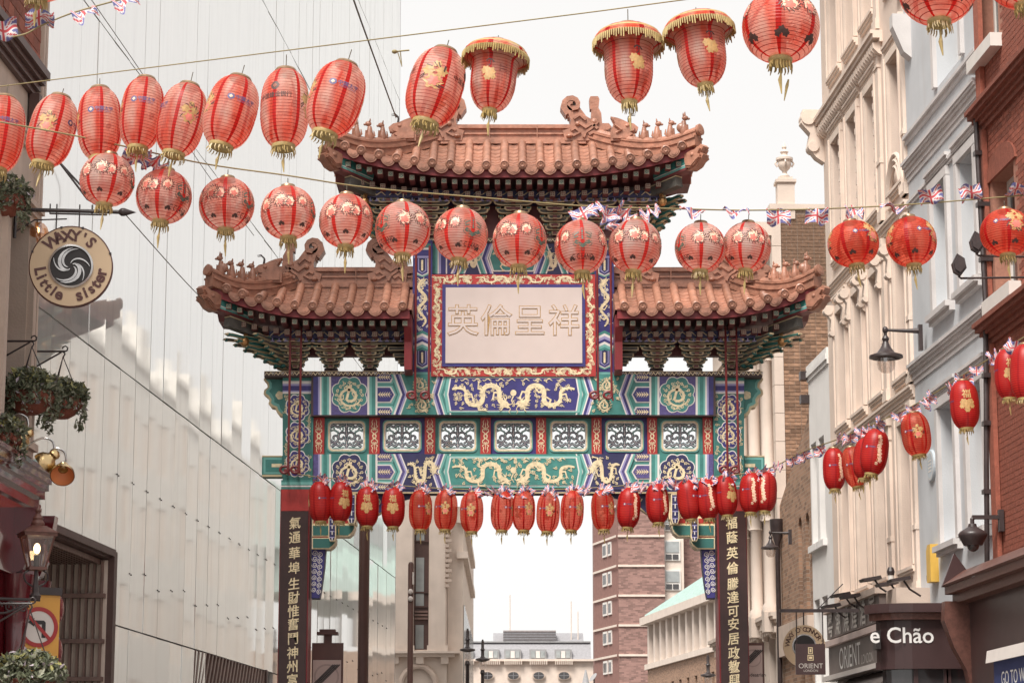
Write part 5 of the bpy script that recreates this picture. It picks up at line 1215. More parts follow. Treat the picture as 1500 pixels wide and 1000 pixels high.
for k in range(10): MB().mat('glass_pale').box(sx(655) + .49, sx(655) + .53, 1.5 + 2 * k, 2.7 + 2 * k, 1, sz(880)).build('side_window', sb)
for zz in (sz(812), sz(760)): MB().mat('stone_pale').box(sx(655) + .3, sx(655) + .66, .1, 16, zz - .1, zz + .12).build('side_cornice', sb)
m = MB().mat('stone')
for k in range(30): m.box(sx(652), sx(652) + .13 + .08 * (k % 2), -.2, -.05, sz(860) + k * .16, sz(860) + k * .16 + .1)
m.build('carved_edge', sb)
# distant mansard building
YM = 260; MBd = Frame(Matrix.Translation((0, YM, 0)))
def mx_(px): return MBd.at(px, 960)[0]
def mz(py): return MBd.at(750, py)[1]
md = thing('mansard_building', 'distant stone building with grey mansard roof, dormers and oval windows', 'building', MBd.M)
MB().mat('stone_pale').box(mx_(660), mx_(876), 0, 20, 0, mz(966)).build('wall', md)
MB().mat('stone_pale').box(mx_(659), mx_(877), -.5, 0, mz(968), mz(965)).build('cornice', md)
m = MB().mat('slate'); a, b = mx_(662), mx_(866)
m.prismx([(0, mz(965)), (20, mz(965)), (18, mz(938)), (2, mz(938))], a, b); m.prismx([(2.2, mz(938)), (18, mz(938)), (16, mz(922)), (5, mz(922))], mx_(722), mx_(856)); m.build('mansard_roof', md)
MB().mat('lead').box(a, b, 1.6, 2.4, mz(939), mz(937)).build('roof_band', md)
m = MB().mat('louvre').box(mx_(737), mx_(815), 2.0, 4, mz(936), mz(921)); lv = m.build('roof_louvre', md)
for k in range(6): MB().mat('slate').box(mx_(737), mx_(815), 1.85, 2.0, mz(935.5 - 2.4 * k), mz(934.2 - 2.4 * k)).build('louvre_blade', lv)
for px in (681, 719, 751, 788, 825):
    mm = MB().mat('lead').box(mx_(px - 12.5), mx_(px + 12.5), -.1, 3, mz(965), mz(950.5)); dm = mm.build('dormer', md)
    for j in range(3): MB().mat('glass_pale' if j != 1 else 'sash_white').box(mx_(px - 10 + 7 * j), mx_(px - 4 + 7 * j), -.18, -.1, mz(963), mz(953)).build('pane', dm)
    mm = MB().mat('stone_pale')
    for k in range(9): mm.box(mx_(px - 12 + 3 * k), mx_(px - 10.6 + 3 * k), -.62, -.4, mz(973), mz(967))
    mm.build('balustrade', md)
for px in (677, 714, 752, 789, 826):
    mm = MB().mat('stone').lathe([(1, -.1), (1, .3)], 24, (0, 0, 0), (0, -1, 0)); o = mm.build('oval_window', md); o.location = (mx_(px), -.0, mz(989)); o.scale = (mx_(px + 9.6) - mx_(px), 1, mz(982.5) - mz(989))
    mm = MB().mat('glass_dark').lathe([(.82, 0), (.82, .34)], 24, (0, 0, 0), (0, -1, 0)); mm.mat('slate'); mm.box(-.03, .03, -.36, -.34, -.8, .8); mm.box(-.8, .8, -.36, -.34, -.04, .04); q = mm.build('pane', o)
m = MB().mat('stone_pale'); 
for px, h in ((838, 3.5), (690, 1.0), (747, 4.2), (848, 2.4)): m.tube([(mx_(px), 3, mz(935)), (mx_(px), 3, mz(925) + h)], .06, 5)
m.build('aerials', md)
dh = thing('domed_kiosk', 'low grey domed roof with satellite dish at the far end', 'building', (P(858, 990, 200).x, 200, 0))
MB().mat('stone').box(-2.6, 2.6, -2, 2, 0, 9).build('wall', dh); m = MB().mat('lead').lathe([(3.0, 8.9), (2.9, 9.3), (2.3, 10.1), (1.2, 10.6), (.3, 10.9), (.05, 12)], 20); m.build('dome', dh, True)
m = MB().mat('lead').lathe([(.42, .12), (.3, .05), (.0001, 0)], 18, (.6, -2.6, 11.2), (-.6, -.3, .5)); m.mat('iron').tube([(.6, -2.2, 9), (.6, -2.4, 11.2)], .06, 6); m.build('satellite_dish', dh, True)
# brown brick tower
YT = 230; TWf = Frame(Matrix.Translation((0, YT, 0)))
def tx(px): return TWf.at(px, 860)[0]
def tz(py): return TWf.at(930, py)[1]
tw = thing('brick_tower_block', 'tall brown brick block with pale floor bands beyond the gate', 'building', TWf.M)
MB().mat('tower_brick').box(tx(906), tx(974), 0, 12, 0, tz(700)).build('wall', tw)
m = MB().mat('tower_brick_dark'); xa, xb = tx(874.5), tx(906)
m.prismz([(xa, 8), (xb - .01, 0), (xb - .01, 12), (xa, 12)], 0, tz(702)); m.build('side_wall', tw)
MB().mat('stone_pale').box(tx(974) + .01, tx(1003), .8, 12, 0, tz(716)).build('stair_wing', tw); MB().mat('tower_brick').box(tx(1003) + .01, tx(1040), 2.5, 12, 0, tz(720)).build('rear_wing', tw)
for k in range(7):
    y = 740 + 43.6 * k
    MB().mat('stone_pale').box(tx(905.5), tx(974), -.14, .02, tz(y + 2.6), tz(y - .5)).build('floor_band', tw)
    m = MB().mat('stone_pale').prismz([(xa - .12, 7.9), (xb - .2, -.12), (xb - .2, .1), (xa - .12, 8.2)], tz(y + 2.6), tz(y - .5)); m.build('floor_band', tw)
    for fx, ww in ((.40, .16), (.62, .12)):
        p0 = Vector((xa, 8, 0)).lerp(Vector((xb, 0, 0)), fx); p1 = Vector((xa, 8, 0)).lerp(Vector((xb, 0, 0)), fx + ww); nrm = Vector((-(p1 - p0).y, (p1 - p0).x, 0)).normalized() * -.12
        mm = MB().mat('sash_white'); za, zb = tz(y + 26), tz(y + 6); mm.prismz([p0 + nrm, p1 + nrm, p1 - nrm * .2, p0 - nrm * .2], za, zb); w_ = mm.build('window', tw)
        q0, q1 = p0.lerp(p1, .12) + nrm * 1.15, p0.lerp(p1, .88) + nrm * 1.15; MB().mat('glass_dark').prismz([q0, q1, q1 - nrm, q0 - nrm], za + .2, zb - .2).build('pane', w_)
    for a, b in ((974.5, 998),):
        mm = MB().mat('sash_white').box(tx(a), tx(b), .65, .8, tz(y + 36), tz(y + 6)); w_ = mm.build('window', tw)
        MB().mat('glass_pale').box(tx(a + 2), tx(b - 2), .58, .66, tz(y + 24), tz(y + 8)).build('pane', w_)
        for j in range(2): MB().mat('glass_dark').box(tx(a + 2 + 10 * j), tx(a + 10.5 + 10 * j), .58, .66, tz(y + 34), tz(y + 27)).build('pane', w_)
# brick building with copper roof
pA, pB = P(948, 905, 160), P(1062, 862, 137); dv = Vector((pB.x - pA.x, pB.y - pA.y, 0)); CL = dv.length
CF = wall_frame((pA.x, pA.y, 0), (dv.x, dv.y))         # local -y looks to the camera side
cb = thing('copper_roofed_building', 'brown brick building with pale green copper roof and stone loggia', 'building', CF.M)
zc = 13.2; zl = 9.9
nw = 10; ops = [(CL * (k + .32) / nw, CL * (k + .66) / nw, 6.2, 8.8) for k in range(nw)]
m = MB().mat('brick_far'); wall_grid(m, 0, CL, 0, zl, ops, 0, .5); m.box(0, CL, .5, 10, 0, zl); m.build('wall', cb)
for o_ in ops: MB().mat('glass_dark').box(o_[0], o_[1], .3, .36, o_[2], o_[3]).build('window', cb); MB().mat('stone_pale').box(o_[0] - .1, o_[1] + .1, -.1, .1, o_[2] - .2, o_[2]).build('sill', cb)
MB().mat('stone_pale').box(-.1, CL, -.2, .3, zl, zl + .35).build('string_course', cb)
MB().mat('glass_dark').box(.2, CL, .6, .8, zl + .3, zc - .3).build('loggia_glazing', cb)
for k in range(12): x = CL * k / 11.5; MB().mat('stone_pale').box(x, x + .55, 0, .5, zl + .35, zc - .35).build('loggia_pier', cb)
MB().mat('stone_pale').box(-.35, CL, -.45, 1, zc - .4, zc + .1).build('cornice', cb)
m = MB().mat('copper'); m.prismx([(-.3, zc + .1), (8, zc + .1), (6.5, zc + 4.2), (5.0, zc + 3.6)], .5, CL); cr_ = m.build('copper_roof', cb)
for k in range(22): x = .7 + (CL - .8) * k / 22; m = MB().mat('copper').prismx([(-.3, zc + .12), (-.3, zc + .24), (5.0, zc + 3.7), (5.0, zc + 3.6)], x, x + .08); m.build('roof_seam', cr_)
MB().mat('copper').box(3.2, CL + 3, 4.6, 9, zc + 2.5, zc + 6.2).build('plant_room', cb)
for k in range(5): MB().mat('slate').box(4 + 1.4 * k, 5.0 + 1.4 * k, 4.5, 4.6, zc + 4.3, zc + 5.7).build('plant_louvre', cb)

# stone block added beyond the ornate building to give the glass a mirrored skyline
ox, oy = Vector((5.25, 60, 0)), Vector((8.8, 100, 0)); OD = (oy - ox); OL = OD.length
OB = wall_frame((ox.x, ox.y, 0), (OD.x, OD.y))
of = thing('added_reflection_block', 'grey stone block with chimneys added for its reflection in the glass panels opposite', 'building', OB.M)
rnd = random.Random(4); ops = [(2.0 * k + .6, 2.0 * k + 1.5, a, a + 1.7) for k in range(int(OL / 2)) for a in (3.4, 6.4, 9.4, 12.2)]
m = MB().mat('stone_grey'); wall_grid(m, 0, OL, 0, 15.2, ops, -.4, 0); m.box(0, OL, -7, -.4, 0, 15.2); m.build('wall', of)
for o_ in ops: MB().mat('stone_pale').box(o_[0], o_[1], -.08, -.03, o_[2], o_[3]).build('window', of)
for zz in (15.2,): MB().mat('stone_grey').box(0, OL, -.3, .08, zz, zz + .2).build('string_course', of)
for k in range(3, 13):
    x = 1.2 + k * 3.0 + rnd.uniform(-.6, .6); hh = rnd.uniform(.5, 1.7); st = MB().mat('stone_grey').box(x, x + rnd.uniform(.7, 1.5), -1.8, -.3, 15.2, 15.4 + hh).build('chimney', of)
    for j in range(3): MB().mat('stone_grey').lathe([(.12, 15.4 + hh), (.1, 15.9 + hh)], 10, (x + .15 + j * .3, -1.0, 0)).build('chimney_pot', st)
# ================================================================== LANTERNS
def prof_long(z, R_=.172, H=.285): return R_ * max(.0, 1 - abs(z / (H * 1.09)) ** 2.9) ** .52
def prof_round(z, R_=.2, H=.19): return R_ * max(.0, 1 - (abs(z) / (H * 1.04)) ** 2.15) ** .5
def prof_bell(z, R_=.185, H=.26):
    u = (z + H) / (2 * H)
    b = R_ * (.28 + .60 * (1 - (1 - min(1, u / .42)) ** 2.2) ** .6 + .05 * u) if u < .68 else R_ * (.914 + .40 * min(1, (u - .68) / .10) ** 1.6)
    if u > .79: b = R_ * 1.32 * max(.0, 1 - ((u - .79) / .225) ** 2) ** .5
    return b
KIND = {'long': (prof_long, .285, 24), 'round': (prof_round, .19, 22), 'bell': (prof_bell, .26, 24)}
def lantern_proto(kind, silk, prints, label, tassel=True):
    fn, H, N = KIND[kind]; root = thing('paper_lantern', label, 'lantern')
    prof, uvs = [], []
    for i in range(N + 1):
        z = -H + 2 * H * i / N; prof.append((max(fn(z), .05), z)); uvs.append(i + .5)
        if i < N: zm = z + H / N; prof.append((max(fn(zm) * 1.012 + .001, .05), zm)); uvs.append(i + 1.0)
    m = MB().mat(silk).lathe(prof, 36, uvs=uvs); ps = [m.build('shade', root, True)]
    r0 = max(fn(-H), .05); r1 = max(fn(H), .05)
    m = MB().mat('lantern_cap').lathe([(r1 * .98, H - .012), (r1 * 1.04, H + .006), (r1 * .92, H + .022), (r1 * .5, H + .018), (.0001, H + .016)], 20); ps.append(m.build('top_cap', root, True))
    m = MB().mat('lantern_gold').lathe([(r0 * 1.06, -H + .015), (r0 * 1.12, -H - .004), (r0 * 1.04, -H - .022), (r0 * .9, -H - .028), (.0001, -H - .024)], 20); ps.append(m.build('bottom_cap', root, True))
    m = MB().mat('lantern_gold')
    for k in range(26):
        a = 2 * PI * k / 26 + random.uniform(-.1, .1); rr = r0 * random.uniform(.85, 1.1); l = random.uniform(.02, .05)
        m.tube([(rr * math.cos(a), rr * math.sin(a), -H - .026), (rr * 1.08 * math.cos(a), rr * 1.08 * math.sin(a), -H - .03 - l * .5), (rr * 1.1 * math.cos(a + .1), rr * 1.1 * math.sin(a + .1), -H - .03 - l)], [.005, .004, .002], 4)
    if tassel: m.tube([(0, 0, -H - .03), (.004, 0, -H - .09), (0, 0, -H - .12), (.01, 0, -H - .20)], [.005, .006, .012, .003], 6)
    ps.append(m.build('fringe', root))
    if kind == 'bell':
        m = MB().mat('lantern_gold'); zz = -H + 2 * H * .80
        m.lathe([(fn(zz) * 1.0 + .002, zz), (fn(zz + .05) * 1.01 + .004, zz + .05), (r1, H + .004)], 36, uvs=[0, 0, 0])
        for k in range(90):
            a = 2 * PI * k / 90; rr = fn(zz) + .003; l = random.uniform(.03, .07)
            m.tube([(rr * math.cos(a), rr * math.sin(a), zz), (rr * 1.02 * math.cos(a), rr * 1.02 * math.sin(a), zz - l)], [.008, .004], 4)
        ps.append(m.build('gold_trim', root))
    def on(th, z, off=.003): r = fn(z) + off; return (r * math.sin(th), -r * math.cos(th), z)
    for pr in prints:
        m = MB(); kd, th0, z0, sc = pr[:4]
        mp = lambda x, y: on(th0 + x / max(fn(z0), .05), z0 + y)
        def blob(cx, cy, r, mt, n=5, k=.35, off=.0):
            m.mat(mt); q = 20; m.add([on(th0 + (cx + r * (1 + k * math.cos(n * 2 * PI * i / q)) * math.cos(2 * PI * i / q)) / fn(z0), z0 + cy + r * (1 + k * math.cos(n * 2 * PI * i / q)) * math.sin(2 * PI * i / q), .003 + off) for i in range(q)] + [on(th0 + cx / fn(z0), z0 + cy, .004 + off)], [(i, (i + 1) % q, q) for i in range(q)])
        def line(pts, w_, mt, off=.001):
            m.mat(mt); L = []
            for i, p in enumerate(pts):
                a = Vector(pts[max(i - 1, 0)]); b = Vector(pts[min(i + 1, len(pts) - 1)]); d = (b - a).normalized(); q = Vector((-d.y, d.x)) * w_ / 2; L.append((Vector(p) + q, Vector(p) - q))
            A = [on(th0 + p[0].x / fn(z0), z0 + p[0].y, .003 + off) for p in L]; B = [on(th0 + p[1].x / fn(z0), z0 + p[1].y, .003 + off) for p in L]; m.strip(A, B)
        if kd == 'flower':
            for (cx, cy, r, mt) in ((0, -.03, .045, 'print_gold'), (.03, .035, .028, 'print_gold'), (-.035, .03, .03, 'print_gold'), (0, -.03, .028, 'print_pink'), (0, .075, .02, 'print_gold')): blob(cx * sc, cy * sc, r * sc, mt, 6, .22, .001 if mt == 'print_pink' else 0)
            for k in range(9): a = random.uniform(0, 6.3); line([(sc * .05 * math.cos(a), sc * .06 * math.sin(a)), (sc * .075 * math.cos(a + .3), sc * .085 * math.sin(a + .3))], .006 * sc, 'print_black')
        elif kd == 'flower2':
            for cx, cy in ((-.045, 0), (.05, .01)):
                blob(cx * sc, cy * sc, .034 * sc, 'print_white', 7, .2); blob(cx * sc, (cy - .01) * sc, .020 * sc, 'print_pink', 5, .25, .001)
                for k in range(15): a = 2 * PI * k / 15; q0 = random.uniform(.024, .036); line([((cx + q0 * math.cos(a)) * sc, (cy + q0 * math.sin(a)) * sc), ((cx + .047 * math.cos(a + .5)) * sc, (cy + .047 * math.sin(a + .5)) * sc)], .0042 * sc, 'print_black', .002)
        elif kd == 'white':
            for k in range(9): blob(random.uniform(-.022, .022) * sc, (.13 - k * .032) * sc, random.uniform(.014, .024) * sc, 'print_white', 5, .25); blob(random.uniform(-.02, .02) * sc, (.13 - k * .032) * sc, .006 * sc, 'print_gold', 4, .1, .001)
            line([(0, .14 * sc), (.012 * sc, .05 * sc), (-.01 * sc, -.05 * sc), (.01 * sc, -.14 * sc)], .006 * sc, 'print_gold', 0)
        elif kd == 'luck':
            m.mat('print_gold'); text_on(m, '福', .085 * sc, lambda x, y: on(th0 + x / fn(z0), z0 + y + .05 * sc, .004), .02)
            for (cx, cy, r) in ((-.03, -.02, .03), (.03, -.02, .03), (0, -.035, .038), (-.045, -.055, .022), (.045, -.055, .022), (0, -.085, .026)): blob(cx * sc, cy * sc, r * sc, 'print_gold', 6, .15)
        elif kd == 'bank':
            m.mat('print_black'); blob(0, .075 * sc, .026 * sc, 'print_black', 4, .06); blob(0, .075 * sc, .012 * sc, 'silk_pale', 4, .12, .0015)
            m.mat('print_black'); text_on(m, '中国建设银行', .034 * sc, lambda x, y: on(th0 + x / fn(z0), z0 + y + .015 * sc, .004), .02)
        elif kd == 'roundel':
            blob(-.075 * sc, .03 * sc, .022 * sc, 'print_navy', 4, .0); blob(-.075 * sc, .03 * sc, .010 * sc, 'print_white', 4, .2, .0015)
            m.mat('print_navy'); text_on(m, '中国太平', .032 * sc, lambda x, y: on(th0 + (x + .015 * sc) / fn(z0), z0 + y + .034 * sc, .004), .02); text_on(m, 'CHINA TAIPING', .014 * sc, lambda x, y: on(th0 + (x + .015 * sc) / fn(z0), z0 + y + .012 * sc, .004), .01)
        elif kd == 'hex':
            hx = lambda r: [(r * math.sin(PI / 3 * k), r * .98 * math.cos(PI / 3 * k)) for k in range(7)]
            for k in range(6): a, b = hx(.058 * sc)[k:k + 2]; line([a, b], .004 * sc, 'print_green', .001)
            line([(-.040 * sc, -.012 * sc), (0, -.038 * sc), (.040 * sc, -.012 * sc)], .020 * sc, 'print_green', .002); line([(0, -.005 * sc), (0, .046 * sc)], .010 * sc, 'print_green', .002)
            for s_ in (-1, 1): line([(s_ * .018 * sc, .034 * sc), (s_ * .042 * sc, .020 * sc), (s_ * .042 * sc, .004 * sc), (s_ * .022 * sc, .012 * sc)], .008 * sc, 'print_green', .002)
            m.mat('print_black'); text_on(m, 'C C LAND', .030 * sc, lambda x, y: on(th0 + x / fn(z0), z0 + y - .085 * sc, .004), .01)
        elif kd == 'small':
            for k in range(3): blob((k - 1) * .014 * sc, abs(k - 1) * -.01 * sc, .011 * sc, 'print_black', 5, .2)
        elif kd == 'cross':
            blob(-.0, 0, .012 * sc, 'print_navy', 4, .1); blob(0, 0, .006 * sc, 'print_white', 4, .3, .0015); m.mat('print_navy'); text_on(m, '中国银行', .014 * sc, lambda x, y: on(th0 + (x + .045 * sc) / fn(z0), z0 + y, .004), .01)
        elif kd == 'bird':
            line([(-.03 * sc, .02 * sc), (-.01 * sc, .035 * sc), (.01 * sc, .03 * sc), (.03 * sc, .01 * sc)], .010 * sc, 'print_black'); line([(0, .03 * sc), (.005 * sc, 0), (-.01 * sc, -.02 * sc)], .006 * sc, 'print_black')
            for (cx, cy, r) in ((-.03, -.05, .03), (.01, -.065, .035), (-.01, -.10, .028), (.03, -.1, .02)): blob(cx * sc, cy * sc, r * sc, 'print_gold', 6, .2)
            for k in range(4): line([(.07 * sc, (.0 - .015 * k) * sc), (.13 * sc, (.004 - .015 * k) * sc)], .004 * sc, 'print_black')
        ps.append(m.build('printed_motif', root))
    c = MB().mat('wire').tube([(0, 0, 0), (0, 0, 1)], .0035, 5).build('hanging_cord', root); c.location = (0, 0, H + .012)
    ps.append(c); return root, ps, kind
PROTO = {}
T4 = lambda kd, z, sc, n=4, a0=0.: [(kd, a0 + 2 * PI * k / n, z, sc) for k in range(n)]
PROTO['taiping'] = lantern_proto('long', 'silk_pale', [('roundel', 0, .02, 1.15), ('flower', 1.6, .0, 1.05), ('roundel', 3.14, .02, 1.15), ('flower', 4.7, .0, 1.05)], '')
PROTO['bank'] = lantern_proto('long', 'silk_pale', [('bank', 0, .02, 1.25), ('flower', 1.7, 0, 1.3), ('bank', 3.14, .02, 1.25), ('flower', 4.8, 0, 1.2)], '')
PROTO['bell'] = lantern_proto('bell', 'silk_pale', T4('bird', .03, 1.0, 3), '')
PROTO['cc'] = lantern_proto('round', 'silk_round', [('hex', 0, .0, 1.45), ('flower2', 1.25, .02, 1.35), ('flower2', 2.2, .02, 1.1), ('hex', 3.14, .0, 1.45), ('flower2', 4.4, .02, 1.35), ('flower2', 5.3, .02, 1.1)] + T4('small', -.125, .9, 6, .5), '')
PROTO['plainround'] = lantern_proto('round', 'silk_orange', [('flower', .3, .04, 1.2), ('cross', -.5, .04, 1.6), ('flower', 2.4, .04, 1.2), ('flower', 4.3, .04, 1.2)] + T4('small', -.12, 1.1, 6, .3), '')
PROTO['biground'] = lantern_proto('round', 'silk_pale', T4('flower2', .05, 1.3, 3, .6) + T4('small', -.10, 1.6, 6, .1), '')
PROTO['luck'] = lantern_proto('long', 'silk_red', [('luck', 0, .03, 1.35), ('cross', 1.6, .03, 1.5), ('luck', 3.14, .03, 1.35), ('cross', 4.7, .03, 1.5)], '')
PROTO['blossom'] = lantern_proto('long', 'silk_red', [('white', .45, .0, 1.35), ('cross', -.5, .03, 1.6), ('white', 3.4, 0, 1.35), ('cross', 2.4, .03, 1.6)], '')
PROTO['lit'] = lantern_proto('long', 'silk_orange', [('flower', .5, .0, 1.1), ('cross', -.4, .03, 1.6), ('flower', 3.6, 0, 1.1), ('cross', 2.6, .03, 1.6)], '')
DIM = {'long': (.344, .57), 'round': (.4, .38), 'bell': (.49, .52)}
used = set(); ORD = ['first', 'second', 'third', 'fourth', 'fifth', 'sixth', 'seventh', 'eighth', 'ninth', 'tenth', 'eleventh', 'twelfth', 'thirteenth', 'fourteenth', 'fifteenth', 'sixteenth', 'seventeenth', 'eighteenth', 'nineteenth', 'twentieth']
def lantern(key, px, py, w, h, tilt, yaw, Y, cord, label, group, pitch=0.):
    root, ps, kind = PROTO[key]; c = P(px, py, Y); d = (c - EYE).dot(Vector((0, math.cos(TH), math.sin(TH)))); k = d / F
    sx_, sz_ = w * k / DIM[kind][0], h * k / DIM[kind][1]
    if key in used:
        r = root.copy(); C.objects.link(r); kids = []
        for p in ps: q = p.copy(); C.objects.link(q); q.parent = r; kids.append(q)
    else: r = root; kids = ps; used.add(key)
    r.matrix_basis = Matrix.Translation(c) @ Matrix.Rotation(R(tilt), 4, 'Y') @ Matrix.Rotation(R(pitch), 4, 'X') @ Matrix.Rotation(R(yaw), 4, 'Z') @ Matrix.Diagonal((sx_, sx_, sz_, 1))
    kids[-1].scale = (1, 1, max(.01, cord) * k / sz_)
    tag(r, label, 'lantern', group); return r
def wire(name, pts, r, mat, label, cat='wire'):
    m = MB().mat(mat).tube(pts, r, 6); c = Vector(pts[0]); o = m.build(name, None, True); tag(o, label, cat); return o
def smooth(pts, n=6):
    out = []; V = [Vector(p) for p in pts]
    for i in range(len(V) - 1):
        p0, p1, p2, p3 = V[max(i - 1, 0)], V[i], V[i + 1], V[min(i + 2, len(V) - 1)]
        for j in range(n):
            t = j / n; out.append(.5 * ((2 * p1) + (p2 - p0) * t + (2 * p0 - 5 * p1 + 4 * p2 - p3) * t * t + (3 * p1 - p0 - 3 * p2 + p3) * t ** 3))
    return out + [V[-1]]
# upper row
def YA(px):
    K = [(-40, 18.4), (260, 17.6), (420, 16.6), (500, 15.9), (720, 15.5), (1150, 14.8), (1540, 14.2)]
    for (a, y0), (b, y1) in zip(K, K[1:]):
        if px <= b: return y0 + (y1 - y0) * (px - a) / (b - a)
    return K[-1][1]
wire('lantern_wire', smooth([P(p, 128 - (p + 10) * .1254 if p < 1200 else 128 - 1210 * .1254 + (p - 1200) * .04, YA(p)) for p in (-60, 150, 400, 600, 850, 1100, 1300, 1540)]), .0042, 'wire_yellow', 'yellowish wire from the pub carrying the long and bell shaped lanterns')
GA = 'lanterns on the upper wire'
rowA = [('taiping', 1, 197, 68, 112, 4, 25, 22), ('taiping', 76, 192, 67, 106, 11, -95, 14), ('taiping', 146, 182, 64, 108, -3, 15, 17), ('taiping', 208, 167, 62, 108, 4, 12, 6), ('taiping', 266, 176, 68, 108, 10, -65, 22), ('taiping', 338, 165, 74, 108, 13, 30, 22), ('bank', 417, 160, 70, 118, 0, -20, 26), ('taiping', 492, 146, 78, 112, 15, 20, 25), ('bank', 638, 128, 80, 116, 14, -100, 18), ('bell', 723, 113, 97, 106, 6, -10, 12), ('bell', 921, 95, 103, 118, 0, 20, 28), ('bell', 1027, 74, 104, 110, -5, 20, 12), ('biground', 1144, 40, 112, 104, 3, -10, 40), ('biground', 1373, -16, 112, 104, 0, 25, 30), ('biground', 1500, -38, 112, 100, 0, 60, 30)]
kindname = {'taiping': 'long pale red lantern with blue roundel print', 'bank': 'long pale red lantern with black coin emblem', 'bell': 'bell shaped red lantern with gold fringed top', 'biground': 'large round red lantern with flower prints'}
cnts = {}
for (k, px, py, ww, hh, tl, yw, cord) in rowA:
    cnts[k] = cnts.get(k, 0) + 1
    lantern(k, px, py, ww, hh, tl, yw, YA(px), cord, '%s, %s such from the pub' % (kindname[k], ORD[cnts[k] - 1]), GA, -8)
# round row
def YB(px): return 17.6 + 1.9 * (px / 1500)
WB = [(-60, 168), (100, 197), (180, 214), (300, 240), (420, 257), (540, 275), (700, 289), (860, 302), (1000, 306), (1100, 308), (1230, 305), (1340, 299), (1440, 291), (1560, 281)]
wire('lantern_wire', smooth([P(a, b, YB(a)) for a, b in WB]), .006, 'wire_yellow', 'yellow rope carrying the round lanterns and small flags')
rowB = [('cc', 157, 264, 79, 76, 4, -95), ('cc', 240, 288, 80, 78, 5, 55), ('cc', 332, 300, 80, 78, 0, 62), ('cc', 422, 312, 79, 77, -2, 78), ('cc', 507, 324, 78, 78, 0, 95), ('cc', 590, 336, 80, 79, 0, -48), ('cc', 675, 344, 78, 77, 4, 28), ('cc', 761, 353, 78, 79, 2, 55), ('cc', 851, 362, 76, 78, -2, 2), ('cc', 930, 361, 77, 78, 4, -95), ('cc', 1026, 363, 74, 72, 2, -62), ('cc', 1094, 362, 70, 72, 5, -82), ('plainround', 1250, 357, 74, 66, -6, 28), ('plainround', 1335, 354, 73, 72, -3, 40), ('plainround', 1474, 341, 75, 68, 0, -5)]
for i, (k, px, py, ww, hh, tl, yw) in enumerate(rowB):
    nm = 'round pale lantern with red seams and dark emblem' if k == 'cc' else 'round deep red lantern with gold flower print'
    j = i if k == 'cc' else i - 12
    lantern(k, px, py, ww, hh, tl, yw, YB(px), 14, '%s, %s such from the pub' % (nm, ORD[j]), 'round lanterns on the flag rope', -7)
# red row across the gate and up to the brick house
def YC(px): return 34.4 if px < 1125 else 34.4 - (px - 1125) * .023
rowC = [('luck', 469, 735, -2, 92), ('luck', 499, 735, 3, 25), ('luck', 538, 742, 0, 0), ('luck', 576, 743, 0, 0), ('lit', 616, 747, 0, 18), ('lit', 653, 747, 2, -30), ('lit', 691, 750, 0, -32), ('lit', 736, 748, 2, 40), ('lit', 767, 748, 0, 0), ('lit', 803, 750, 3, -22), ('lit', 838, 748, 3, 12), ('lit', 883, 747, -2, 20), ('blossom', 921, 744, 4, 5), ('blossom', 963, 737, -2, 10), ('blossom', 1009, 732, -5, 50), ('blossom', 1036, 731, -4, -12), ('luck', 1063, 726, -3, 30), ('blossom', 1100, 722, 2, -20), ('blossom', 1121, 720, 3, -45)]
for i, (k, px, py, tl, yw) in enumerate(rowC):
    nm = {'luck': 'red lantern with gold lucky character', 'lit': 'translucent red lantern with gold print', 'blossom': 'deep red lantern with white blossom print'}[k]
    lantern(k, px, py, 34, 58, tl, yw, YC(px), 6, '%s, %s across the gate from the pub side' % (nm, ORD[i]), 'small red lanterns strung across the gate', -3)
rowD = [('blossom', 1222, 687, 33, 60, 0, 0), ('lit', 1251, 684, 33, 58, -9, -20), ('blossom', 1268, 672, 36, 60, 6, 40), ('blossom', 1281, 662, 40, 66, 10, -15), ('lit', 1342, 636, 42, 62, -6, -30), ('luck', 1413, 593, 42, 70, -2, 0), ('luck', 1477, 548, 40, 72, 0, 0), ('blossom', 1502, 545, 44, 80, 3, 20)]
for i, (k, px, py, ww, hh, tl, yw) in enumerate(rowD):
    nm = {'luck': 'red lantern with a gold lucky character', 'lit': 'translucent red lantern with gold print', 'blossom': 'deep red lantern with white blossom print'}[k]
    lantern(k, px, py, ww, hh, tl, yw, YC(px), 7, '%s, %s past the gate along the houses' % (nm, ORD[i]), 'small red lanterns strung past the houses', -3)
WC = [(436, 694), (470, 699), (520, 703), (600, 712), (700, 717), (800, 717), (900, 712), (1000, 702), (1060, 697), (1125, 686), (1180, 660), (1230, 642), (1290, 616), (1345, 590), (1413, 548), (1470, 512), (1500, 494), (1570, 452)]
wire('lantern_wire', smooth([P(a, b, YC(a)) for a, b in WC]), .008, 'wire_yellow', 'thin rope of small flags strung across the gate and past the houses')

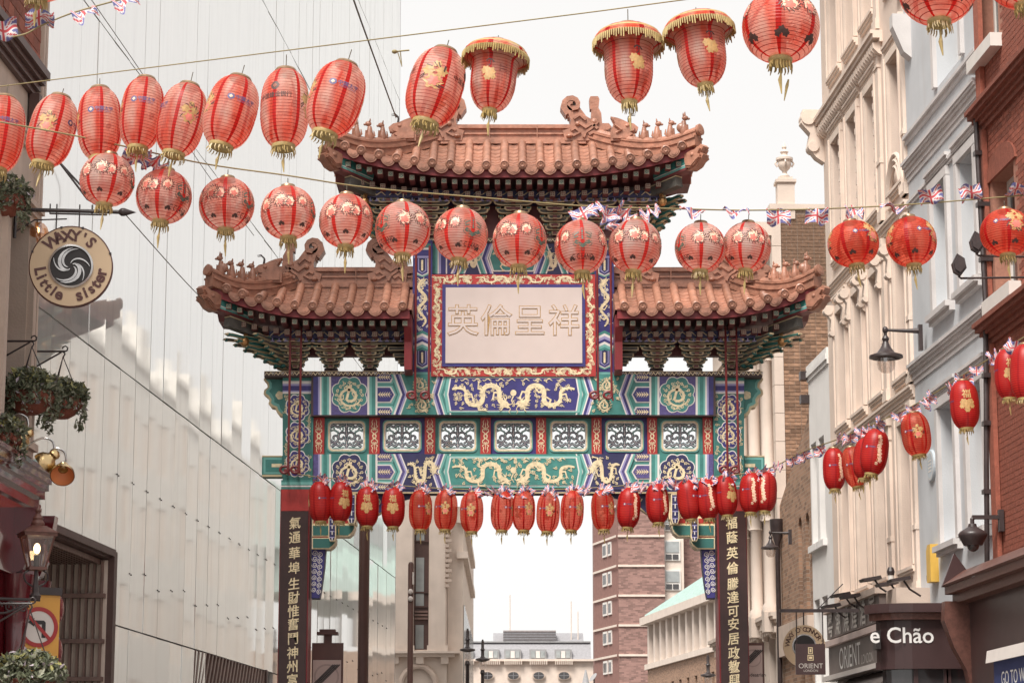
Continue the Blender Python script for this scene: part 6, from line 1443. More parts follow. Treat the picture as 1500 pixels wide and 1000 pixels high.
# ================================================================== FLAGS
def flag_mesh(seed, W=.30, H=.20, crush=.0):
    rnd = random.Random(seed); nx, ny = 26, 16; m = MB(); ph = rnd.uniform(0, 6); am = rnd.uniform(.02, .05)
    V = {}
    for i in range(nx + 1):
        for j in range(ny + 1):
            u, v = i / nx - .5, j / ny
            x = u * W * (1 - crush * v * .4 + crush * .5 * (v - .5)); y = am * math.sin(u * 7 + ph + v * 2) * (.4 + v) + am * .4 * math.sin(v * 6 + ph); z = -v * H * (1 - .25 * crush) + am * .4 * math.sin(u * 9 + ph) + crush * .05 * math.cos(u * 14)
            V[i, j] = len(m.v); m.v.append((x, y, z))
    def col(u, v):
        x, y = u * 2, v * 2 - 1
        if abs(x) < .10 or abs(y) < .17: return 'flag_red'
        if abs(x) < .19 or abs(y) < .31: return 'flag_white'
        d = abs(abs(x) - abs(y))
        return 'flag_red' if d < .085 else 'flag_white' if d < .27 else 'flag_blue'
    for i in range(nx):
        for j in range(ny):
            m.mat(col((i + .5) / nx - .5, (j + .5) / ny)); m.f.append((V[i, j], V[i + 1, j], V[i + 1, j + 1], V[i, j + 1])); m.mi.append(m.cur)
    return m.mesh('union_flag', True)
FM = [flag_mesh(s, crush=c) for s, c in ((1, 0), (2, .3), (3, .7), (4, 1.2), (5, .2))]
def rope_y(W, px):
    for (a, y0), (b, y1) in zip(W, W[1:]):
        if a <= px <= b: return y0 + (y1 - y0) * (px - a) / (b - a)
    return W[-1][1]
def flag(px, py, Y, s, roll, mi, label, group, yaw=0, pitch=0):
    o = put('union_flag', FM[mi]); k = s / .30
    o.matrix_basis = Matrix.Translation(P(px, py, Y)) @ Matrix.Rotation(R(roll), 4, 'Y') @ Matrix.Rotation(R(yaw), 4, 'Z') @ Matrix.Rotation(R(pitch), 4, 'X') @ Matrix.Scale(k, 4); tag(o, label, 'flag', group)
FB = [(1075, 306, 0, 0, 10, -60), (1140, 306, 0, 0, 0, 0), (1197, 306, 2, 4, 0, 0), (1250, 303, 0, 2, 20, -20), (1303, 302, 0, 1, 30, -60), (1366, 297, -8, 0, -20, -150), (1424, 292, -10, 1, 0, -160), (1487, 287, -4, 4, 10, -120), (1012, 306, 5, 1, 10, -50), (850, 303, -22, 0, 0, -20), (888, 302, 8, 1, 30, -20), (922, 306, 40, 2, 20, 10), (905, 318, 60, 2, -20, 0), (950, 305, -14, 3, 0, -30), (205, 219, 20, 0, 10, -20), (232, 232, 36, 2, 20, 0)]
near = {1075: 'copper', }
for i, (px, py, rl, mi, yw, pt_) in enumerate(FB):
    flag(px, py, YB(px), .21 if px < 1000 else .195, rl, mi, 'small tricolour flag on the rope above the %s round lantern from the pub' % ORD[min(range(len(rowB)), key=lambda q: abs(rowB[q][1] - px))], 'small flags on the round lantern rope', yw, pt_)
# bursts over the small red lanterns: two crossing pennants each
for i, (k, px, py, tl, yw) in enumerate(rowC):
    for s_ in (-1, 1):
        flag(px + s_ * 4 + 3, rope_y(WC, px) + 0, YC(px) - .06, .235, 34 * s_ + random.uniform(-8, 8), random.choice((0, 1, 1, 2)), 'small crumpled red, white and blue flag above the %s small lantern across the gate' % ORD[i], 'small flags on the rope across the gate', random.uniform(-30, 30), random.uniform(-25, 15))
for px in (716, 860, 940, 990, 1140, 1160, 1176, 1198, 1236, 1246, 1262, 1272, 1292, 1316, 1337, 1356, 1366, 1392, 1412, 1430, 1455, 1466, 1490):
    flag(px, rope_y(WC, px), YC(px) - .03, random.uniform(.17, .24), random.uniform(-40, 40), random.choice((1, 2, 3)), 'crumpled red, white and blue flag between lanterns on the rope past the gate' if px < 1130 else 'crumpled red, white and blue flag by the %s lantern past the gate' % ORD[min(range(8), key=lambda q: abs(rowD[q][1] - px))], 'small flags on the rope across the gate', random.uniform(-40, 40), random.uniform(-30, 20))
# flags and tassels at the pub corner, higher string
WT = [(-40, 62), (30, 52), (60, 38), (110, 18), (190, -4)]
wire('lantern_wire', smooth([P(a, b, 17.0) for a, b in WT]), .006, 'wire_yellow', 'short high rope with flags beside the top of the pub')
for px, py, rl, mi, pt_ in ((5, 58, -10, 0, -150), (58, 40, -10, 4, -130), (120, 14, -20, 2, -40), (180, -2, -20, 2, -40)): flag(px, py, 17., .22, rl, mi, ['flat union flag on the high rope against the pub brick', 'union flag under the gold fringe by the pub', 'curled union flag over the glass panels by the pub', 'last curled union flag on the high rope'][[5, 58, 120, 180].index(px)], 'small flags on the high rope by the pub', 15, pt_)
for i, (px, Y, lab) in enumerate(((60, 15.5, 'gold fringe of a lantern hanging above the pub corner'), )):
    lantern('biground', px, -42, 100, 84, 5, 40, Y, 20, 'large round red lantern above the pub corner with hanging gold fringe', GA, -4)
# plain cables
wire('cable', smooth([P(500, -60, 22), P(518, 0, 24), P(548, 84, 29), P(580, 172, 35.2)]), .010, 'wire', 'dark cable running down to the horned beast of the highest roof', 'cable')
wire('cable', [P(-20, 118, 26), P(52, 192, 25.8), P(128, 292, 25.6), P(152, 306, 25.6)], .012, 'iron', 'black stay cable from the pub wall to the sign arm', 'cable')
wire('cable', [P(-20, 130, 26), P(60, 208, 25.8), P(148, 304, 25.6)], .012, 'iron', 'second black stay cable under the first at the pub sign arm', 'cable')
wire('cable', smooth([P(120, -20, 24), P(215, 118, 30), P(300, 250, 34), P(372, 345, 35.5)]), .005, 'wire', 'thin cable slanting past the glass panels', 'cable')
wire('cable', smooth([P(180, 310, 26), P(260, 400, 30), P(298, 440, 34.7)]), .006, 'wire', 'thin cable from the pub sign arm to the gate roof corner', 'cable')
k_ = P(578, 76, 15.7); m = MB().mat('wire_yellow'); m.ell((0, 0, 0), (.02, .02, .014)); m.tube([(0, 0, 0), (.10, 0, .01)], .006, 5); m.tube([(.02, 0, 0), (.05, 0, -.10), (.05, 0, -.105), (.04, 0, .0)], .003, 4); o = m.build('wire_knot', None, True); o.location = k_; tag(o, 'knot with loose ends on the upper lantern wire', 'knot')
for px, py, Y in ((1153, 130, 14.8),):
    m = MB().mat('lantern_gold').tube([(.01, 0, .06), (0, 0, .02), (-.02, 0, -.08)], [.006, .012, .003], 6); o = m.build('loose_tassel', None, True); o.location = P(px, py, Y); tag(o, 'loose gold tassel dangling under the large round lantern', 'tassel')
# ================================================================== STREET FURNITURE, SIGNS, PLANTS
def M_at(px, py, Y, yaw=0): return Matrix.Translation(P(px, py, Y)) @ Matrix.Rotation(R(yaw), 4, 'Z')
# ---- round pub sign
ps_ = thing('round_pub_sign', 'round tan hanging sign with hand lettering and silver swirl centre by the pub', 'sign', M_at(104, 391, 25.0, 6))
Rr = .432
m = MB().mat('sign_cream').lathe([(Rr, -.03), (Rr, .03), (.0001, .03)], 56, (0, 0, 0), (0, -1, 0)); m.mat('sign_letter').lathe([(Rr + .008, -.034), (Rr + .008, .026), (Rr - .004, .034)], 56, (0, 0, 0), (0, -1, 0), uvs=[0] * 3); m.build('sign_board', ps_)
def arc_text(txt, rad, a0, a1, size, top, par):
    n = len(txt)
    for i, ch in enumerate(txt):
        if ch == ' ': continue
        a = R(a0 + (a1 - a0) * i / max(1, n - 1)); cx, cz = rad * math.cos(a), rad * math.sin(a); up = a - PI / 2 if top else a + PI / 2
        j = random.uniform(-.1, .1); ca, sa = math.cos(up + j), math.sin(up + j); m = MB().mat('sign_letter')
        text_on(m, ch, size * random.uniform(.92, 1.08), lambda x, y: (cx + x * ca - y * sa, -.036, cz + x * sa + y * ca), .034); m.build('letter', par)
arc_text("WAXY'S", .325, 128, 52, .165, True, ps_); arc_text('Little', .325, 190, 250, .165, False, ps_); arc_text('sister', .325, 287, 350, .165, False, ps_)
m = MB().mat('silver').lathe([(.235, .025), (.235, .05), (.215, .055), (.205, .03)], 40, (0, 0, 0), (0, -1, 0), uvs=[0] * 4); m.mat('black').lathe([(.212, .034), (.0001, .036)], 40, (0, 0, 0), (0, -1, 0)); ce = m.build('emblem_disc', ps_, True)
m = MB().mat('silver')
for k in range(7):
    a0 = 2 * PI * k / 7 + .35 * math.sin(k * 2.1); pts = []
    for i in range(12): t = i / 11; r = .20 * (1 - t * .85); pts.append((r * math.cos(a0 + (1.6 + .7 * (k % 3)) * t), r * math.sin(a0 + (1.6 + .7 * (k % 3)) * t)))
    m.ribbon(pts, [.004 + (.012 + .010 * (k % 3)) * math.sin(PI * i / 11) for i in range(12)], -.050, -.034)
m.build('emblem_swirl', ps_)
m = MB().mat('iron')
for a in (20, 75, 105, 160): m.box(Rr * math.cos(R(a)) - .012, Rr * math.cos(R(a)) + .012, -.04, .04, Rr * math.sin(R(a)) - .012, Rr * math.sin(R(a)) + .012)
for x in (-.17, .07): m.tube([(x, 0, Rr * .92), (x, 0, .58)], .008, 6)
m.tube([(-.78, 0, .61), (.50, 0, .61)], .022, 8); m.tube([(-.24, 0, .575), (.36, 0, .575)], .010, 6); m.lathe([(.022, 0), (.045, .03), (.045, .06), (.0001, .19)], 10, (.48, 0, .61), (1, 0, 0))
m.tube([(-.6, 0, .30), (-.6, 0, .72)], .02, 6); m.tube([(-.6, 0, .36), (-.40, 0, .50), (-.06, 0, .52)], .008, 6)
for x in (-.24, .20, .07, -.17): m.tube([(x, 0, .57), (x, 0, .68)], .008, 6)
m.build('iron_arm', ps_, True)
# globe lamp
gl = thing('globe_wall_lamp', 'lit amber glass globe lamp on a swan neck beside the round sign', 'lamp', M_at(55, 341, 25.9))
m = MB().mat('silver').tube([(0, 0, .12), (.0, 0, .22), (-.03, 0, .27), (-.08, 0, .26), (-.11, 0, .19)], .011, 8); m.lathe([(.03, .10), (.022, .14), (.012, .16)], 12); m.build('swan_neck', gl, True)
m = MB().mat('globe_glass').lathe([(.03, .115), (.07, .10), (.105, .06), (.125, 0), (.118, -.05), (.09, -.095), (.05, -.118), (.0001, -.125)], 24, (0, 0, 0), uvs=[0] * 8); m.build('globe', gl, True)
m = MB().mat('lit_bulb').ell((0, 0, .03), (.022, .022, .032)); m.build('bulb', gl, True)
# ---- brass lamps on swan necks
for i, (px, py, sx0, sz0, rot, lab) in enumerate(((33, 640, -.30, .24, 18, 'brass shell shaped lamp closest to the pub wall over the shopfront cornice'), (71, 672, -.30, .22, 26, 'middle brass shell shaped lamp over the shopfront cornice'), (88, 690, -.22, .24, 34, 'outermost brass lamp showing its orange inside'))):
    t = thing('brass_lamp', lab, 'lamp', M_at(px, py, 24.9), 'brass lamps on swan necks over the shopfront')
    m = MB().mat('silver').tube(smooth([(sx0, .0, .07), (sx0 * .6, 0, .17), (-.06, 0, sz0), (.03, 0, sz0 - .03), (.055, 0, sz0 - .10), (.05, 0, .10)]), .011, 8); m.build('swan_neck', t, True)
    m = MB().mat('brass'); ax = Vector((-.75, .12, -.65)) if i < 2 else Vector((.1, -.75, -.66))
    m.lathe([(.02, -.09), (.05, -.075), (.062, -.045), (.05, -.015), (.058, 0), (.10, .03), (.125, .08), (.128, .12)], 20, (.03, 0, .02), ax, uvs=[0] * 8); m.build('shade', t, True)
    m = MB().mat('copper_inside').lathe([(.05, 0.005), (.095, .035), (.118, .08), (.121, .118)], 20, (.03, 0, .02), ax, uvs=[0] * 4); m.build('shade_lining', t, True)
# ---- hanging baskets
def basket(px, py, Y, r, sq, label, seed, chains, hang=.5, side=1.0):
    rnd = random.Random(seed); t = thing('hanging_basket', label, 'plant', M_at(px, py, Y), 'hanging baskets on the pub front')
    m = MB().mat('terracotta').lathe([(r * .35, -r * .78), (r * .62, -r * .62), (r * .84, -r * .2), (r * .9, r * .12), (r * .84, r * .12), (r * .5, r * .05), (.0001, r * .05)], 24); bk = m.build('basket', t, True)
    for k in range(10): a = 2 * PI * k / 10; MB().mat('terracotta').ell((r * .82 * math.cos(a), r * .82 * math.sin(a), -r * .18), (r * .17, r * .17, r * .2), 8, 6).build('basket_relief', bk)
    m = MB()
    for k in range(int(2600 * sq)):
        a = rnd.uniform(0, 2 * PI); u = rnd.random()
        if u < .62: b = rnd.uniform(.0, PI / 2); rr = r * rnd.uniform(.8, 1.32); p = Vector((rr * math.cos(a) * math.cos(b), rr * math.sin(a) * math.cos(b), r * .12 + rr * .72 * math.sin(b)))
        else:
            strand = int(rnd.random() * 11); a = strand * 2.4 + rnd.uniform(-.25, .25); dz = rnd.random() ** 1.3 * r * (1.15 + .5 * math.sin(strand * 1.7)); rr = r * (1.0 + .12 * math.sin(dz * 9 + strand)); p = Vector((rr * math.cos(a), rr * math.sin(a), r * .2 - dz))
        s = rnd.choice((.013, .02, .026, .034, .05)) * rnd.uniform(.8, 1.2) * (1 if u < .62 else .8); n = Vector((rnd.gauss(0, 1), rnd.gauss(0, 1), rnd.gauss(.5, 1))).normalized(); q = n.cross(Vector((rnd.gauss(0, 1), rnd.gauss(0, 1), rnd.gauss(0, 1)))).normalized(); v = n.cross(q)
        m.mat(rnd.choice(('leaf', 'leaf', 'leaf', 'leaf_pale', 'leaf_pale', 'leaf_yellow' if p.z > r * .4 else 'leaf', 'petal' if rnd.random() < .3 else 'leaf')))
        m.add([p - q * s, p + v * s * .5 + n * s * .2, p + q * s * 1.2, p - v * s * .5 + n * s * .2], [(0, 1, 2, 3)])
    m.build('foliage', t, kind='stuff')
    m = MB().mat('leaf')
    for k in range(14): a = 2 * PI * k / 14; m.tube([(r * .5 * math.cos(a), r * .5 * math.sin(a), 0), (r * .95 * math.cos(a), r * .95 * math.sin(a), r * .45)], .004, 4)
    m.build('stems', t, kind='stuff')
    if chains:
        for k in range(3): a = 2 * PI * k / 3 + .3; MB().mat('iron').tube([(r * .86 * math.cos(a), r * .86 * math.sin(a), r * .1), (0, 0, hang)], .006, 5).build('chain', t)
        m = MB().mat('iron').tube([(0, 0, hang - .01), (.02, 0, hang + .03), (0, 0, hang + .06)], .009, 6); m.tube([(.02 * side, 0, hang + .06), (-.50 * side, 0, hang + .06)], .012, 6); m.tube([(-.48 * side, 0, hang - .22), (-.02 * side, 0, hang + .05)], .010, 6); m.tube([(-.49 * side, 0, hang - .26), (-.49 * side, 0, hang + .08)], .014, 6); m.tube(spiral3 if False else [(.02 + .03 * math.cos(q), 0, hang + .09 + .03 * math.sin(q)) for q in (-1.5, -.6, .4, 1.4, 2.4, 3.2)], .009, 6); m.build('iron_bracket', t, True)
basket(44, 578, 25.4, .27, 1.0, 'hanging basket of grey green foliage closer to the pub wall above the brass lamps', 3, True, .52)
basket(90, 588, 26.2, .24, .95, 'hanging basket trailing leaves, outer one above the brass lamps', 5, True, .50)
basket(4, 292, 24.6, .25, .8, 'hanging basket with yellow flowers high on the pub above the round sign', 8, False)
basket(40, 1000, 23.4, .30, 1.3, 'large leafy basket below the no left turn sign', 11, True, .7)
basket(2, 640, 24.6, .22, .6, 'dark leafy basket half hidden behind the shopfront cornice', 13, False)
# ---- Victorian lantern on a scroll bracket
vl = thing('street_lantern', 'lit four sided copper street lantern on a black scroll bracket on the pub', 'lamp', M_at(54, 806, 24.6, 24))
def frust(m, a, b, z0, z1):
    v = [(sx_ * a, sy_ * a, z0) for sx_, sy_ in ((-1, -1), (1, -1), (1, 1), (-1, 1))] + [(sx_ * b, sy_ * b, z1) for sx_, sy_ in ((-1, -1), (1, -1), (1, 1), (-1, 1))]
    m.add(v, [(0, 1, 5, 4), (1, 2, 6, 5), (2, 3, 7, 6), (3, 0, 4, 7), (3, 2, 1, 0), (4, 5, 6, 7)])
h0, h1 = -.18, .15; a0, a1 = .075, .145
m = MB().mat('shop_wood')
for sx_, sy_ in ((-1, -1), (1, -1), (1, 1), (-1, 1)): m.tube([(sx_ * a0, sy_ * a0, h0), (sx_ * a1, sy_ * a1, h1)], .010, 6)
frust(m, a0 + .015, a0 + .015, h0 - .02, h0 + .01); frust(m, a1 + .02, a1 + .025, h1 - .01, h1 + .025); m.build('lantern_frame', vl)
m = MB().mat('shop_wood'); frust(m, a1 + .035, .07, h1 + .025, h1 + .10); m.lathe([(.065, h1 + .10), (.07, h1 + .13), (.05, h1 + .16), (.055, h1 + .18), (.035, h1 + .21), (.02, h1 + .23), (.032, h1 + .26), (.012, h1 + .29), (.0001, h1 + .36)], 14, (0, 0, 0)); m.build('roof_cap', vl, True)
for k in range(4):
    q = Matrix.Rotation(PI / 2 * k, 4, 'Z'); m = MB().mat('lamp_glass'); m.M = q; m.add([(-a0, -a0, h0 + .01), (a0, -a0, h0 + .01), (a1, -a1, h1 - .01), (-a1, -a1, h1 - .01)], [(0, 1, 2, 3)]); m.build('glass_pane', vl)
m = MB().mat('lit_bulb').ell((0, 0, .02), (.035, .035, .055)); m.build('bulb', vl, True); MB().mat('iron').lathe([(.03, h0), (.03, -.05), (.015, -.04)], 10).build('lamp_holder', vl)
m = MB().mat('iron').tube([(0, 0, h0 - .02), (0, 0, -.46)], [.018, .035], 8)
for s_ in (-1, 1): m.tube(smooth([(0, 0, -.38), (s_ * .10, 0, -.32), (s_ * .12, 0, -.24), (s_ * .07, 0, -.20)]), .010, 6)
m.lathe([(.05, -.50), (.06, -.46), (.03, -.42)], 10); m.tube([(.05, 0, -.50), (-.6, .0, -.50)], .016, 6); m.tube(smooth([(-.55, 0, -.62), (-.3, 0, -.64), (-.05, 0, -.52)]), .012, 6)
for cx, r in ((-.12, .06), (-.25, .065), (-.4, .07)): m.tube([(p[0], 0, p[1]) for p in spiral(cx, -.58, r, 1.6, 0)], .009, 6)
m.build('scroll_bracket', vl, True)
# ---- no left turn sign
nt_ = thing('no_left_turn_sign', 'yellow board with red circle forbidding left turns below the street lantern', 'sign', M_at(56, 918, 25.6, 30))
m = MB().mat('sign_yellow').box(-.23, .23, 0, .03, -.46, .34); m.build('board', nt_); MB().mat('iron').box(-.20, .24, -.03, .05, .34, .42).build('sign_light', nt_)
m = MB().mat('sign_white').lathe([(.205, .003), (.205, .010), (.0001, .010)], 40, (0, 0, 0), (0, -1, 0)); m.build('disc', nt_)
m = MB().mat('sign_red'); n = 48
m.add([(rr * math.cos(2 * PI * k / n), -.014, rr * math.sin(2 * PI * k / n)) for rr in (.212, .168) for k in range(n)], [(k, (k + 1) % n, n + (k + 1) % n, n + k) for k in range(n)]); m.ribbon([(-.125, .125), (.125, -.125)], .036, -.020, -.012); m.build('red_ring', nt_)
m = MB().mat('black'); m.prism([(.035, -.11), (.075, -.11), (.075, .05), (.055, .07), (-.05, .07), (-.05, .095), (-.12, .05), (-.05, .005), (-.05, .03), (.035, .03)], -.016, -.011); m.build('arrow', nt_)
m = MB().mat('iron').tube([(0, .05, -.46), (0, .05, -P(56, 918, 25.6).z)], .038, 10); m.build('post', nt_)
# pub sign board disc beside the lantern
pd_ = thing('pub_side_sign', 'glossy dark red round sign board half hidden by the street lantern', 'sign', M_at(22, 845, 25.6, 40))
m = MB().mat('pub_red').lathe([(.26, -.03), (.28, 0), (.26, .03), (.0001, .03)], 32, (0, 0, 0), (0, -1, 0)); m.build('board', pd_, True); MB().mat('iron').tube([(0, 0, .27), (-.3, 0, .34)], .014, 6).build('iron_arm', pd_)

# ---- tall poles and far street lamps
def post(name, px, ytop, Y, r, label, cat, mat='pole_brown', dome=True):
    p = P(px, ytop, Y); t = thing(name, label, cat, (p.x, Y, 0)); h = p.z
    m = MB().mat(mat).lathe([(r * 1.5, 0), (r * 1.5, 1.2), (r, 1.3), (r, h - r), (r * .7, h - r * .3), (.0001, h)] if dome else [(r, 0), (r, h)], 16); m.build('column', t, True); return t, h
post('lamp_column', 535, 690, 39.5, .088, 'thick brown steel column rising behind the gate near its glass building side', 'column')
t, h = post('signal_pole', 602, 822, 44, .052, 'slim brown pole with rounded top and two small lights behind the gate', 'pole')
for dz in (.55, .68): MB().mat('sign_white').ell((.0, -.06, h - dz), (.045, .03, .05)).build('small_light', t)
MB().mat('sign_white').box(.03, .06, -.09, .0, h - .42, h - .2).build('side_plate', t)
def heritage(px, ytop, Y, label):
    p = P(px, ytop, Y); h = p.z; t = thing('heritage_street_lamp', label, 'street lamp', (p.x, Y, 0), 'old style street lamps beyond the gate')
    m = MB().mat('iron').lathe([(.14, 0), (.12, .8), (.06, 1.0), (.045, h - .95), (.07, h - .9), (.045, h - .82)], 12); m.build('column', t, True)
    m = MB().mat('iron').lathe([(.05, h - .60), (.20, h - .56), (.19, h - .52), (.08, h - .49), (.045, h - .45), (.045, h - .30), (.07, h - .28), (.04, h - .24), (.04, h - .08), (.02, h)], 14); m.build('hood', t, True)
    m = MB().mat('lamp_glass').lathe([(.05, h - .84), (.09, h - .78), (.10, h - .66), (.08, h - .58)], 14); m.build('glass', t, True)
heritage(685, 920, 62, 'black old style street lamp in front of the pale stone corner building'); heritage(707, 936, 66, 'black old style street lamp in front of the oval windows'); heritage(1037, 958, 64, 'black old style street lamp before the brown brick copper roofed building')
# ---- restriction zone signs behind the pillars
def zone(px0, y0, x1, Y, label, lamp, txt=''):
    a, b = P(px0, y0, Y), P(x1, y0, Y); wd = b.x - a.x; t = thing('zone_sign', label, 'sign', (a.x + wd / 2, Y, a.z), 'zone signs by the gate pillars'); w2_ = wd / 2
    m = MB().mat('sign_brown').box(-w2_, w2_, 0, .06, -1.3, 0); m.build('board', t)
    top = -.26 if lamp else -.04
    m = MB().mat('sign_pink').box(-w2_ + .02, w2_ - .03, -.008, .001, -1.25, top); m.build('face', t)
    m = MB().mat('sign_ring'); r = w2_ * .80; cz = top - r - .06; n = 40; m.add([(-.01 + q * math.cos(2 * PI * k / n), -.012, cz + q * math.sin(2 * PI * k / n)) for q in (r, r * .86) for k in range(n)], [(k, (k + 1) % n, n + (k + 1) % n, n + k) for k in range(n)]); m.build('ring', t)
    for k in range(5): MB().mat('black').ribbon([(-.01 + r * .78 - .0 + (k - 2) * .026, cz + r * .95 - (k - 2) * .0), (-.01 - r * .9 + (k - 2) * .026, cz - r * .72)], .013, -.018, -.011).build('stripe', t)
    if txt: m = MB().mat('black'); text_on(m, txt, .075, lambda x, y: (x + .03, -.012, cz - r - .12 + y), .01); m.build('lettering', t)
    m = MB().mat('iron').tube([(0, .09, -1.3), (0, .09, -a.z)], .05, 10); m.build('post', t)
    if lamp: m = MB().mat('sign_brown').box(-.06, .06, .0, .08, 0, .12); m.box(-.16, .16, -.14, .12, .12, .16); m.box(-.12, .12, -.12, .1, .16, .20); m.build('sign_lamp', t)
zone(457, 941, 503, 37.2, 'brown bordered zone sign with diagonal stripes and a lamp on top beside the gate pillar', True, 'Zone')
zone(1087, 941, 1119, 37.4, 'brown bordered zone sign with diagonal stripes beside the ornate stone building', False, 'Pedestrian')

# ================================================================== RIGHT: shopfronts
sh_ = thing('chinese_restaurant_fascia', 'grey brown shop fascia with six raised Chinese characters on the cream house', 'shop sign', RW.M)
def rpt(px, py, off): x, z_ = rp(px, py, off); return x, z_
OF = .30
xA, zA = rpt(1211, 900, OF); xB, zB = rpt(1285, 871, OF); zt_ = (rpt(1211, 901, OF)[1] + rpt(1278, 872, OF)[1]) / 2; zb_2 = rpt(1211, 937, OF)[1]; xB = rpt(1289, 900, OF)[0]
MB().mat('shop_grey').box(xB, xA, 0, OF, zb_2, zt_).build('board', sh_); MB().mat('stone').box(xB - .05, xA + .03, 0, OF + .08, zt_, zt_ + .10).build('ledge', sh_)
wd = xA - xB
for i, ch in enumerate('粵潮燒煌酒家'):
    cx = xA - wd * (.09 + .158 * i); cz = (zb_2 + zt_) / 2; m = MB().mat('grey_letter')
    text_on(m, ch, .50, lambda x, y: (cx - x * .95, OF + .02, cz + y * 1.0), .01); m.build('raised_character', sh_)
fo = thing('orient_fascia', 'grey fascia lettered in pale capitals under the Chinese characters', 'shop sign', RW.M)
zo1 = zb_2 - .14; zo0 = rpt(1215, 990, OF)[1]
MB().mat('shop_grey').box(xB, xA, 0, OF - .02, zo0, zo1).build('board', fo); MB().mat('sign_pink').box(xB - .02, xA + .02, 0, OF + .06, zo1, zo1 + .10).build('ledge', fo)
cx = xA - wd * .42; cz = (zo0 + zo1) / 2 - .02; m = MB().mat('white_letter'); text_on(m, 'ORIENT', .52, lambda x, y: (cx - x * 1.0, OF - .015, cz + y), .0); m.build('lettering', fo); m = MB().mat('grey_letter'); text_on(m, 'LONDON', .22, lambda x, y: (cx - 1.45 - x, OF - .015, cz - .1 + y), .0); m.build('lettering', fo)
# awning below
aw = thing('dark_awning', 'dark shop awning with a pale edge under the lettered fascia', 'awning', RW.M)
m = MB().mat('awning_dark').prismx([(0, zo0 - .04), (.06, zo0 - .04), (1.1, zo0 - .75), (1.1, zo0 - .95), (0, zo0 - .9)], xB - 1.0, xA - .1); m.build('canvas', aw); MB().mat('sign_white').box(xB - 1.1, xA + .02, 0, OF + .1, zo0 - .09, zo0 - .01).build('pale_edge', aw)
for k in range(3): m = MB().mat('sign_white').prismx([(.05, zo0 - .03), (.08, zo0 - .02), (1.11, zo0 - .73), (1.1, zo0 - .77)], xA - .5 - k * .28, xA - .42 - k * .28); m.build('stripe', aw)
# black rounded bay of the corner restaurant
YF = 33.2
def bx_(px, py): p = P(px, py, YF); return p.x, p.z
xl_, _ = bx_(1287, 920); xr_ = aR - sR * YF + .1; z1_ = bx_(1300, 907)[1]; z0_ = bx_(1300, 968)[1]; zc_ = bx_(1300, 884)[1]; zw_ = bx_(1300, 897)[1]
by = thing('black_restaurant_bay', 'black rounded shop bay with white lettering under a wood edged canopy', 'shopfront', (0, YF, 0))
def rbay(g, dep=3.2):
    pts = [(xr_, -g)]; r = .45 + g
    pts += [(xl_ + .45 + r * math.cos(R(a)), .45 + r * math.sin(R(a))) for a in range(270, 194, -15)] + [(xl_ + .55 - g, 1.15), (xr_, 1.6)]; return pts
MB().mat('shop_black').prismz(rbay(0), z0_, z1_).build('bay_fascia', by); MB().mat('shop_wood').prismz(rbay(.10), z1_, zw_).build('wood_band', by); MB().mat('shop_black').prismz(rbay(.17), zw_, zc_).build('canopy_top', by)
MB().mat('shop_black').prismz(rbay(.02), z0_ - .1, z0_).build('bay_trim', by); MB().mat('glass_dark').prismz(rbay(-.08), 0, z0_ - .1).build('bay_glazing', by)
for x in (xl_ + .5, xl_ + .95, xr_ - .4): MB().mat('shop_black').box(x - .03, x + .03, .05, .12, 0, z0_ - .1).build('mullion', by)
m = MB().mat('white_letter'); cx, cz = bx_(1321, 931); text_on(m, 'e Chão', .30, lambda x, y: (cx + x, -.012, cz + y), .012); m.build('lettering', by)
m = MB().mat('grey_letter'); cx, cz = bx_(1444, 924); text_on(m, 'FOOD WINE', .07, lambda x, y: (cx + x, -.012, cz + y), .0); m.build('small_lettering', by)
m = MB().mat('black').box(*sorted((bx_(1283, 925)[0], bx_(1290, 925)[0])), -.004, .3, bx_(1281, 950)[1], bx_(1281, 923)[1]); m.build('side_plate', by)
m = MB().mat('sign_red').box(bx_(1418, 980)[0], bx_(1436, 980)[0], -.6, -.45, 0, bx_(1418, 962)[1]); m.build('red_door_post', by)
# brick house shopfront
bs = thing('dark_shopfront', 'dark shop cornice with scrolled bracket below the red brick wall', 'shopfront', RW.M)
xs0, xs1 = rx(24.5), rx(32.1); zq = 4.25
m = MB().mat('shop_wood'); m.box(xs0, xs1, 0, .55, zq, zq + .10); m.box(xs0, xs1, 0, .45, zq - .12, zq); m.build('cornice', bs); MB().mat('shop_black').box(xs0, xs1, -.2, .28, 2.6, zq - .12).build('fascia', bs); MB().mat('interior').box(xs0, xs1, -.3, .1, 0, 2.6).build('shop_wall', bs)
m = MB().mat('shop_wood').prismx([(.2, zq - .1), (.6, zq - .1), (.62, zq - .35), (.5, zq - .7), (.34, zq - 1.0), (.30, zq - 1.25), (.2, zq - 1.25)], xs1 - .22, xs1 - .02); m.build('scroll_bracket', bs); MB().mat('shop_wood').box(xs1 - .27, xs1 + .03, .2, .48, zq - 1.45, zq - 1.25).build('bracket_foot', bs)
m = MB().mat('shop_black').prismx([(.1, zq + .1), (.60, zq + .1), (.42, zq + .55)], xs1 - .06, xs1 + .0); m.build('gable_end', bs); MB().mat('shop_wood').prismx([(.02, zq + .30), (.30, zq + .32), (.60, zq + .12), (.56, zq + .1), (.28, zq + .26), (.02, zq + .24)], xs0, xs1 - .06).build('sloping_hood', bs)
ab = thing('blue_awning', 'navy blue shop awning with a pale rail and white lettering', 'awning', RW.M)
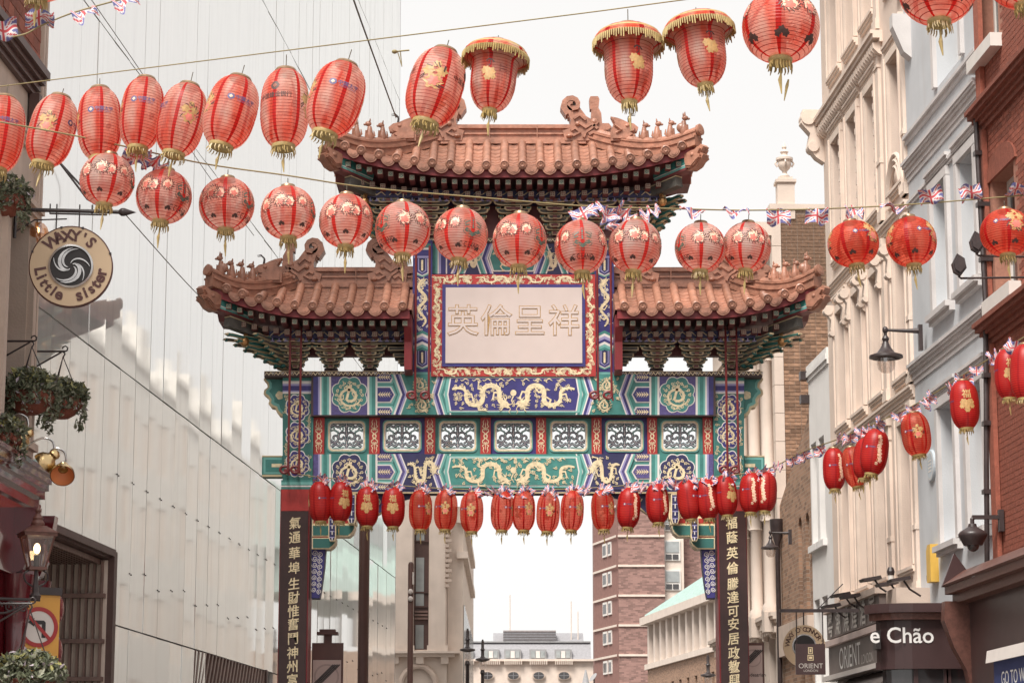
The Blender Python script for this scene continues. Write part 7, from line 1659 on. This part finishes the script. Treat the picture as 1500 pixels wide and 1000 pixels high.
za_ = rpt(1480, 955, .9)[1]; m = MB().mat('awning_blue').prismx([(.2, za_ + .1), (1.0, za_ - .05), (1.0, za_ - .55), (.2, za_ - .5)], rx(20), rx(27.9)); m.build('canvas', ab); m = MB().mat('sign_white').prismx([(.15, za_ + .22), (1.06, za_ + .04), (1.08, za_ - .10), (.95, za_ - .08), (.15, za_ + .12)], rx(20), rx(27.95)); m.build('pale_rail', ab)
m = MB().mat('white_letter'); text_on(m, 'GO TO WOK', .22, lambda x, y: (rx(26.9) - x, 1.004, za_ - .3 + y), .0); m.build('lettering', ab)
# ---- hanging signs
hs_ = thing('square_hanging_sign', 'black square hanging sign with gold emblem and pale lettering', 'sign', M_at(1187, 964, 37.0))
m = MB().mat('shop_black').box(-.225, .225, -.03, .03, -.24, .22); m.build('board', hs_)
m = MB().mat('gold_line'); 
for (a, b, c, d) in ((-.035, .035, .07, .17), (-.045, .045, -.03, .055)): m.box(a, b, -.036, -.03, c, d); m.mat('shop_black').box(a + .012, b - .012, -.038, -.035, c + .012, d - .012); m.mat('gold_line').box(a + .022, b - .022, -.041, -.037, c + .025, d - .025)
m.build('emblem', hs_); m = MB().mat('grey_letter'); text_on(m, 'ORIENT', .105, lambda x, y: (x, -.034, -.115 + y)); text_on(m, 'LONDON', .05, lambda x, y: (x, -.034, -.185 + y)); m.build('lettering', hs_)
m = MB().mat('iron').box(-.45, .75, -.02, .02, .70, .75); m.tube([(-.2, 0, .22), (-.2, 0, .7)], .01, 6); m.tube([(.2, 0, .22), (.2, 0, .7)], .01, 6); m.tube([(.1, 0, .72), (.55, .2, 1.15)], .008, 6); m.build('iron_arm', hs_)
ws = thing('round_hanging_sign', 'round tan hanging sign with dark lettering partly behind the black square sign', 'sign', M_at(1178, 946, 38.0))
m = MB().mat('sign_cream').lathe([(.33, -.02), (.33, .02), (.0001, .02)], 40, (0, 0, 0), (0, -1, 0)); m.build('board', ws); m = MB().mat('silver').lathe([(.19, .021), (.19, .03), (.0001, .03)], 30, (0, 0, 0), (0, -1, 0)); m.mat('black').lathe([(.17, .031), (.0001, .033)], 30, (0, 0, 0), (0, -1, 0)); m.build('emblem_disc', ws)
_t = ps_; 
for i, ch in enumerate("WAXY O'CONNOR'S"):
    if ch == ' ': continue
    a = R(170 - 165 * i / 14); m = MB().mat('sign_letter'); u = a - PI / 2; text_on(m, ch, .105, lambda x, y: (.26 * math.cos(a) + x * math.cos(u) - y * math.sin(u), -.025, .26 * math.sin(a) + x * math.sin(u) + y * math.cos(u)), .015); m.build('letter', ws)
m = MB().mat('iron').tube([(0, 0, .33), (0, 0, .55)], .012, 6); m.tube([(-.2, 0, .55), (.6, 0, .55)], .012, 6); m.build('iron_arm', ws)
# ---- wall lamps
def wall_lamp(px, py, wpx, wallpx, Y, label):
    p = P(px, py, Y); k = wpx / 48. * (.0137 * 0 + 1); t = thing('wall_lamp', label, 'lamp', p, 'bell shaped wall lamps on the right'.replace(' on the right', ' along the houses')); r = wpx / F * (Y * 1.02) / 2; s = r / .23
    m = MB().mat('iron').lathe([(.03 * s, .30 * s), (.05 * s, .26 * s), (.035 * s, .22 * s), (.07 * s, .14 * s), (.12 * s, .07 * s), (.225 * s, .03 * s), (.23 * s, 0), (.20 * s, -.01 * s), (.10 * s, .05 * s), (.0001, .1 * s)], 22); m.build('shade', t, True)
    m = MB().mat('lamp_glass').lathe([(.125 * s, .02 * s), (.125 * s, -.08 * s), (.11 * s, -.15 * s), (.06 * s, -.20 * s), (.0001, -.21 * s)], 20, uvs=[0] * 5); m.build('glass', t, True)
    wx_ = (wallpx - px) / F * Y * 1.02
    m = MB().mat('iron').tube([(0, 0, .28 * s), (0, 0, .38 * s)], .022 * s, 8); m.ell((0, 0, .38 * s), (.04 * s, .04 * s, .05 * s)); m.tube([(0, 0, .38 * s), (wx_ * .6, 0, .37 * s), (wx_, 0, .37 * s)], [.018 * s, .026 * s, .04 * s], 8); m.box(wx_ - .03, wx_ + .03, -.05, .05, .1 * s, .45 * s); m.build('bracket', t, True)
wall_lamp(1298, 524, 50, 1349, 35.0, 'black bell shaped wall lamp with glass bowl on the cream house')
wall_lamp(1129, 803, 28, 1157, 45.5, 'black bell shaped wall lamp with glass bowl on the ornate stone building')
# CCTV dome
cc = thing('dome_camera', 'dark dome security camera on a bracket at the red brick corner', 'camera', P(1425, 785, 31.0))
m = MB().mat('iron').lathe([(.05, .16), (.06, .12), (.16, .06), (.185, .03), (.185, 0), (.15, -.06), (.12, -.12), (.0001, -.12)], 22); m.build('housing', cc, True); MB().mat('glass_dark').ell((0, 0, -.12), (.08, .08, .08)).build('dome', cc, True)
m = MB().mat('iron').tube([(0, 0, .15), (0, 0, .22), (.03, 0, .245)], .028, 8); m.box(.0, .37, -.035, .035, .22, .27); m.box(.34, .40, -.06, .06, .06, .34); m.build('bracket', cc)
# floodlights on arms
for i, (px, py, ln, lab) in enumerate(((1404, 389, 1.4, 'dark diamond shaped floodlight on the lower long arm'), (1430, 356, .95, 'dark diamond shaped floodlight on the upper arm'))):
    t = thing('arm_floodlight', lab + ' from the red brick house', 'floodlight', P(px, py, 28.5), 'floodlights on arms from the red brick house')
    m = MB().mat('iron').prism([(-.08, .02), (-.02, .14), (.07, .08), (.09, -.04), (.02, -.13), (-.06, -.08)], -.05, .05); m.prism([(-.06, .02), (-.01, .11), (.05, .06), (.07, -.03), (.01, -.10), (-.05, -.06)], -.08, .07); m.build('lamp_head', t)
    m = MB().mat('iron').tube([(-.0, .03, -.12), (.03, .03, -.15), (ln * .7, .1, -.12 if i == 0 else -.15), (ln, .2, -.1 if i == 0 else -.15)], .014, 6); m.build('arm', t)
for i, (px, py) in enumerate(((1218, 890), (1232, 874), (1246, 876), (1276, 851), (1300, 858), (1318, 852))):
    x, z_ = rp(px, py, .55); t = thing('sign_floodlight', ['flat sign floodlight at the far end of the Chinese lettered fascia', 'second flat sign floodlight over the Chinese lettered fascia', 'third flat sign floodlight over the Chinese lettered fascia', 'flat sign floodlight where the fascia meets the canopy', 'flat sign floodlight at the foot of the cream pilaster', 'flat sign floodlight beside the chipped stone block'][i], 'floodlight', RW.M @ Matrix.Translation((x, .55, z_)), 'small floodlights above the shop fascias')
    m = MB().mat('iron').prismx([(-.14, .03), (.14, -.01), (.16, .03), (-.12, .08)], -.16, .16); m.build('lamp_head', t); m = MB().mat('iron').tube([(.0, -.06, .02), (0, -.14, -.10), (0, -.30, -.20)], .016, 6); m.build('stalk', t)
for i, (px, py) in enumerate(((1305, 842),)):
    x, z_ = rp(px, py, .3); t = thing('small_camera', 'tiny black and white camera on the cream house above the canopy', 'camera', RW.M @ Matrix.Translation((x, .3, z_))); MB().mat('iron').lathe([(.05, 0), (.06, .06), (.04, .12)], 10).build('camera_head', t); MB().mat('sash_white').lathe([(.04, -.12), (.045, 0)], 10).build('mount', t)
m = MB().mat('stone_pale')
x, z_ = rp(1335, 868, .2); o = MB().mat('stone').box(x - .35, x + .35, 0, .5, z_ - .25, z_ + .05).build('pilaster_block'); o.matrix_basis = RW.M; tag(o, 'chipped stone block between the cream and pale blue houses above the canopy', 'block')
